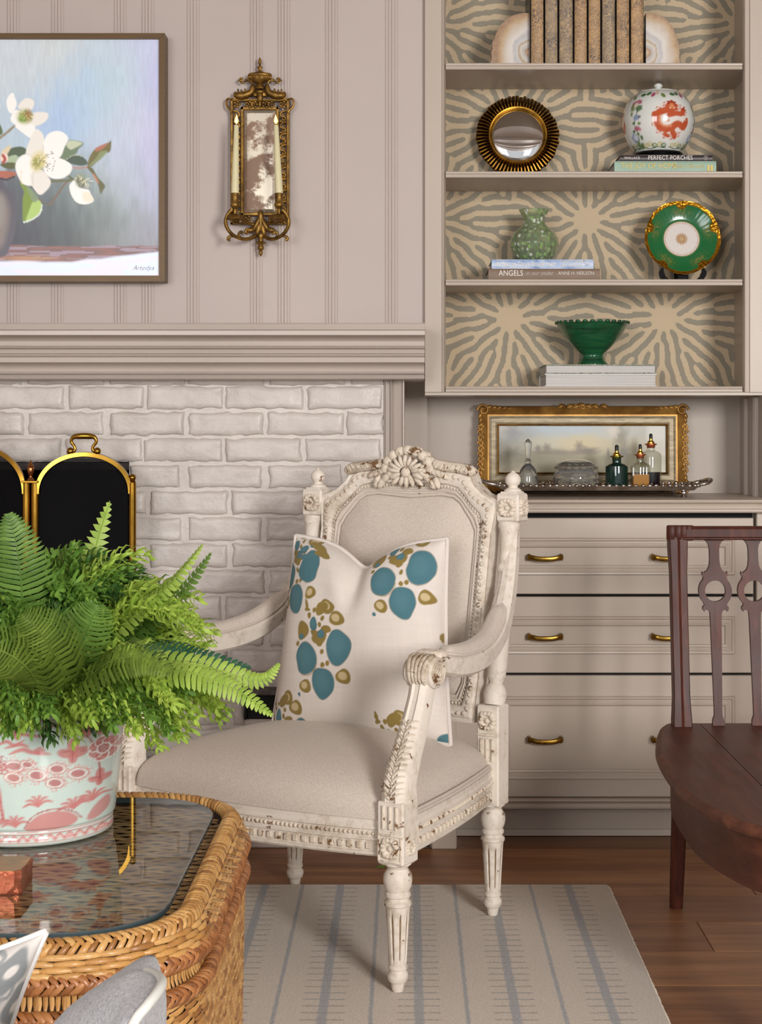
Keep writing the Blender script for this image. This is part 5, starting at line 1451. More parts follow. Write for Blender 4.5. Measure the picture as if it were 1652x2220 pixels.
# ================================================================== rug
def Mrug():
    m, nt, b = new_mat('striped_wool_rug')
    tc = nd(nt, 'ShaderNodeTexCoord'); sep = nd(nt, 'ShaderNodeSeparateXYZ'); nt.links.new(tc.outputs['Object'], sep.inputs[0])
    fz = noise(nt, coords(nt), 260, 3); fz2 = noise(nt, coords(nt), 45, 3)
    x = math_(nt, 'ADD', sep.outputs[0], math_(nt, 'MULTIPLY', math_(nt, 'SUBTRACT', fz2, .5), .006))
    y = math_(nt, 'ADD', sep.outputs[1], math_(nt, 'MULTIPLY', math_(nt, 'SUBTRACT', fz2, .5), .008))
    P = .1722
    def dist(o):            # distance to the nearest line of period P
        q = math_(nt, 'FRACT', math_(nt, 'ADD', math_(nt, 'DIVIDE', x, P), o))
        return math_(nt, 'MULTIPLY', math_(nt, 'ABSOLUTE', math_(nt, 'SUBTRACT', q, .5)), P)
    def band(d, w_, s): return nd_clamp(math_(nt, 'DIVIDE', math_(nt, 'SUBTRACT', w_, d), s))
    def nd_clamp(v):
        c = nd(nt, 'ShaderNodeClamp'); nt.links.new(v, c.inputs[0]); return c.outputs[0]
    x0 = .368
    o1 = .5 - (x0 / P) % 1; dw = dist(o1); dt = dist(o1 + .5)
    wide = band(dw, .0105, .004); thin = math_(nt, 'MULTIPLY', band(dt, .0052, .003), math_(nt, 'LESS_THAN', x, .435))
    ladder_x = band(dw, .042, .006)
    qy = math_(nt, 'FRACT', math_(nt, 'DIVIDE', y, .034)); tick = band(math_(nt, 'ABSOLUTE', math_(nt, 'SUBTRACT', qy, .5)), .15, .1)
    speck = noise(nt, coords(nt, (160, 330, 1)), 1.0, 2)
    tickm = math_(nt, 'MULTIPLY', math_(nt, 'MULTIPLY', ladder_x, tick), nd_clamp(math_(nt, 'MULTIPLY', math_(nt, 'SUBTRACT', speck, .36), 7)))
    base = ramp(nt, [(.3, (196, 181, 164)), (.7, (222, 208, 192))]); nt.links.new(fz, base.inputs[0])
    c = mixc(nt, math_(nt, 'MULTIPLY', tickm, .62), base.outputs[0], (126, 116, 108))
    grey = ramp(nt, [(.35, (138, 138, 140)), (.65, (172, 171, 172))]); nt.links.new(fz, grey.inputs[0])
    c = mixc(nt, math_(nt, 'MULTIPLY', math_(nt, 'MAXIMUM', wide, thin), .85), c, grey.outputs[0])
    nt.links.new(c, b.inputs['Base Color']); b.inputs['Roughness'].default_value = .95; b.inputs['Sheen Weight'].default_value = .2; b.inputs['Specular IOR Level'].default_value = .15
    wv = noise(nt, coords(nt, (330, 560, 1)), 1.0, 2); bump(nt, b, wv, .7, .003)
    return m
rg = MB()
n = 60; xr0, xr1, yr0, yr1 = -1.75, .462, 1.15, 3.686
ed = []
rg.box(((xr0 + xr1) / 2, (yr0 + yr1) / 2, .0055), (xr1 - xr0, yr1 - yr0, .011), .004)
rgo = rg.build('rug', Mrug(), smooth=50); tag(rgo, 'cream wool rug with grey stripes and ladder marks on the oak floor', 'rug')
fr_ = MB(); 
for k in range(1400):                              # short fuzzy fringe along the far and right edges
    if k < 800: x_, y_, dx, dy = lerp(-.9, xr1, k / 800), yr1, random.uniform(-.004, .004), random.uniform(.003, .008)
    else: x_, y_, dx, dy = xr1, lerp(2.6, yr1, (k - 800) / 600), random.uniform(.003, .007), random.uniform(-.004, .004)
    fr_.add([(x_ - .0012, y_ - .0012, .007), (x_ + .0012, y_ + .0012, .007), (x_ + dx, y_ + dy, .002)], [(0, 1, 2)])
fo = fr_.build('fringe', M('rug_fringe', (206, 192, 176), .95), rgo, smooth=0, recalc=False); fo['kind'] = 'stuff'
lf = MB(); lf.add([(-.012, 0, .003), (-.004, .005, .006), (.006, .005, .007), (.013, 0, .004), (.004, -.004, .005), (-.005, -.004, .004)], [(0, 1, 5), (1, 2, 4, 5), (2, 3, 4)])
lo_ = lf.build('fallen_leaf', M('leaf_fresh', (92, 140, 40), .5), smooth=0); lo_.location = at(825, 1884, 3.85); lo_.location.z = .001; tag(lo_, 'small green leaf fallen on the floor boards under the armchair', 'leaf')
# ================================================================== carved armchair
def Mdistress(name, base=(228, 217, 203), chip=(122, 88, 60), amount=.0, dirt=(186, 168, 144)):
    m, nt, b = new_mat(name)
    vec = coords(nt)
    f = noise(nt, vec, 9, 6, .6)
    r = ramp(nt, [(.3, rgba(dirt)), (.5, rgba(base)), (.75, rgba(tuple(min(255, k * 1.04) for k in base)))]); nt.links.new(math_(nt, 'ADD', math_(nt, 'MULTIPLY', f, .6), math_(nt, 'MULTIPLY', noise(nt, vec, 70, 4, .6), .4)), r.inputs[0])
    c = noise(nt, vec, 55, 7, .62, .4); big = noise(nt, vec, 14, 3)
    v = math_(nt, 'ADD', math_(nt, 'MULTIPLY', c, .75), math_(nt, 'MULTIPLY', big, .25))
    cm = ramp(nt, [(.625 - amount, (0, 0, 0, 1)), (.645 - amount, (1, 1, 1, 1))]); nt.links.new(v, cm.inputs[0])
    out = mixc(nt, cm.outputs[0], r.outputs[0], chip)
    nt.links.new(out, b.inputs['Base Color']); b.inputs['Roughness'].default_value = .55; b.inputs['Specular IOR Level'].default_value = .35
    bump(nt, b, math_(nt, 'SUBTRACT', 1.0, cm.outputs[0]), .35, .0012); bump(nt, b, noise(nt, vec, 130, 5), .35, .0012)
    return m
m_ch = Mdistress('distressed_cream_paint')
m_chc = Mdistress('distressed_cream_carving', (222, 208, 190), (122, 90, 60), .055, (150, 124, 94))
m_glz = M('antique_glaze', (150, 120, 88), .7, var=.3, vs=60)
m_lin = Mlinen('natural_linen', (226, 214, 201), (196, 182, 167), 1100, .25)
m_welt = Mlinen('linen_welt', (222, 210, 196), (196, 182, 168), 1200, .3)
CA = thing('armchair', 'carved cream armchair with oatmeal linen seat and back, facing the coffee table', 'armchair', (-.0345, 3.5815, 0), R(-30.67))
XRr, XFr, YFr = .256, .322, -.505
def by(z): return max(0.0, (z - .42)) * .19
# --- legs
legp = [(.0095, 0), (.0115, .004), (.0135, .018), (.017, .02), (.0195, .028), (.0195, .034), (.016, .04), (.0145, .043), (.018, .045), (.018, .05), (.0155, .052), (.0168, .056), (.019, .10), (.0215, .145), (.0225, .16), (.0235, .166), (.0255, .168), (.0255, .174), (.021, .178), (.021, .183), (.0238, .185), (.0238, .191), (.021, .194), (.0255, .204), (.0272, .215), (.0262, .226), (.022, .234), (.0185, .238), (.021, .243), (.026, .247), (.026, .252)]
lp2 = []
for (a, b_) in zip(legp[:-1], legp[1:]):
    n = 5 if b_[1] - a[1] > .03 else 1
    lp2 += [(lerp(a[0], b_[0], k / n), lerp(a[1], b_[1], k / n)) for k in range(n)]
lp2.append(legp[-1])
def flut(t, i, z): return 1 - (.17 * max(0, math.cos(8 * t)) ** 3 if .062 < z < .158 else 0)
lme = MB().lathe(lp2, 64, rmod=flut).mesh('leg', 35); fix_normals(lme); lme.materials.append(m_ch)
grooves = MB()
for k in range(8):
    t = 2 * math.pi * k / 8; grooves.tube([(.0140 * math.cos(t), .0140 * math.sin(t), .064), (.0188 * math.cos(t), .0188 * math.sin(t), .155)], [.0016, .0022], 5)
gme = grooves.mesh('flute_glaze', 60); gme.materials.append(m_glz)
for (x, y) in ((-XFr, YFr), (XFr, YFr), (-XRr, 0), (XRr, 0)):
    o = link('leg', lme, None, CA); o.location = (x, y, 0.0115 if not (x < 0 and y == 0) else .0005); o.scale = (1, 1, .955 if not (x < 0 and y == 0) else .99)
    g = link('flute_glaze', gme, None, o)
# --- carved rosette used on the blocks
def rosette(mb, c, r, nrm='y', s=-1):
    for k in range(4):
        t = math.pi / 4 + k * math.pi / 2
        for (q, a) in ((1, 0), (.55, .5), (.55, -.5)):
            d = Vector((math.cos(t + a), 0, math.sin(t + a))) * r * .58
            if nrm == 'x': d = Vector((0, d.x, d.z))
            mb.ell(Vector(c) + d, (r * .3, r * .3, r * .3 * q + .001), 7, 5)
    mb.ell(c, (r * .24, r * .24, r * .24), 8, 5)
def block_front(mb, x, y, z0, z1, w, zc, fl0, fl1):
    h = w / 2
    rosette(mb, (x, y - h + .001, zc), .026)
    for dx in (-.5, 0, .5): mb.tube([(x + dx * h, y - h - .0005, fl0), (x + dx * h, y - h - .0005, fl1)], .0035, 6)
for s in (-1, 1):
    x = s * XFr
    MB().box((x, YFr, .3075), (.056, .056, .115), .003).box((x, YFr, .2535), (.05, .05, .012), .003).build('front_block', m_ch, CA, smooth=30)
    rb = MB(); block_front(rb, x, YFr, 0, 0, .056, .2805, .316, .358)
    for dx, a in ((-.024, 0), (.024, 0)): rb.box((x + dx, YFr - .0285, .2805), (.004, .003, .05), .001)
    for dz in (-.024, .024): rb.box((x, YFr - .0285, .2805 + dz), (.05, .003, .004), .001)
    rosette(rb, (x + s * .028, YFr, .2805), .019, 'x')
    rb.build('rosette', m_chc, CA, smooth=60)
    # rear post
    x = s * XRr
    pm = MB(); pm.box((x, .0, .355), (.052, .05, .214), .003)
    pm.build('rear_post', m_ch, CA, smooth=30)
    rb = MB(); rosette(rb, (x, -.025, .43), .027); 
    for dx in (-.013, 0, .013): rb.tube([(x + dx, -.026, .345), (x + dx, -.0265, .392)], .004, 6)
    rb.box((x, -.026, .4), (.048, .004, .005), .001)
    rb.build('rosette', m_chc, CA, smooth=60)
    T_ = Matrix.Translation((x, .006, .46)) @ Matrix.Rotation(R(-10.8), 4, 'X')
    MB().lathe([(.022, 0), (.0245, .01), (.0255, .024), (.022, .036), (.015, .046), (.019, .056), (.021, .06), (.02, .068), (.0212, .075), (.0212, .15), (.0185, .2), (.0165, .26), (.016, .282), (.0195, .288), (.0195, .296), (.016, .302), (.0165, .34), (.02, .372), (.0245, .382), (.0245, .392)], 28, T_).build('turned_post', m_ch, CA, smooth=45)
    yb = by(.88) + .004
    MB().box((x, yb, .8785), (.054, .05, .062), .004).box((x, yb, .9105), (.04, .04, .006), .002).build('post_block', m_ch, CA, smooth=30)
    rb = MB(); rosette(rb, (x, yb - .0245, .8785), .027); rosette(rb, (x + s * .0265, yb, .8785), .025, 'x'); rb.build('rosette', m_chc, CA, smooth=60)
    MB().lathe([(.019, .911), (.0195, .916), (.014, .920), (.0105, .922), (.0105, .926), (.0145, .929), (.0172, .936), (.0165, .944), (.012, .951), (.006, .9545), (.004, .956), (.0035, .958), (.0001, .959)], 24, Matrix.Translation((x, yb + .004, 0))).build('finial', m_ch, CA, smooth=60)
# --- rails
def bow(a, b_, amt, n=24):
    A_, B_ = Vector(a), Vector(b_); T = (B_ - A_).normalized(); S = T.cross(Vector((0, 0, 1)))
    return [A_.lerp(B_, k / (n - 1)) + S * amt * (1 - (2 * k / (n - 1) - 1) ** 2) for k in range(n)]
railp = [(-.028, -.034), (.010, -.034), (.0135, -.030), (.0135, -.026), (.0095, -.0245), (.0095, -.006), (.0135, -.004), (.0135, .0), (.0105, .002), (.0105, .014), (.0135, .016), (.0135, .020), (.010, .024), (.010, .034), (-.028, .034)]
edges_ = {'front_rail': bow((-XFr + .028, YFr, .292), (XFr - .028, YFr, .292), .032), 'side_rail': bow((XFr, YFr + .028, .292), (XRr, -.026, .292), .010), 'side_rail_l': bow((-XRr, -.026, .292), (-XFr, YFr + .028, .292), .010)}
dent = MB(); bead = MB()
for nm, pth in edges_.items():
    MB().sweep(pth, railp).build(nm.replace('_l', ''), m_ch, CA, smooth=30)
    Lp = sum((pth[i + 1] - pth[i]).length for i in range(len(pth) - 1))
    for k, p in enumerate(resample(pth, int(Lp / .0092), closed=False)):
        i = min(range(len(pth)), key=lambda q: (pth[q] - p).length); T = (pth[min(i + 1, len(pth) - 1)] - pth[max(i - 1, 0)]).normalized(); S = T.cross(Vector((0, 0, 1)))
        bead.ell(p + S * .0115 + Vector((0, 0, .008)), (.0037, .0037, .0042), 6, 4)
        if k % 2 == 0:
            a = math.atan2(T.y, T.x)
            dent.box((0, 0, 0), (.0105, .006, .013), .0015, M=Matrix.Translation(p + S * .0112 + Vector((0, 0, -.0145))) @ Matrix.Rotation(a, 4, 'Z'))
bead.build('bead_moulding', m_chc, CA, smooth=80)['kind'] = 'stuff'; dent.build('dentil_moulding', m_chc, CA, smooth=30)['kind'] = 'stuff'
MB().box((0, .0, .292), (2 * XRr - .05, .035, .068), .003).build('rear_rail', m_ch, CA, smooth=0)
# --- seat upholstery
def plan(s, t):
    """s -1..1 across, t 0 (front) .. 1 (rear)"""
    hw = lerp(XFr - .003, XRr - .003, t) + .012 * (1 - (2 * t - 1) ** 2)
    yf = YFr - .010 - .034 * (1 - s * s); yr = -.004
    return s * hw, lerp(yf, yr, t)
NU, NV = 57, 57
g = np.zeros((NU, NV, 3))
for i in range(NU):
    for j in range(NV):
        s = -math.cos(math.pi * i / (NU - 1)); t = .5 - .5 * math.cos(math.pi * j / (NV - 1))
        x, y = plan(s, t)
        e = ((1 - abs(s) ** 5.0) * (1 - abs(2 * t - 1) ** 5.0)) ** .36 if (0 < i < NU - 1 and 0 < j < NV - 1) else 0
        dome = .75 + .25 * (1 - s * s) * (1 - (2 * t - 1) ** 2) ** .8
        # notch the front corners round the blocks
        cx = max(0.0, abs(x) - (XFr - .034)); cy = max(0.0, (YFr + .034) - y)
        if cx > 0 and cy > 0:
            k = min(cx, cy)
            if cx < cy: x -= math.copysign(cx, x)
            else: y += cy
        g[i, j] = (x, y, .327 + .098 * e * dome + .006 * math.sin(3 * x + 2) * e)
fastgrid('seat_upholstery', g.transpose(1, 0, 2), m_lin, CA)
su = [o for o in CA.children if o.name.startswith('seat_upholstery')][0]
wl = MB()
for nm, pth in edges_.items():
    for (dz, so_) in ((.0375, .0085), (.043, .006)):
        q = []
        for i, p in enumerate(pth):
            T = (pth[min(i + 1, len(pth) - 1)] - pth[max(i - 1, 0)]).normalized(); S = T.cross(Vector((0, 0, 1))); q.append(p + S * so_ + Vector((0, 0, dz)))
        wl.tube(q, .0034, 7)
wl.build('double_welt', m_welt, su, smooth=80)
# --- back frame
outer = [(0, .42), (.10, .42), (.218, .42), (.222, .5), (.222, .68), (.222, .82), (.228, .862), (.234, .893), (.195, .908), (.168, .93), (.155, .958), (.12, .972), (.06, .98), (0, .984)]
inner = [(0, .47), (.10, .47), (.168, .472), (.18, .50), (.18, .68), (.18, .80), (.179, .828), (.166, .850), (.148, .872), (.134, .889), (.115, .9), (.085, .904), (.04, .901), (0, .898)]
def loop2(t, sub=4):
    half = []
    for i in range(13):
        for k in range(sub):
            f = k / sub
            a = (lerp(inner[i][0], inner[i + 1][0], f), lerp(inner[i][1], inner[i + 1][1], f)); b_ = (lerp(outer[i][0], outer[i + 1][0], f), lerp(outer[i][1], outer[i + 1][1], f))
            half.append((lerp(a[0], b_[0], t), lerp(a[1], b_[1], t)))
    half.append((lerp(inner[13][0], outer[13][0], t), lerp(inner[13][1], outer[13][1], t)))
    return half + [(-x, z) for x, z in half[1:-1]][::-1]
def b3(x, w, d): return Vector((x, by(w) + d, w))
loops = [[b3(x, z, d) for x, z in loop2(t)] for t, d in ((0, .02), (0, -.004), (.08, -.012), (.18, -.013), (.2, -.010), (.32, -.010), (.36, -.018), (.5, -.022), (.78, -.020), (.82, -.014), (.9, -.014), (1, -.018), (1, .02), (0, .02))]
MB().grid(np.array([[tuple(p) for p in l] for l in loops]), wv=True).build('back_frame', m_ch, CA, smooth=35)
bb = MB()
for k, p in enumerate(resample([b3(x, z, -.0125) for x, z in loop2(.26)], 190)): bb.ell(p, (.0034, .0034, .0034), 6, 4)
Lq = resample([b3(x, z, -.0215) for x, z in loop2(.63)], 118)
for k, p in enumerate(Lq):
    T = (Lq[(k + 1) % 118] - p); a = math.atan2(T.z, T.x); bb.ell(p, (.0062, .0035, .0035 + .0015 * (k % 2)), 7, 5, rot=Euler((0, -a + R(32 if k % 2 else -32), 0)))
bb.build('carved_border', m_chc, CA, smooth=70)['kind'] = 'stuff'
lp = loop2(.0); ctr = Vector((0, 0, 0)); N = len(lp); cz_ = .69
rings = []
for r_ in np.linspace(0, 1, 16):
    q = 1 - (1 - r_) ** 1.6
    rings.append([tuple(b3(x * q, cz_ + (z - cz_) * q, -.003 - .026 * (1 - q ** 5))) for x, z in lp])
bu = fastgrid('back_upholstery', np.array(rings)[:, ::-1], m_lin, CA, wv=True)
MB().tube([b3(x, z, -.0085) for x, z in loop2(.0)], .0038, 7, closed=True, up=(0, 1, 0)).tube([b3(x, z, -.0115) for x, z in loop2(.14)], .0036, 7, closed=True, up=(0, 1, 0)).build('double_welt', m_welt, bu, smooth=80)
MB().grid(np.array([[tuple(b3(x * q, cz_ + (z - cz_) * q, .016)) for x, z in loop2(0)] for q in (0.02, .5, 1)]), wv=True).build('back_lining', m_lin, CA)
# --- crest
cr = MB(); yc = by(.95)
c0 = (0, yc - .034, .952)
cr.ell(c0, (.012, .009, .012), 12, 8)
for k in range(9):
    t = math.pi * (k + .5) / 9
    for (r0, r1, w_, d_) in ((.014, .040, .0055, -.034),):
        cr.tube(spline([(r * math.cos(t) * 1.15, yc + d_ - .004 * math.sin(math.pi * (r - r0) / (r1 - r0)), .952 + r * math.sin(t) * .95) for r in (r0, (r0 + r1) / 2, r1)], 7), [.003, .0042, .005, .0052, .005, .0045, .004], 7)
    rr = .052
    cr.ell((rr * math.cos(t) * 1.15, yc - .024, .952 + rr * math.sin(t) * .95), (.0145, .012, .0125), 9, 6, rot=Euler((0, -t + math.pi / 2, 0)))
    cr.ell((.062 * math.cos(t) * 1.1, yc - .014, .950 + .060 * math.sin(t) * .9), (.0125, .014, .009), 9, 6, rot=Euler((0, -t + math.pi / 2, 0)))
for s in (-1, 1):
    for k in range(5):
        a = R(200 + 22 * k) if s > 0 else R(340 - 22 * k)
        cr.ell((s * (.03 + .012 * k), yc - .030, .945 - .003 * k + .008 * math.sin(k * 1.5)), (.017, .008, .008), 9, 6, rot=Euler((0, s * R(20 + 12 * k), 0)))
        cr.ell((s * (.042 + .013 * k), yc - .024, .962 - .004 * k), (.015, .010, .007), 9, 6, rot=Euler((0, s * R(35), 0)))
    cr.tube(spline([(s * .07, yc - .022, .972), (s * .10, yc - .022, .966), (s * .135, yc - .020, .962), (s * .158, yc - .018, .957), (s * .166, yc - .018, .948)], 16), [.011, .0115, .012, .012, .012, .012, .0122, .0124, .0126, .0128, .013, .013, .0125, .012, .0105, .008], 10)
    for k in range(7): cr.tube([(s * (.075 + .013 * k), yc - .0335, .962 - .001 * k), (s * (.082 + .013 * k), yc - .033, .974 - .0012 * k)], .0022, 5)
    cr.ell((s * .012, yc - .030, .934), (.007, .006, .016), 8, 5, rot=Euler((0, s * R(-25), 0))); cr.ell((s * .03, yc - .028, .932), (.006, .006, .015), 8, 5, rot=Euler((0, s * R(-50), 0)))
cr.ell((0, yc - .031, .932), (.007, .006, .016), 8, 5)
cr.build('crest_carving', m_chc, CA, smooth=70)
# --- arms
for s in (-1, 1):
    pth = spline([(s * .262, .082, .835), (s * .264, .066, .775), (s * .270, .034, .705), (s * .282, -.022, .642), (s * .298, -.10, .604), (s * .312, -.19, .589), (s * .319, -.28, .589), (s * .320, -.345, .600), (s * .319, -.39, .604)], 44)
    sc_ = np.interp(np.arange(44), [0, 8, 16, 26, 34, 43], [.55, .8, 1.0, 1.12, 1.1, 1.0])
    prof = [(-.022, -.018), (-.015, -.024), (.015, -.024), (.022, -.018), (.024, .008), (.019, .013), (.012, .014), (.008, .018), (-.008, .018), (-.012, .014), (-.019, .013), (-.024, .008)]
    am = MB(); P = pth; n = len(prof); vs = []; fs = []
    for i in range(44):
        T = (P[min(i + 1, 43)] - P[max(i - 1, 0)]).normalized()
        S = Vector((s, 0, 0)); S = (S - T * S.dot(T)).normalized(); U = S.cross(T) * s
        if U.dot(Vector((0, -.6, 1))) < 0: U = -U
        for (a, b_) in prof: vs.append(P[i] + S * a * sc_[i] + U * b_ * sc_[i])
    for i in range(43):
        for k in range(n): fs.append((i * n + k, i * n + (k + 1) % n, (i + 1) * n + (k + 1) % n, (i + 1) * n + k))
    fs += [tuple(range(n)), tuple(43 * n + k for k in range(n))[::-1]]
    am.add(vs, fs)
    # scrolled hand-hold
    am.lathe([(.0005, -.031), (.026, -.031), (.030, -.027), (.031, 0), (.030, .027), (.026, .031), (.0005, .031)], 24, Matrix.Translation((s * .319, -.402, .588)) @ Matrix.Rotation(R(90), 4, 'Y'))
    ao = am.build('arm', m_ch, CA, smooth=38)
    cv = MB()
    for dx in (-.022, -.011, 0, .011, .022):          # leaf ribs curling over the hand-hold
        arc_ = [R(-48 + 14 * k) for k in range(13)]
        cv.tube([(s * .319 + dx * (1 - .35 * abs(math.sin(t - 1.2))), -.402 - .0315 * math.cos(t), .588 + .0315 * math.sin(t)) for t in arc_], [.0028 + .0026 * math.sin(math.pi * k / 12) for k in range(13)], 7)
    for q in (-1, 1):
        for r_ in (.008, .016, .023): cv.tube([(s * .319 + q * .0315, -.402 + r_ * math.cos(t), .588 + r_ * math.sin(t)) for t in np.linspace(0, 6.28, 20)], .0022, 5)
    cv.box((s * .319, -.372, .618), (.056, .03, .016), .004)
    cv.build('scroll_carving', m_chc, ao, smooth=60)
    # padded armrest
    pd = []
    i0, i1 = 14, 37
    for i in range(i0, i1 + 1):
        T = (P[i + 1] - P[i - 1]).normalized(); S = Vector((s, 0, 0)); S = (S - T * S.dot(T)).normalized(); U = S.cross(T)
        if U.z < 0: U = -U
        f = (i - i0) / (i1 - i0); e = max(0.0, 1 - abs(2 * f - 1) ** 6) ** .5
        row_ = []
        for k in range(11):
            a = -1 + 2 * k / 10
            row_.append(tuple(P[i] + S * a * .0205 * (.35 + .65 * e) + U * (.0175 + .020 * e * (1 - abs(a) ** 3) ** .6)))
        pd.append(row_)
    po = fastgrid('arm_pad', np.array(pd), m_lin, ao); 
    rim = [Vector(r_[0]) for r_ in pd] + [Vector(q) for q in pd[-1][1:-1]] + [Vector(r_[-1]) for r_ in pd][::-1] + [Vector(q) for q in pd[0][1:-1]][::-1]
    MB().tube(rim, .0032, 6, closed=True).build('pad_welt', m_welt, po, smooth=80)
    # support
    sp_ = spline([(s * .322, -.505, .36), (s * .322, -.503, .395), (s * .321, -.478, .44), (s * .32, -.443, .495), (s * .319, -.420, .54), (s * .319, -.408, .575)], 26)
    k_ = np.interp(np.arange(26), [0, 5, 12, 20, 25], [1.12, 1.05, .92, .82, .85])
    pr = [(-.025, -.022), (.025, -.022), (.025, .012), (.019, .02), (.010, .0245), (.006, .020), (-.006, .020), (-.010, .0245), (-.019, .02), (-.025, .012)]
    sm_ = MB(); vs = []; fs = []; n = len(pr)
    for i in range(26):
        T = (sp_[min(i + 1, 25)] - sp_[max(i - 1, 0)]).normalized(); S = Vector((1, 0, 0)); F = T.cross(S); F = F if F.y < 0 else -F
        for (a, b_) in pr: vs.append(sp_[i] + S * a * k_[i] + F * b_ * k_[i])
    for i in range(25):
        for k in range(n): fs.append((i * n + k, i * n + (k + 1) % n, (i + 1) * n + (k + 1) % n, (i + 1) * n + k))
    fs += [tuple(range(n)), tuple(25 * n + k for k in range(n))[::-1]]
    sm_.add(vs, fs); sp_o = sm_.build('arm_support', m_ch, CA, smooth=38)
    lv = MB()
    for i in range(2, 15):
        T = (sp_[i + 1] - sp_[i - 1]).normalized(); S = Vector((1, 0, 0)); F = T.cross(S); F = F if F.y < 0 else -F
        c = sp_[i] + F * .021 * k_[i]
        for q in (-1, 1): lv.tube(spline([c + S * q * .002 + F * .003, c + S * q * .012 + T * .009 + F * .002, c + S * q * .022 * k_[i] + T * .012 - F * .004], 6), [.0024, .003, .003, .0028, .002, .001], 5)
    lv.tube([sp_[i] + (sp_[i + 1] - sp_[i - 1]).normalized().cross(Vector((-1, 0, 0))) * .022 * k_[i] * (1 if (sp_[i + 1] - sp_[i - 1]).normalized().cross(Vector((-1, 0, 0))).y < 0 else -1) for i in range(2, 16)], .0024, 6)
    lv.build('acanthus_carving', m_chc, sp_o, smooth=60)

# ================================================================== printed cushion
# pattern coordinates are those of a close look at the cushion (x right, y down)
Nn = 236
S_, T_ = np.meshgrid(np.linspace(-1, 1, Nn), np.linspace(-1, 1, Nn), indexing='ij')     # s right, t up
Yz = lerp(1720, 640, (T_ + 1) / 2)
xl = np.interp(Yz, [640, 900, 1200, 1690, 1720], [200, 165, 128, 105, 60]); xr_ = np.interp(Yz, [640, 1200, 1500, 1720], [1140, 1085, 1068, 1110])
Xz = xl + (xr_ - xl) * (S_ + 1) / 2
Yz = Yz + (S_ + 1) / 2 * 60 * (1 - (T_ + 1) / 2)
Xz = Xz - 54 + 14 * (vnoise(Xz / 60, Yz / 60, 41) - .5); Yz2 = Yz + 14 * (vnoise(Xz / 60 + 20, Yz / 60, 42) - .5)
p = Paint(Xz, Yz2, (228, 218, 209))
p.C *= (1 + .05 * (vnoise(Xz / 120, Yz / 5, 43) - .5) + .04 * (vnoise(Xz / 5, Yz / 120, 44) - .5))[..., None]
TE, TE2, OL, OL2, TN = (80, 122, 132), (96, 136, 144), (146, 124, 66), (120, 100, 48), (204, 184, 142)
def blob(x, y, rx, ry, ang=0, c=TE):
    p.ell(x, y, rx * 1.04, ry * 1.04, OL2, ang, .05, .6, .05, 3); p.ell(x, y, rx, ry, c, ang, .06, 1, .05, 3); p.ell(x - rx * .1, y - ry * .1, rx * .6, ry * .6, TE2, ang, .8, .5)
def ol(x, y, rx, ry, ang=0): p.ell(x, y, rx, ry, OL, ang, .1, 1, .07, 3)
def shell(x, y, rx, ry, ang=0): ol(x, y, rx, ry, ang); p.ell(x - rx * .15, y - ry * .1, rx * .55, ry * .55, TN, ang, .2)
def motif(ox, oy, parts='all', k=1.0):
    o = lambda a, b_: (ox + a * k, oy + b_ * k)
    L = [(0, 0, 66, 88, 0), (190, -65, 68, 102, 6), (96, 135, 64, 86, 0)]
    for (a, b_, rx, ry, an) in L: blob(*o(a, b_), rx * k, ry * k, an)
    for (a, b_, rx, ry, an) in ((-30, -158, 36, 56, 5), (40, -150, 20, 18, 0), (78, -120, 46, 40, -20), (118, -165, 30, 22, 0), (84, -80, 18, 14, 0)): ol(*o(a, b_), rx * k, ry * k, an)
    for (a, b_, rx, ry, an) in ((44, -195, 24, 36, 10), (86, -138, 22, 24, 0), (-38, -122, 14, 16, 0)): blob(*o(a, b_), rx * k, ry * k, an)
    shell(*o(-8, 152), 34 * k, 38 * k); shell(*o(212, 98), 38 * k, 42 * k)
    for (a, b_) in ((98, -36), (96, 32), (124, 24), (-58, -82), (46, -268), (100, -226), (84, -190), (18, -238)): p.ell(*o(a, b_), 11 * k, 15 * k, OL, 10, .2)
    shell(*o(128, -300), 40 * k, 46 * k, 20); ol(*o(92, -285), 30 * k, 50 * k, 40); shell(*o(182, -235), 44 * k, 46 * k); ol(*o(0, -300), 9 * k, 32 * k, -15); ol(*o(6, -268), 16 * k, 12 * k)
    p.ell(*o(-50, 198), 9 * k, 12 * k, TE)
    for q in range(26):
        t = .3 + q * .07; p.ell(*o(72 * math.cos(t) , 92 * math.sin(t)), 4 * k, 4 * k, OL, a=.5)
motif(318, 1345)
motif(765, 880, k=1.06)
motif(130, 880, k=.95)
p.ell(300, 830, 60, 84, TE, 40, .06); 
for (x_, y_, rx, ry, a) in ((245, 715, 34, 22, -20), (262, 760, 30, 18, -10), (300, 690, 16, 12, 0)): blob(x_, y_, rx, ry, a)
for (x_, y_, rx, ry, a) in ((340, 690, 60, 22, 20), (380, 725, 50, 24, 0), (222, 790, 14, 20, 0), (210, 840, 10, 14, 0)): ol(x_, y_, rx, ry, a)
motif(695, 1960, k=1.0); motif(70, 1830, k=.9)
for (x_, y_) in ((1095, 920), (1080, 1045), (1045, 1215)): ol(x_, y_, 16, 34 if y_ != 1215 else 50)
p.ell(1075, 1250, 18, 46, TE); p.ell(1050, 1790, 60, 66, TE)
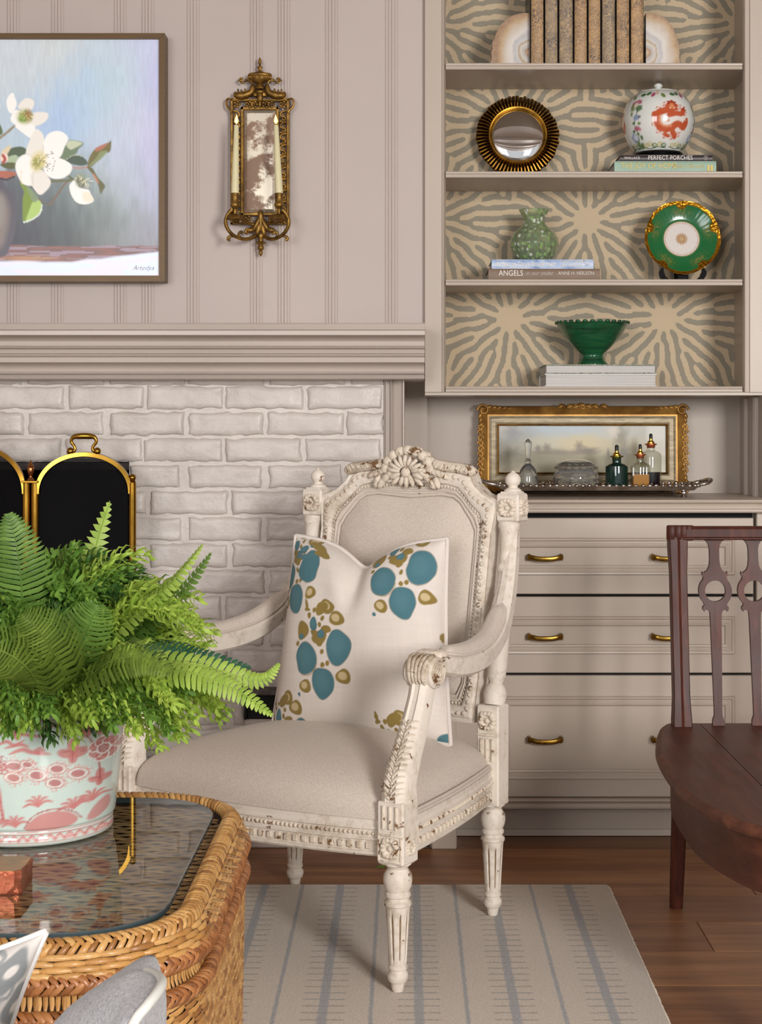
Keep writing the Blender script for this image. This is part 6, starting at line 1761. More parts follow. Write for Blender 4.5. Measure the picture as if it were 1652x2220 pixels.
# shape: chopped, slightly slumped pillow
hw = .212
ex = np.sign(S_) * np.abs(S_) ** 1.0; 
edge = (1 - np.abs(S_) ** 2.6) * (1 - np.abs(T_) ** 2.6)
pin = 1 - .055 * (1 - T_ ** 2) * np.abs(S_) ** 3; pint = 1 - .05 * (1 - S_ ** 2) * np.abs(T_) ** 3
Xc = S_ * hw * pin; Zc_ = T_ * hw * pint
chop = np.exp(-(S_ / .27) ** 2) * np.clip((T_ + .1) / 1.1, 0, 1) ** 2.2
Zc_ = Zc_ - .058 * np.exp(-(np.abs(S_) / .33) ** 1.5) * np.clip((T_ + .3) / 1.3, 0, 1) ** 2.0
thick = .082 * np.clip(edge, 0, 1) ** .52
thick = thick * (1 - .55 * np.exp(-(S_ / .12) ** 2) * np.clip((T_ - .15) / .85, 0, 1))
wr = .0035 * np.sin(9 * S_ + 5 * T_) * np.exp(-((S_ + .2) ** 2 + (T_ - .45) ** 2) / .15) + .0025 * (vnoise(S_ * 4 + 9, T_ * 4 + 9, 45) - .5)
tt = (T_ + 1) / 2
Xc = Xc * (1 - .13 * tt ** 1.5) + .016 * (1 - tt) - .004 * tt
front = np.stack([Xc, -thick - wr * (edge > .02), Zc_], -1); back = np.stack([Xc, thick * .8, Zc_], -1)
cu = thing('throw_pillow', 'white square cushion printed with teal and olive petals, on the armchair seat', 'cushion', (0, 0, 0))
Mw = Matrix.Translation((-.0345, 3.5815, 0)) @ Matrix.Rotation(R(-30.67), 4, 'Z') @ Matrix.Translation((.006, -.128, .606)) @ Matrix.Rotation(R(4), 4, 'Z') @ Matrix.Rotation(R(-13), 4, 'X') @ Matrix.Rotation(R(-.6), 4, 'Y')
cu.matrix_world = Mw
mcu = Mprint('printed_linen', .9, sheen=.1, bmp=.25, bs=700, spec=.2)
fastgrid('front_cover', front, mcu, cu, colors=p.C)
fastgrid('back_cover', back[::6, ::6][::-1], M('plain_linen', (222, 214, 206), .9), cu)
k = Nn - 1
loop_ = [front[i, 0] for i in range(0, k, 6)] + [front[k, j] for j in range(0, k, 6)] + [front[i, k] for i in range(k, 0, -6)] + [front[0, j] for j in range(k, 0, -6)]
MB().tube([(q[0] * 1.012, q[1], q[2] * 1.012) for q in loop_], .0048, 8, closed=True, up=(0, 1, 0)).build('piping', M('linen_piping', (226, 216, 208), .85), cu, smooth=80)
# ================================================================== mahogany side chair at the right
def Mmahog(name, dark=(46, 22, 18), light=(104, 52, 36), rough=.28, st=(30, 30, 3)):
    m, nt, b = new_mat(name)
    g = noise(nt, coords(nt, st), 1.6, 6, .65, .5); s2 = noise(nt, coords(nt), 7, 4)
    f = math_(nt, 'ADD', math_(nt, 'MULTIPLY', g, .7), math_(nt, 'MULTIPLY', s2, .3))
    r = ramp(nt, [(.32, dark), (.52, tuple((a + b_) / 2 for a, b_ in zip(dark, light))), (.7, light)]); nt.links.new(f, r.inputs[0])
    sc1 = noise(nt, coords(nt, (60, 220, 60)), 1.0, 5, .7); sm_ = ramp(nt, [(.66, (0, 0, 0, 1)), (.72, (1, 1, 1, 1))]); nt.links.new(sc1, sm_.inputs[0])
    nt.links.new(mixc(nt, math_(nt, 'MULTIPLY', sm_.outputs[0], .3), r.outputs[0], (150, 104, 76)), b.inputs['Base Color'])
    nt.links.new(math_(nt, 'ADD', math_(nt, 'MULTIPLY', s2, .25), rough + .05), b.inputs['Roughness']); b.inputs['Specular IOR Level'].default_value = .28
    bump(nt, b, g, .12, .001)
    return m
m_mah = Mmahog('mahogany'); m_mahs = Mmahog('mahogany_seat', (62, 34, 27), (106, 62, 46), .24, (26, 2.5, 26))
XC = .8
mc = thing('side_chair', 'dark mahogany chair with pierced ring splats and a bowed seat', 'chair', (XC, 3.2, 0))
ZS = .413
def mloc(p): return (p[0] - XC, p[1] - 3.2, p[2])
for s in (-1, 1):
    xp = s * (XC - .593)
    P = spline([mloc((XC, 3.545, 0)), mloc((XC, 3.515, .15)), mloc((XC, 3.48, .32)), mloc((XC, 3.47, .41))], 12)
    P = [(xp + s * .0, q.y, q.z) for q in P]
    lg = MB(); prof = [(-1, -.6), (-.6, -1), (.6, -1), (1, -.6), (1, .6), (.6, 1), (-.6, 1), (-1, .6)]
    lg.sweep(P, [(a * .0185, b_ * .0185) for a, b_ in prof], up=(0, 1, 0), scale=list(np.linspace(.72, 1.02, 12)))
    lg.build('leg', m_mah, mc, smooth=25)
    P = [(xp, mloc((0, lerp(3.47, 3.53, k / 17), 0))[1], lerp(.40, .812, k / 17)) for k in range(18)]
    po = MB(); po.sweep(P, [(a * .0185, b_ * .0185) for a, b_ in [(-1, -.9), (-.9, -1), (-.15, -1), (0, -1.12), (.15, -1), (.9, -1), (1, -.9), (1, .9), (.9, 1), (-.9, 1), (-1, .9)]], up=(0, 1, 0), scale=[1.08, 1.08, 1.0] + [.94] * 12 + [1.0, 1.06, 1.06])
    po.build('back_post', m_mah, mc, smooth=25)
tr_ = MB(); ytr = 3.525 - 3.2
xl_ = -(XC - .572); ht = .0325; zc_ = .8235
tr_.box((0, ytr, zc_), (2 * abs(xl_) - .06, .03, ht - .004), .006)
tr_.box((0, ytr, zc_ - .012), (2 * abs(xl_) - .06, .036, .006), .002)
for s in (-1, 1):
    for k, (dx, r_) in enumerate(((.008, .012), (.022, .0125), (.034, .012), (.045, .011))):
        tr_.lathe([(r_ * .85, zc_ - ht / 2), (r_, zc_ - ht / 2 + .003), (r_, zc_ + ht / 2 - .003), (r_ * .85, zc_ + ht / 2)], 14, Matrix.Translation((s * (abs(xl_) - dx), ytr - .004, 0)))
tr_.build('top_rail', m_mah, mc, smooth=35)
ksp = 3.5 / FPX
def spz(py): return zz(py, 3.5)
for k in range(4):
    xc = xx(1552 + 84.7 * k, 3.5) - XC
    half_u = [(25, 1166), (24, 1171), (17, 1175), (12.5, 1182), (10.5, 1192), (10.5, 1215), (12, 1228), (16, 1237), (24, 1243), (27, 1240), (28.5, 1246), (25, 1252), (27, 1256)]
    half_l = [(26, 1308), (24, 1312), (28, 1316), (28, 1322), (25, 1326), (22, 1322), (16, 1323), (13, 1328), (12, 1345), (10.5, 1430), (8.5, 1530), (8.5, 1546), (11.5, 1554), (12.5, 1558), (12.5, 1572)]
    sp2 = MB(); yy0, yy1 = -.006, .006
    # tilt with the back: y from z
    def tilt(z): return 3.472 + (z - .41) * .135 - 3.2
    def slab(pl):
        n = len(pl); vs = [(x, tilt(z) - .006, z) for x, z in pl] + [(x, tilt(z) + .006, z) for x, z in pl]
        sp2.add(vs, [tuple(range(n)), tuple(range(n, 2 * n))[::-1]] + [(i, i + n, (i + 1) % n + n, (i + 1) % n) for i in range(n)])
    for hf in (half_u, half_l):
        slab([(xc + dx * ksp, spz(py)) for dx, py in hf] + [(xc - dx * ksp, spz(py)) for dx, py in hf[::-1]])
    n = 40; c = (xc, spz(1282)); ro, ri = 36 * ksp, 22.5 * ksp
    vs = []
    for i in range(n):
        t = 2 * math.pi * i / n
        for (r_, d) in ((ri, -.006), (ro, -.006), (ro, .006), (ri, .006)):
            z = c[1] + r_ * math.sin(t); vs.append((c[0] + r_ * math.cos(t), tilt(z) + d - .0006 * (1 if d < 0 else -1), z))
    sp2.add(vs, [(i * 4 + q, ((i + 1) % n) * 4 + q, ((i + 1) % n) * 4 + (q + 1) % 4, i * 4 + (q + 1) % 4) for i in range(n) for q in range(4)])
    sp2.build('splat', m_mah, mc, smooth=25)
lft = [(.572, 3.495), (.548, 3.43), (.521, 3.293), (.500, 3.14), (.494, 2.957), (.4985, 2.822), (.525, 2.696), (.566, 2.600), (.65, 2.528), (.73, 2.503), (.8, 2.5)]
lf_ = [(p.x - XC, p.y - 3.2) for p in spline([(a, b_, 0) for a, b_ in lft], 60)]
outl = lf_ + [(-x, y) for x, y in lf_[:-1]][::-1]
XJ = .635 - XC
def clip(poly, x0, x1):
    def one(poly, f, xv):
        out = []
        for i in range(len(poly)):
            a, b_ = poly[i], poly[(i + 1) % len(poly)]
            if f(a[0]): out.append(a)
            if f(a[0]) != f(b_[0]): t = (xv - a[0]) / (b_[0] - a[0]); out.append((xv, a[1] + t * (b_[1] - a[1])))
        return out
    return one(one(poly, lambda x: x >= x0, x0), lambda x: x <= x1, x1)
for (a, b_) in ((-.9, XJ - .0008), (XJ + .0008, .17), (.1716, .9)):
    MB().prism(clip(outl, a, b_), ZS - .022, ZS, 'z').build('seat_board', m_mahs, mc, smooth=0)
m_worn = Mmahog('mahogany_worn_edge', (66, 36, 28), (128, 80, 56), .35, (18, 18, 18))
MB().tube([(x, y, ZS - .0115) for x, y in outl], .0118, 8, flat=.97).build('seat_edge', m_worn, mc, smooth=60)
ins = []
for i, (x, y) in enumerate(outl):
    a, b_ = outl[max(0, i - 1)], outl[min(len(outl) - 1, i + 1)]; T = Vector((b_[0] - a[0], b_[1] - a[1], 0)).normalized(); Nn_ = Vector((-T.y, T.x, 0)); ins.append(Vector((x, y, 0)) + Nn_ * .018)
apr = np.array([[(p.x, p.y, z) for p in ins] for z in (ZS - .022, ZS - .115)])
ap_in = np.array([[(p.x * .97, p.y * .97, z) for p in ins] for z in (ZS - .115, ZS - .022)])
MB().grid(np.concatenate([apr, ap_in])).build('apron', m_mahs, mc, smooth=50)
for s in (-1, 1):
    MB().sweep([(s * .13, 2.62 - 3.2, ZS - .03), (s * .13, 2.61 - 3.2, 0)], [(-.02, -.02), (.02, -.02), (.02, .02), (-.02, .02)], up=(0, 1, 0), scale=[1, .62]).build('leg', m_mah, mc, smooth=0)

# ================================================================== wicker coffee table
def Mwick(name, stops, rough=.42):
    m, nt, b = new_mat(name)
    ge = nd(nt, 'ShaderNodeNewGeometry')
    f = math_(nt, 'ADD', math_(nt, 'MULTIPLY', ge.outputs['Random Per Island'], .75), math_(nt, 'MULTIPLY', noise(nt, coords(nt), 60, 4), .3))
    r = ramp(nt, stops); nt.links.new(f, r.inputs[0])
    st = noise(nt, coords(nt), 300, 3)
    nt.links.new(mixc(nt, math_(nt, 'MULTIPLY', st, .35), r.outputs[0], (108, 66, 32)), b.inputs['Base Color'])
    b.inputs['Roughness'].default_value = rough; b.inputs['Coat Weight'].default_value = .15
    bump(nt, b, st, .25, .0006)
    return m
m_wk = Mwick('honey_wicker', [(.1, (132, 82, 38)), (.35, (186, 134, 72)), (.6, (222, 174, 108)), (.8, (206, 152, 84)), (.98, (150, 96, 46))])
m_wk2 = Mwick('brown_braid', [(.1, (118, 70, 36)), (.5, (166, 104, 56)), (.9, (190, 130, 78))])
m_wkt = Mwick('tabletop_weave', [(.1, (128, 90, 54)), (.4, (180, 136, 84)), (.7, (206, 164, 108)), (.95, (150, 106, 64))], .5)
m_wkd = M('wicker_core', (64, 38, 20), .8, var=.4, vs=60)
TCX, TCY, THX, THY = -.752, 2.257, .455, .352
tb_ = thing('coffee_table', 'honey wicker coffee table with braided rim and inset glass top', 'table', (TCX, TCY, 0))
TR = .125
def tloop(off, n=400): return resample(rrect(THX + off, THY + off, TR + off, 14), n)
def frame_on(L, i):
    n = len(L); T = (L[(i + 1) % n] - L[i - 1]).normalized(); return T, Vector((T.y, -T.x, 0))
def strand(mb, pts, nrm, w, h):
    """half-round strip through pts; nrm per point"""
    n = len(pts); vs = []
    for i in range(n):
        T = (pts[min(i + 1, n - 1)] - pts[max(i - 1, 0)]).normalized(); S = T.cross(nrm[i]).normalized()
        e = 1 - .45 * abs(2 * i / (n - 1) - 1) ** 3
        vs += [pts[i] + S * w * e, pts[i] + S * w * .55 * e + nrm[i] * h * .8, pts[i] - S * w * .55 * e + nrm[i] * h * .8, pts[i] - S * w * e]
    fs = [(4 * i + k, 4 * i + k + 1, 4 * i + k + 5, 4 * i + k + 4) for i in range(n - 1) for k in range(3)]
    mb.add(vs, fs)
# solid core following the profile
prof_t = [(-.04, .436), (-.004, .432), (.004, .436), (.016, .446), (.03, .449), (.040, .440), (.044, .430), (.047, .418), (.044, .408), (.036, .400), (.036, .380), (.046, .372), (.044, .36), (.040, .2), (.036, .02), (.0, .02)]
MB().grid(np.array([[tuple(p + Vector((0, 0, z))) for p in tloop(o, 240)] for o, z in prof_t]), wv=True).build('wicker_core', m_wkd, tb_, smooth=40)
def braid(mb, off, z, r, pitch, ridge=51):
    """herringbone plait: outer and inner strands meet in a ridge"""
    Lp = tloop(off, 600); per = sum((Lp[i] - Lp[i - 1]).length for i in range(600)); cnt = int(per / pitch)
    for k in range(cnt):
        for d in (1, -1):
            pts = []; nr = []
            jj = random.uniform(-.12, .12)
            for q in range(6):
                f = q / 5; ph = R(ridge) + (lerp(R(-126), R(17), f) if d > 0 else lerp(R(139), R(-17), f))
                s = (k + (.5 if d < 0 else 0) + jj + f * 2.1) / cnt * 600
                i = int(s) % 600; T, N = frame_on(Lp, i); c = Lp[i].lerp(Lp[(i + 1) % 600], s - math.floor(s))
                rad = N * math.cos(ph) + Vector((0, 0, 1)) * math.sin(ph)
                lift = r * (.84 + .2 * math.sin(math.pi * min(1, f * .85 + .1)))
                pts.append(c + Vector((0, 0, z)) + rad * lift); nr.append(rad)
            strand(mb, pts, nr, pitch * .44 * random.uniform(.8, 1.1), r * .26)
b1 = MB(); braid(b1, .027, .4425, .0125, .0105); b1.build('rim_braid', m_wk, tb_, smooth=60)['kind'] = 'stuff'
b2 = MB(); braid(b2, .046, .409, .0105, .0105, 14); b2.build('lower_braid', m_wk2, tb_, smooth=60)['kind'] = 'stuff'
b3_ = MB(); braid(b3_, .047, .368, .009, .0100, 14); b3_.build('lower_braid', m_wk2, tb_, smooth=60)['kind'] = 'stuff'
# open weave collar between the braids
wv_ = MB(); Lq = 640
prf = [(.0400, .4375), (.0430, .4310), (.0455, .4245), (.0475, .4180)]
for r_, (o, z) in enumerate(prf):
    Lp = tloop(o, Lq); per = 2 * (2 * THX + 2 * THY); cnt = int(per / .034)
    for k in range(cnt):
        s0 = (k + .5 * (r_ % 2)) / cnt; pts = []; nr = []
        for q in range(6):
            f = q / 5; s = (s0 + (f - .5) * 1.25 / cnt) % 1 * Lq; i = int(s) % Lq; T, N = frame_on(Lp, i)
            nn = (N * .9 + Vector((0, 0, .45))).normalized(); pts.append(Lp[i] + Vector((0, 0, z)) + nn * (.0002 + .0052 * math.sin(math.pi * f)) + Vector((0, 0, random.uniform(-.0004, .0004)))); nr.append(nn)
        strand(wv_, pts, nr, .0036, .002)
stk = MB(); Lp1, Lp2 = tloop(.037, Lq), tloop(.0475, Lq); cnt = int(2 * (2 * THX + 2 * THY) / .017)
for k in range(cnt):
    i = int(k / cnt * Lq) % Lq; T, N = frame_on(Lp1, i); nn = (N * .9 + Vector((0, 0, .45))).normalized()
    a, b_ = Lp1[i] + Vector((0, 0, .441)), Lp2[i] + Vector((0, 0, .415)); strand(wv_, [a.lerp(b_, f) + nn * .001 for f in (0, .33, .66, 1)], [nn] * 4, .0042, .0016)
wv_.build('collar_weave', m_wk, tb_, smooth=60)['kind'] = 'stuff'
# wrapped band
wr_ = MB(); Lp = tloop(.0365, 900); cnt = 500
for k in range(cnt):
    i = int(k / cnt * 900); T, N = frame_on(Lp, i); c = Lp[i]; jit = T * random.uniform(-.0006, .0006)
    strand(wr_, [c + Vector((0, 0, z)) + N * d + jit * (1 if z > .39 else -1) for z, d in ((.405, .004), (.398, .0015), (.384, .0015), (.376, .004))], [N] * 4, .0031, .0016)
wr_.build('wrapped_band', m_wk, tb_, smooth=60)['kind'] = 'stuff'
# twill body
bdy = MB(); rows_ = 44; per_n = 108
for r_ in range(rows_):
    z = .357 - r_ * .0078; o = lerp(.0445, .038, r_ / rows_); Lp = tloop(o, 648)
    for k in range(per_n):
        s0 = (k + r_ * .27) / per_n; pts = []; nr = []
        i0 = int((s0 % 1) * 648) % 648; p0 = Lp[i0]
        if p0.x < -.25 and p0.y > 0: continue                 # hidden far side
        for q in range(4):
            f = q / 3; s = ((s0 + (f - .5) * 1.12 / per_n) % 1) * 648; i = int(s) % 648; T, N = frame_on(Lp, i)
            pts.append(Lp[i] + Vector((0, 0, z + (f - .5) * .006)) + N * (.0002 + .0042 * math.sin(math.pi * f))); nr.append(N)
        strand(bdy, pts, nr, .0040, .0016)
bdy.build('body_weave', m_wk, tb_, smooth=60)['kind'] = 'stuff'
# flat weave under the glass
tw = MB(); ry = 0; y = -THY - .01
UP = Vector((0, 0, 1))
while y < THY + .012:
    x = -.15 + (ry % 2) * .026 - .052
    if ry % 4 >= 2: x += .013
    while x < THX + .012:
        L = .056
        cx, cy = x + L / 2, y
        inside = True
        dx, dy = abs(cx) - (THX + .008 - TR), abs(cy) - (THY + .008 - TR)
        if dx > 0 and dy > 0 and math.hypot(dx, dy) > TR: inside = False
        if inside:
            j = random.uniform(-.0008, .0008)
            strand(tw, [Vector((x + L * f, y + j, .4362 + .0034 * math.sin(math.pi * f))) for f in (0, .25, .5, .75, 1)], [UP] * 5, .0048, .0016)
        x += .052
    y += .0104; ry += 1
tw.build('top_weave', m_wkt, tb_, smooth=60)['kind'] = 'stuff'
mglass = Mthin('smoked_tabletop_glass', (222, 226, 220))
m_gedge = M('glass_edge', (70, 84, 88), .15, spec=.8)
gmb = MB(); ll = [[tuple(p + Vector((0, 0, z))) for p in tloop(o, 120)] for o, z in ((-.001, .4455), (0, .4465), (0, .4535), (-.001, .4545))]
gtop = MB(); gtop.add(ll[3], [tuple(range(120))]); go = gtop.build('glass_top', mglass, tb_, smooth=0, recalc=False)
gmb.grid(np.array(ll), wv=True); gmb.build('glass_edge', m_gedge, go, smooth=30)
ZG = .4547

# copper box on the glass
Yx = 2.1
cb = MB(); A = []
for (zz_, k_) in ((0, .99), (.003, 1.0), (.015, .985), (.027, 1.0), (.030, .985)):
    row_ = []
    for i, p in enumerate(resample(rrect(.085, .036, .006, 3), 40)):
        j = 1 + .02 * (vnoise(np.array([i * .9 + 3]), np.array([zz_ * 90 + 5]), 51)[0] - .5)
        row_.append((p.x * k_ * j, p.y * k_ * j, zz_))
    A.append(row_)
cb.grid(np.array(A), wv=True); cb.f.append(tuple(range(40)))
co_ = thing('copper_box', 'hammered copper box with a gold top lying on the glass', 'box', (-.577, 2.098, ZG))
cb.build('sides', M('hammered_copper', (196, 116, 86), .28, .85, col2=(168, 84, 60), vs=30, bmp=.5, bs=45, bd=.004), co_, smooth=40)
MB().prism([(x, y) for x, y, z in A[-1]], .029, .0305, 'z').build('top', M('brushed_gold_leaf', (178, 130, 66), .35, 1.0, var=.3, vs=20, bmp=.3, bs=40), co_, smooth=0)
# ================================================================== potted fern
PX_, PY_ = -.561, 2.412
pf = thing('potted_fern', 'green fern and trailing sprigs in a pink and white chinoiserie pot', 'plant', (PX_, PY_, ZG))
HP = .2015
NT, NZ = 330, 120
prz = np.linspace(0, 1, NZ)
def prad(f): return np.interp(f, [0, .01, .03, .055, .075, .10, .115, .13, .2, .5, .8, .90, .94, .955, .975, 1.0], [.112, .1165, .118, .118, .1165, .118, .1165, .1205, .1225, .129, .1335, .1350, .1352, .139, .1415, .1400])
TH, FZ = np.meshgrid(np.linspace(0, 2 * math.pi, NT, endpoint=False), prz, indexing='ij')
RR = prad(FZ) * 1.035
ang = (TH + math.pi / 2 + math.pi) % (2 * math.pi) - math.pi
sgn = np.where(np.abs(ang) > math.pi / 2, np.pi - np.abs(ang), np.abs(ang)) * np.sign(ang)
Xp = 200 + 620 * np.sin(sgn); Yp = 135 + (1 - FZ) * 930
p = Paint(Xp, Yp, (198, 212, 203))
PK, PL_, PD = (196, 122, 118), (208, 152, 146), (172, 92, 92)
p.C *= (1 + .03 * (vnoise(Xp / 90, Yp / 90, 61) - .5))[..., None]
def st(L, w_, c=PK, a=.9, taper=True): p.stroke(L, w_, c, a, taper=taper, soft=w_ * .6 + 2)
for y_ in (222, 240, 965, 980, 1032, 1046): p.put((4 - np.abs(Yp - y_)) / 3, PK, .85)
for k in range(-3, 7):                       # scrolled rim band
    cx = 90 + k * 215
    sp_ = [(cx + (46 - 6 * q) * math.cos(q * .8) * .8, 180 + (30 - 3.6 * q) * math.sin(q * .8)) for q in range(8)]
    p.stroke(sp_, 7, PK, .9); st([(cx + 60, 165), (cx + 110, 190), (cx + 160, 175)], 10); st([(cx + 90, 205), (cx + 150, 208)], 7, PL_)
for k in range(-8, 16):                      # lozenge foot band
    cx = 40 + k * 62; st([(cx - 34, 1020), (cx, 990), (cx + 34, 1020)], 6, PK, .9, False); st([(cx - 22, 1022), (cx, 1004), (cx + 22, 1022)], 4, PL_, .9, False)
    if k % 3 == 0: p.ell(cx, 1012, 20, 9, PL_)
def clouds(ox, oy):
    for L, w_ in (([(130, 310), (200, 285), (260, 295), (330, 310), (420, 328)], 13), ([(120, 385), (190, 350), (240, 375), (300, 345)], 12), ([(210, 435), (290, 405), (350, 425), (460, 445)], 15), ([(230, 270), (260, 330), (280, 290)], 14), ([(180, 395), (280, 372), (330, 390)], 11), ([(360, 285), (440, 262), (520, 258)], 9)): st([(a + ox, b_ + oy) for a, b_ in L], w_)
    p.ell(395 + ox, 420 + oy, 32, 26, PK, soft=.5, wob=.1, a=.85)
clouds(0, 0); clouds(-520, 60)
def leaf(cx, cy, s=1.0):
    for (a, b_, rx, ry, an) in ((0, -30, 30, 46, 0), (-38, 10, 42, 26, 20), (36, 10, 40, 28, -25), (0, 40, 24, 34, 0)): p.ell(cx + a * s, cy + b_ * s, rx * s, ry * s, PK, an, .3, .85)
    p.stroke([(cx, cy - 60 * s), (cx, cy + 60 * s)], 2.5, PD, .7); p.stroke([(cx - 50 * s, cy), (cx + 50 * s, cy + 6)], 2.5, PD, .6)
leaf(660, 285, 1.1); leaf(590, 440, 1.15); leaf(742, 650, .8); leaf(-180, 400, 1.2); st([(660, 340), (690, 400), (720, 470), (740, 600), (750, 700)], 6, PD)
def peony(cx, cy, r_):
    for k in range(7): t = k * .9; p.ell(cx + r_ * .55 * math.cos(t), cy + r_ * .6 * math.sin(t), r_ * .45, r_ * .42, PK, 0, .3, .8); p.ring(cx + r_ * .55 * math.cos(t), cy + r_ * .6 * math.sin(t), r_ * .45, r_ * .42, .08, (232, 236, 230))
    p.ell(cx, cy, r_ * .4, r_ * .4, PD, 0, .4, .7); p.ring(cx, cy, r_ * .4, r_ * .4, .12, (232, 236, 230))
peony(752, 460, 82); peony(-330, 600, 90); peony(748, 330, 40)
for (cx, cy, r_) in ((238, 515, 1), (380, 580, 1), (500, 548, .9), (490, 640, .9), (622, 596, .95), (232, 590, .95), (320, 505, .7)):
    for k in range(16):
        t = -1.9 + k * .25; p.stroke([(cx + 52 * r_ * math.cos(t), cy + 34 * r_ * math.sin(t)), (cx + 92 * r_ * math.cos(t + .12), cy + 66 * r_ * math.sin(t + .12))], 2.2, PL_, .8)
    p.ell(cx, cy, 68 * r_, 44 * r_, PK, 8, .12, .75); p.ell(cx, cy, 57 * r_, 35 * r_, (222, 230, 222), 8, .12); p.ell(cx, cy, 44 * r_, 27 * r_, PD, 8, .3, .85)
for k in range(34): p.ring(random.uniform(-60, 190), 500 + random.uniform(-45, 55), 18, 15, .2, PD, a=.8)
p.ell(60, 510, 130, 50, PK, 5, .6, .5)
st([(95, 570), (130, 660), (140, 760), (155, 870)], 13, PK, .9, False); st([(-10, 570), (5, 680), (12, 780), (15, 880)], 13, PK, .9, False)
for k in range(9): p.ell(118 + k * 4.5, 640 + k * 28, 6, 5, PD); p.ell(4 + k, 640 + k * 28, 6, 5, PD)
p.ell(90, 885, 120, 22, PK, 0, .4, .85, .1, 7)
for (cx, cy) in ((390, 790), (610, 830), (715, 800), (-120, 820), (240, 920)):
    for a in (-70, -45, -20, 5, 30, 55): st([(cx, cy), (cx + 55 * math.sin(R(a)), cy - 60 * math.cos(R(a))), (cx + 100 * math.sin(R(a * 1.25)), cy - 78 * math.cos(R(a * 1.3)))], 9)
p.poly([(310, 950), (360, 870), (430, 836), (520, 832), (590, 850), (640, 905), (560, 950)], PK, .85, 14, 4); p.stroke([(300, 930), (350, 860), (430, 822), (530, 820), (610, 850), (660, 900)], 5, PD, .8)
p.poly([(690, 920), (720, 850), (770, 800), (800, 800), (800, 880), (740, 930)], PK, .8, 12, 3)
p.ell(30, 350, 34, 34, PK, 0, .5, .8)
for k in range(16): t = k * .39; p.stroke([(30 + 40 * math.cos(t), 350 + 40 * math.sin(t)), (30 + 70 * math.cos(t), 350 + 70 * math.sin(t))], 2, PL_, .8)
A = np.stack([RR * np.cos(TH), RR * np.sin(TH), FZ * HP], -1)
pot = fastgrid('pot', A, Mprint('pink_celadon_porcelain', .1, coat=.5), pf, wu=True, colors=p.C)
m_pot = M('celadon_glaze', (212, 222, 214), .12, coat=.4)
MB().lathe([(.1449, HP), (.1425, HP + .0022), (.136, HP + .001), (.131, HP - .012), (.128, HP - .05), (.001, HP - .05)], 72, caps=False).build('pot_rim', m_pot, pot, smooth=60)
MB().lathe([(.112, .0), (.0001, .0)], 48, caps=False).build('pot_base', m_pot, pot)
MB().lathe([(.0001, HP - .018), (.127, HP - .022)], 40, caps=False).build('moss', M('dark_moss', (46, 60, 26), .95, bmp=1, bs=120, bd=.01), pf, smooth=60)

def Mleaf(name, col, trans=.35, col2=None, rough=.42):
    m, nt, b = new_mat(name)
    col2 = col2 or tuple(k * .72 for k in col)
    ge = nd(nt, 'ShaderNodeNewGeometry')
    f = math_(nt, 'ADD', math_(nt, 'MULTIPLY', noise(nt, coords(nt), 22, 3), .7), math_(nt, 'MULTIPLY', ge.outputs['Random Per Island'], .35))
    r = ramp(nt, [(.3, col2), (.7, col)]); nt.links.new(f, r.inputs[0]); nt.links.new(r.outputs[0], b.inputs['Base Color'])
    b.inputs['Roughness'].default_value = rough; b.inputs['Specular IOR Level'].default_value = .35
    tl = nd(nt, 'ShaderNodeBsdfTranslucent'); mx = nd(nt, 'ShaderNodeMixShader'); mx.inputs[0].default_value = trans
    nt.links.new(r.outputs[0], tl.inputs[0]); nt.links.new(b.outputs[0], mx.inputs[1]); nt.links.new(tl.outputs[0], mx.inputs[2])
    nt.links.new(mx.outputs[0], nt.nodes['Material Output'].inputs[0])
    return m
m_f1 = Mleaf('fern_light', (182, 208, 98), .4, (148, 178, 72)); m_f2 = Mleaf('fern_mid', (118, 152, 70), .35, (84, 116, 48)); m_f3 = Mleaf('fern_olive', (122, 144, 58), .3, (82, 104, 38)); m_f4 = Mleaf('fern_teal', (66, 112, 84), .25, (42, 80, 58))
m_s1 = Mleaf('sprig_bright', (196, 218, 100), .35, (150, 184, 70)); m_s2 = Mleaf('sprig_mid', (138, 176, 76), .35, (88, 128, 48)); m_s3 = Mleaf('sprig_dark', (82, 122, 56), .3, (46, 80, 34))
def PL3(a): q = at(*a); return Vector((q.x - PX_, q.y - PY_, q.z - ZG))
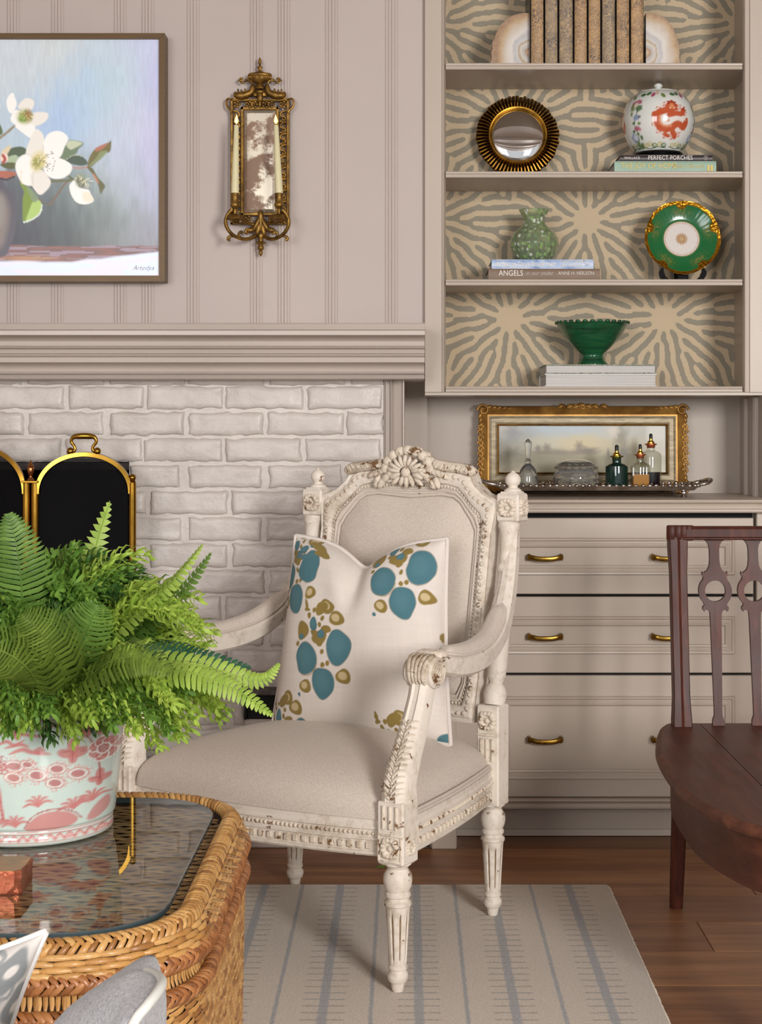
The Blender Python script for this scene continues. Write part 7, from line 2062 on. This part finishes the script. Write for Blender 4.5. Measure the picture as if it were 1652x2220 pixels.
def frond(pts, W_, nrm, mat, n=30, shape='round', fold=.12, lean=.3, bend=0.0):
    P = spline([PL3(a) for a in pts], n + 4); mb = MB()
    nrm = Vector(nrm).normalized(); L = len(P)
    mb.tube(P, [lerp(.0022, .0007, i / (L - 1)) for i in range(L)], 5)
    for i in range(2, L - 1):
        t = i / (L - 1); T = (P[i + 1] - P[i - 1]).normalized() if i < L - 1 else (P[i] - P[i - 1]).normalized()
        S = T.cross(nrm).normalized(); U = S.cross(T)
        wl = W_ * (min(1, (t + .12) / .35) ** .8) * (1 - max(0, (t - .35) / .68) ** 1.7)
        if wl < .002: wl = .002
        sp_ = (P[i] - P[i - 1]).length
        for sg in (-1, 1):
            d = (S * sg + T * lean).normalized(); w_ = sp_ * (.46 if shape == 'round' else .58)
            b0 = P[i] + U * .0005; dr = random.uniform(-.15, .25)
            if shape == 'round':
                c1 = b0 + d * wl * .5 + U * (wl * .10 * (1 + dr)); c2 = b0 + d * wl * .88 - U * wl * (.06 + fold + bend); tip = b0 + d * wl * 1.03 + T * w_ * .5 - U * wl * (.14 + fold + bend)
                v = [b0 - T * w_ * .8, b0 + T * w_ * .8, c1 + T * w_ + U * .001, c2 + T * w_ * .8, tip, c2 - T * w_ * .6, c1 - T * w_ * .95 - U * .001, c1 + U * wl * .03]
                mb.add(v, [(0, 1, 7), (1, 2, 7), (7, 2, 3), (7, 3, 5), (3, 4, 5), (6, 7, 5), (0, 7, 6)])
            else:
                tip = b0 + d * wl + T * w_ * .2 - U * wl * .1
                v = [b0 - T * w_ * 1.1, b0 + T * w_ * .7, b0 + d * wl * .5 + T * w_ * .6, tip, b0 + d * wl * .5 - T * w_ * .9]
                mb.add(v, [(0, 1, 2, 4), (4, 2, 3)])
    return mb.build('frond', mat, pf, smooth=60, recalc=False)
UPc = (-.1, -.85, .45)
frond([(52, 1520, 2.36), (50, 1330, 2.30), (38, 1200, 2.29), (18, 1112, 2.30)], .050, (.1, -1, .25), m_f2, 30)
frond([(150, 1400, 2.42), (185, 1270, 2.43), (212, 1170, 2.44), (238, 1086, 2.46)], .0235, (.2, -1, .1), m_f1, 17, 'zig', lean=.15)
frond([(170, 1480, 2.34), (270, 1350, 2.28), (370, 1265, 2.25), (440, 1180, 2.25)], .022, (-.55, -.5, .7), m_f1, 26, fold=.3)
frond([(180, 1490, 2.36), (290, 1370, 2.32), (390, 1285, 2.30), (458, 1198, 2.30)], .021, (-.45, -.8, .5), m_f2, 26, fold=.2)
frond([(150, 1500, 2.22), (290, 1440, 2.16), (440, 1445, 2.15), (560, 1475, 2.16), (606, 1438, 2.17)], .020, (-.1, -.9, .5), m_f1, 34, fold=.1)
frond([(200, 1500, 2.18), (370, 1455, 2.10), (500, 1490, 2.08), (592, 1552, 2.08)], .024, (.15, -.75, .65), m_f1, 30, fold=.15)
frond([(180, 1500, 2.3), (320, 1420, 2.26), (430, 1425, 2.25), (545, 1448, 2.25)], .024, (0, -.8, .6), m_f4, 26, fold=.1)
frond([(150, 1500, 2.28), (270, 1425, 2.20), (400, 1415, 2.18)], .026, (0, -.7, .7), m_f4, 22, fold=.1)
frond([(150, 1530, 2.2), (120, 1430, 2.10), (85, 1370, 2.07), (48, 1330, 2.06)], .046, (.35, -1, .1), m_f3, 24)
frond([(140, 1520, 2.2), (230, 1440, 2.07), (310, 1425, 2.04), (375, 1460, 2.03)], .034, (.05, -.8, .6), m_f3, 28)
frond([(120, 1520, 2.25), (165, 1420, 2.17), (200, 1340, 2.15), (212, 1310, 2.15)], .038, (.2, -1, .1), m_f2, 22)
frond([(100, 1520, 2.18), (60, 1450, 2.08), (0, 1410, 2.04), (-60, 1400, 2.03)], .044, (0, -1, .35), m_f3, 26)
frond([(100, 1510, 2.3), (130, 1400, 2.22), (110, 1340, 2.2), (130, 1320, 2.19)], .036, (0, -1, .2), m_f2, 20)
frond([(40, 1500, 2.4), (-60, 1350, 2.42), (-160, 1290, 2.45), (-240, 1330, 2.46)], .035, (0, -.7, .7), m_f2, 28)
frond([(40, 1500, 2.45), (-20, 1300, 2.55), (-90, 1180, 2.6), (-160, 1130, 2.6)], .035, (0, -1, .4), m_f1, 28)
frond([(60, 1500, 2.45), (60, 1330, 2.6), (70, 1250, 2.68), (90, 1230, 2.7)], .035, (0, -1, .5), m_f4, 24)
frond([(10, 1500, 2.3), (-120, 1420, 2.25), (-230, 1440, 2.22), (-300, 1520, 2.2)], .034, (0, -.7, .7), m_f1, 28)
frond([(110, 1490, 2.45), (230, 1360, 2.6), (330, 1300, 2.66), (400, 1330, 2.68)], .03, (0, -.8, .6), m_f2, 26)

def sprig(p0, p1, p2, mat, step=.0072, t0=.25, ll=.0235):
    P = spline([p0, p1, p2], 26); mb = MB()
    mb.tube(P[::2] + [P[-1]], .0009, 4)
    d = [0.0]
    for i in range(1, 26): d.append(d[-1] + (P[i] - P[i - 1]).length)
    s = d[-1] * t0; k = 0
    while s < d[-1]:
        j = 0
        while j < 24 and d[j + 1] < s: j += 1
        f = (s - d[j]) / max(1e-6, d[j + 1] - d[j]); c = P[j].lerp(P[j + 1], f); T = (P[j + 1] - P[j]).normalized()
        A0 = T.orthogonal().normalized(); B0 = T.cross(A0)
        q = min(1.0, .45 + 1.2 * (d[-1] - s) / d[-1] * 2)
        for m_ in range(3):
            a = k * 1.15 + m_ * 2.094 + random.uniform(-.3, .3); O = A0 * math.cos(a) + B0 * math.sin(a); l = ll * q * random.uniform(.75, 1.25); w_ = .0029
            S = T.cross(O)
            m1 = c + O * l * .55 + T * l * .30; m2 = c + O * l * .85 + T * l * .75; tip = c + O * l * .75 + T * l * 1.15 + Vector((0, 0, -l * .1))
            mb.add([c - S * w_ * .4, c + S * w_ * .4, m1 + S * w_, m1 - S * w_, m2 + S * w_ * .8, m2 - S * w_ * .8, tip], [(0, 1, 2, 3), (3, 2, 4, 5), (5, 4, 6)])
        s += step; k += 1
    return mb.build('sprig', mat, pf, smooth=60, recalc=False)
random.seed(21)
top = Vector((0, 0, HP - .01))
def place(pxe, pye, Ye, mat, up=.05):
    e = PL3((pxe, pye, Ye)); s0 = top + Vector((e.x * .18 + random.uniform(-.02, .02), e.y * .18 + random.uniform(-.02, .02), 0))
    mid = s0.lerp(e, .55) + Vector((random.uniform(-.015, .015), random.uniform(-.015, .015), up + random.uniform(-.01, .03)))
    sprig(s0, mid, e, mat)
ms = [m_s1, m_s2, m_s2, m_s3]
for k in range(185):                          # dome of trailing sprigs
    az = random.uniform(-.5, .5) * math.pi * 1.5 - math.pi * .28 if k % 4 else random.uniform(-math.pi, math.pi)
    h = random.uniform(-.035, .215); rr = .255 * math.sqrt(max(.05, 1 - (h / .235) ** 2)) * random.uniform(.7, 1.02)
    if h < .02: rr = random.uniform(.17, .27)
    dr = Vector((math.cos(az), math.sin(az), 0))
    e = Vector((dr.x * rr, dr.y * rr * .85, HP + h))
    s0 = top + Vector((dr.x * .04 + random.uniform(-.03, .03), dr.y * .04 + random.uniform(-.03, .03), 0))
    mid = s0.lerp(e, .5) + Vector((0, 0, .06 + .03 * random.random()))
    sprig(s0, mid, e, ms[k % 4])
for (a, b_, Yq) in ((330, 1205, 2.4), (300, 1225, 2.42), (436, 1298, 2.3), (420, 1330, 2.25), (472, 1375, 2.3), (440, 1362, 2.2), (455, 1400, 2.3), (497, 1548, 2.2), (470, 1535, 2.15), (430, 1560, 2.1), (395, 1605, 2.1), (345, 1618, 2.12), (370, 1590, 2.1), (420, 1585, 2.2), (300, 1590, 2.08), (250, 1575, 2.08), (165, 1612, 2.18), (160, 1580, 2.15), (45, 1580, 2.16), (20, 1590, 2.15), (60, 1570, 2.14), (0, 1575, 2.16), (280, 1560, 2.1), (330, 1560, 2.08), (120, 1300, 2.35), (150, 1270, 2.4), (250, 1235, 2.45), (210, 1260, 2.4), (390, 1260, 2.4), (230, 1545, 2.1), (380, 1530, 2.05), (410, 1500, 2.1), (440, 1520, 2.15), (480, 1560, 2.2), (40, 1550, 2.12), (80, 1555, 2.13), (-30, 1570, 2.15), (110, 1550, 2.12), (200, 1560, 2.1)):
    place(a, b_, Yq, random.choice([m_s1, m_s1, m_s2]), .05)

# ================================================================== foreground: patterned pillow and sofa cushion
# patterned pillow (its top right corner shows)
Nn = 150
u_ = 1 - 2 * (1 - np.linspace(0, 1, Nn)) ** 2.0
S_, T_ = np.meshgrid(u_, u_, indexing='ij')
Xq = S_ * 230; Yq_ = T_ * 230
p = Paint(Xq, Yq_, (206, 200, 194))
for i in range(-5, 6):
    for j in range(-5, 6):
        cx, cy = i * 46 + (23 if j % 2 else 0), j * 40
        p.ell(cx, cy, 22, 18, (128, 132, 133), 30 * (i + j), .2, .95, .12, 4); p.ell(cx, cy, 8, 6, (212, 206, 200), 20, .4); 
        p.ring(cx + 23, cy + 20, 9, 8, .3, (150, 153, 152)) if (i + j) % 2 == 0 else None
edge = np.clip((1 - np.abs(S_) ** 2.4) * (1 - np.abs(T_) ** 2.4), 0, 1)
hw = .215
Xc = S_ * hw * (1 - .21 * (1 - T_ ** 2) * np.abs(S_) ** 2); Zc_ = T_ * hw * (1 - .21 * (1 - S_ ** 2) * np.abs(T_) ** 2)
th = .075 * edge ** .55 + .004
pw = thing('patterned_pillow', 'grey and white patterned pillow corner in the near foreground', 'cushion', (0, 0, 0))
# turned so that one corner points up and to the right
tipw = at(98, 2021, 1.56)
rotm = Matrix.Rotation(R(12), 4, 'Z') @ Matrix.Rotation(R(-10), 4, 'X') @ Matrix.Rotation(R(3), 4, 'Y')
off = rotm @ Vector((hw, 0, hw))
pw.matrix_world = Matrix.Translation(tipw - off) @ rotm
fastgrid('front_cover', np.stack([Xc, -th, Zc_], -1), Mprint('ikat_linen', .9, sheen=.1, bmp=.2, bs=600, spec=.2), pw, colors=p.C)
fastgrid('back_cover', np.stack([Xc, th, Zc_], -1)[::-1], bpy.data.materials['ikat_linen'], pw, colors=p.C[::-1])
k = Nn - 1
fg = np.stack([Xc, 0 * Xc, Zc_], -1)
loop_ = [fg[i, 0] for i in range(0, k, 3)] + [fg[k, j] for j in range(0, k, 3)] + [fg[i, k] for i in range(k, 0, -3)] + [fg[0, j] for j in range(k, 0, -3)]
MB().tube(loop_, .0045, 6, closed=True, up=(0, 1, 0)).build('seam', M('pillow_seam', (222, 218, 214), .9), pw, smooth=80)

# grey sofa back cushion with white piping, its top right end in view
m_sofa = Mlinen('grey_woven_cloth', (192, 191, 192), (152, 152, 156), 700, .45)
sf = thing('sofa_arm', 'light grey woven sofa arm with white piping at the bottom edge', 'sofa', (xx(240, 1.35), 1.35, 0))
Ls_ = [(312, 2106.5, 1.36), (290, 2108, 1.36), (262, 2114, 1.36), (228, 2127, 1.36), (190, 2150, 1.36), (152, 2181, 1.36), (117, 2220, 1.36), (80, 2300, 1.36), (60, 2420, 1.36)]
Ps_ = [(318, 2107, 1.355), (335, 2112, 1.34), (347, 2120, 1.32), (351, 2132, 1.30), (342, 2150, 1.28), (318, 2181, 1.26), (289, 2220, 1.25), (255, 2310, 1.24), (240, 2440, 1.24)]
Rs_ = [(322, 2106.5, 1.37), (338, 2111, 1.37), (350, 2122, 1.37), (356, 2140, 1.37), (358, 2165, 1.37), (358.5, 2195, 1.37), (358.5, 2240, 1.37), (358.5, 2330, 1.37), (358.5, 2450, 1.37)]
loops = []; pip = []
O = sf.location
for L, Pq, Rr in zip(Ls_, Ps_, Rs_):
    l, pq, rr_ = at(*L), at(*Pq), at(*Rr)
    m1 = l.lerp(pq, .35) + Vector((-.004, -.012, .006)) * min(1, (pq - l).length / .03); m2 = l.lerp(pq, .72) + Vector((-.002, -.009, .004)) * min(1, (pq - l).length / .03)
    back = (l + rr_) / 2 + Vector((0, .09 * min(1, (rr_ - l).length / .05), -.004))
    loops.append([tuple(q - O) for q in spline([l, m1, m2, pq, pq.lerp(rr_, .5) + Vector((.002, -.002, 0)), rr_, back], 42, closed=True)]); pip.append(pq - O)
loops.append([(x, y, .012) for x, y, z in loops[-1]]); pip.append(Vector((pip[-1].x, pip[-1].y, .014)))
loops.insert(0, [tuple(sum((Vector(q) for q in loops[0]), Vector()) / 42 + Vector((0, 0, .0004)))] * 42)
sm2 = MB(); sm2.grid(np.array(loops), wv=True); sm2.build('arm_cover', m_sofa, sf, smooth=180)
MB().tube(spline(pip, 60), .0042, 8, up=(0, 1, 0)).build('piping', M('white_piping', (206, 204, 196), .8), sf, smooth=80)
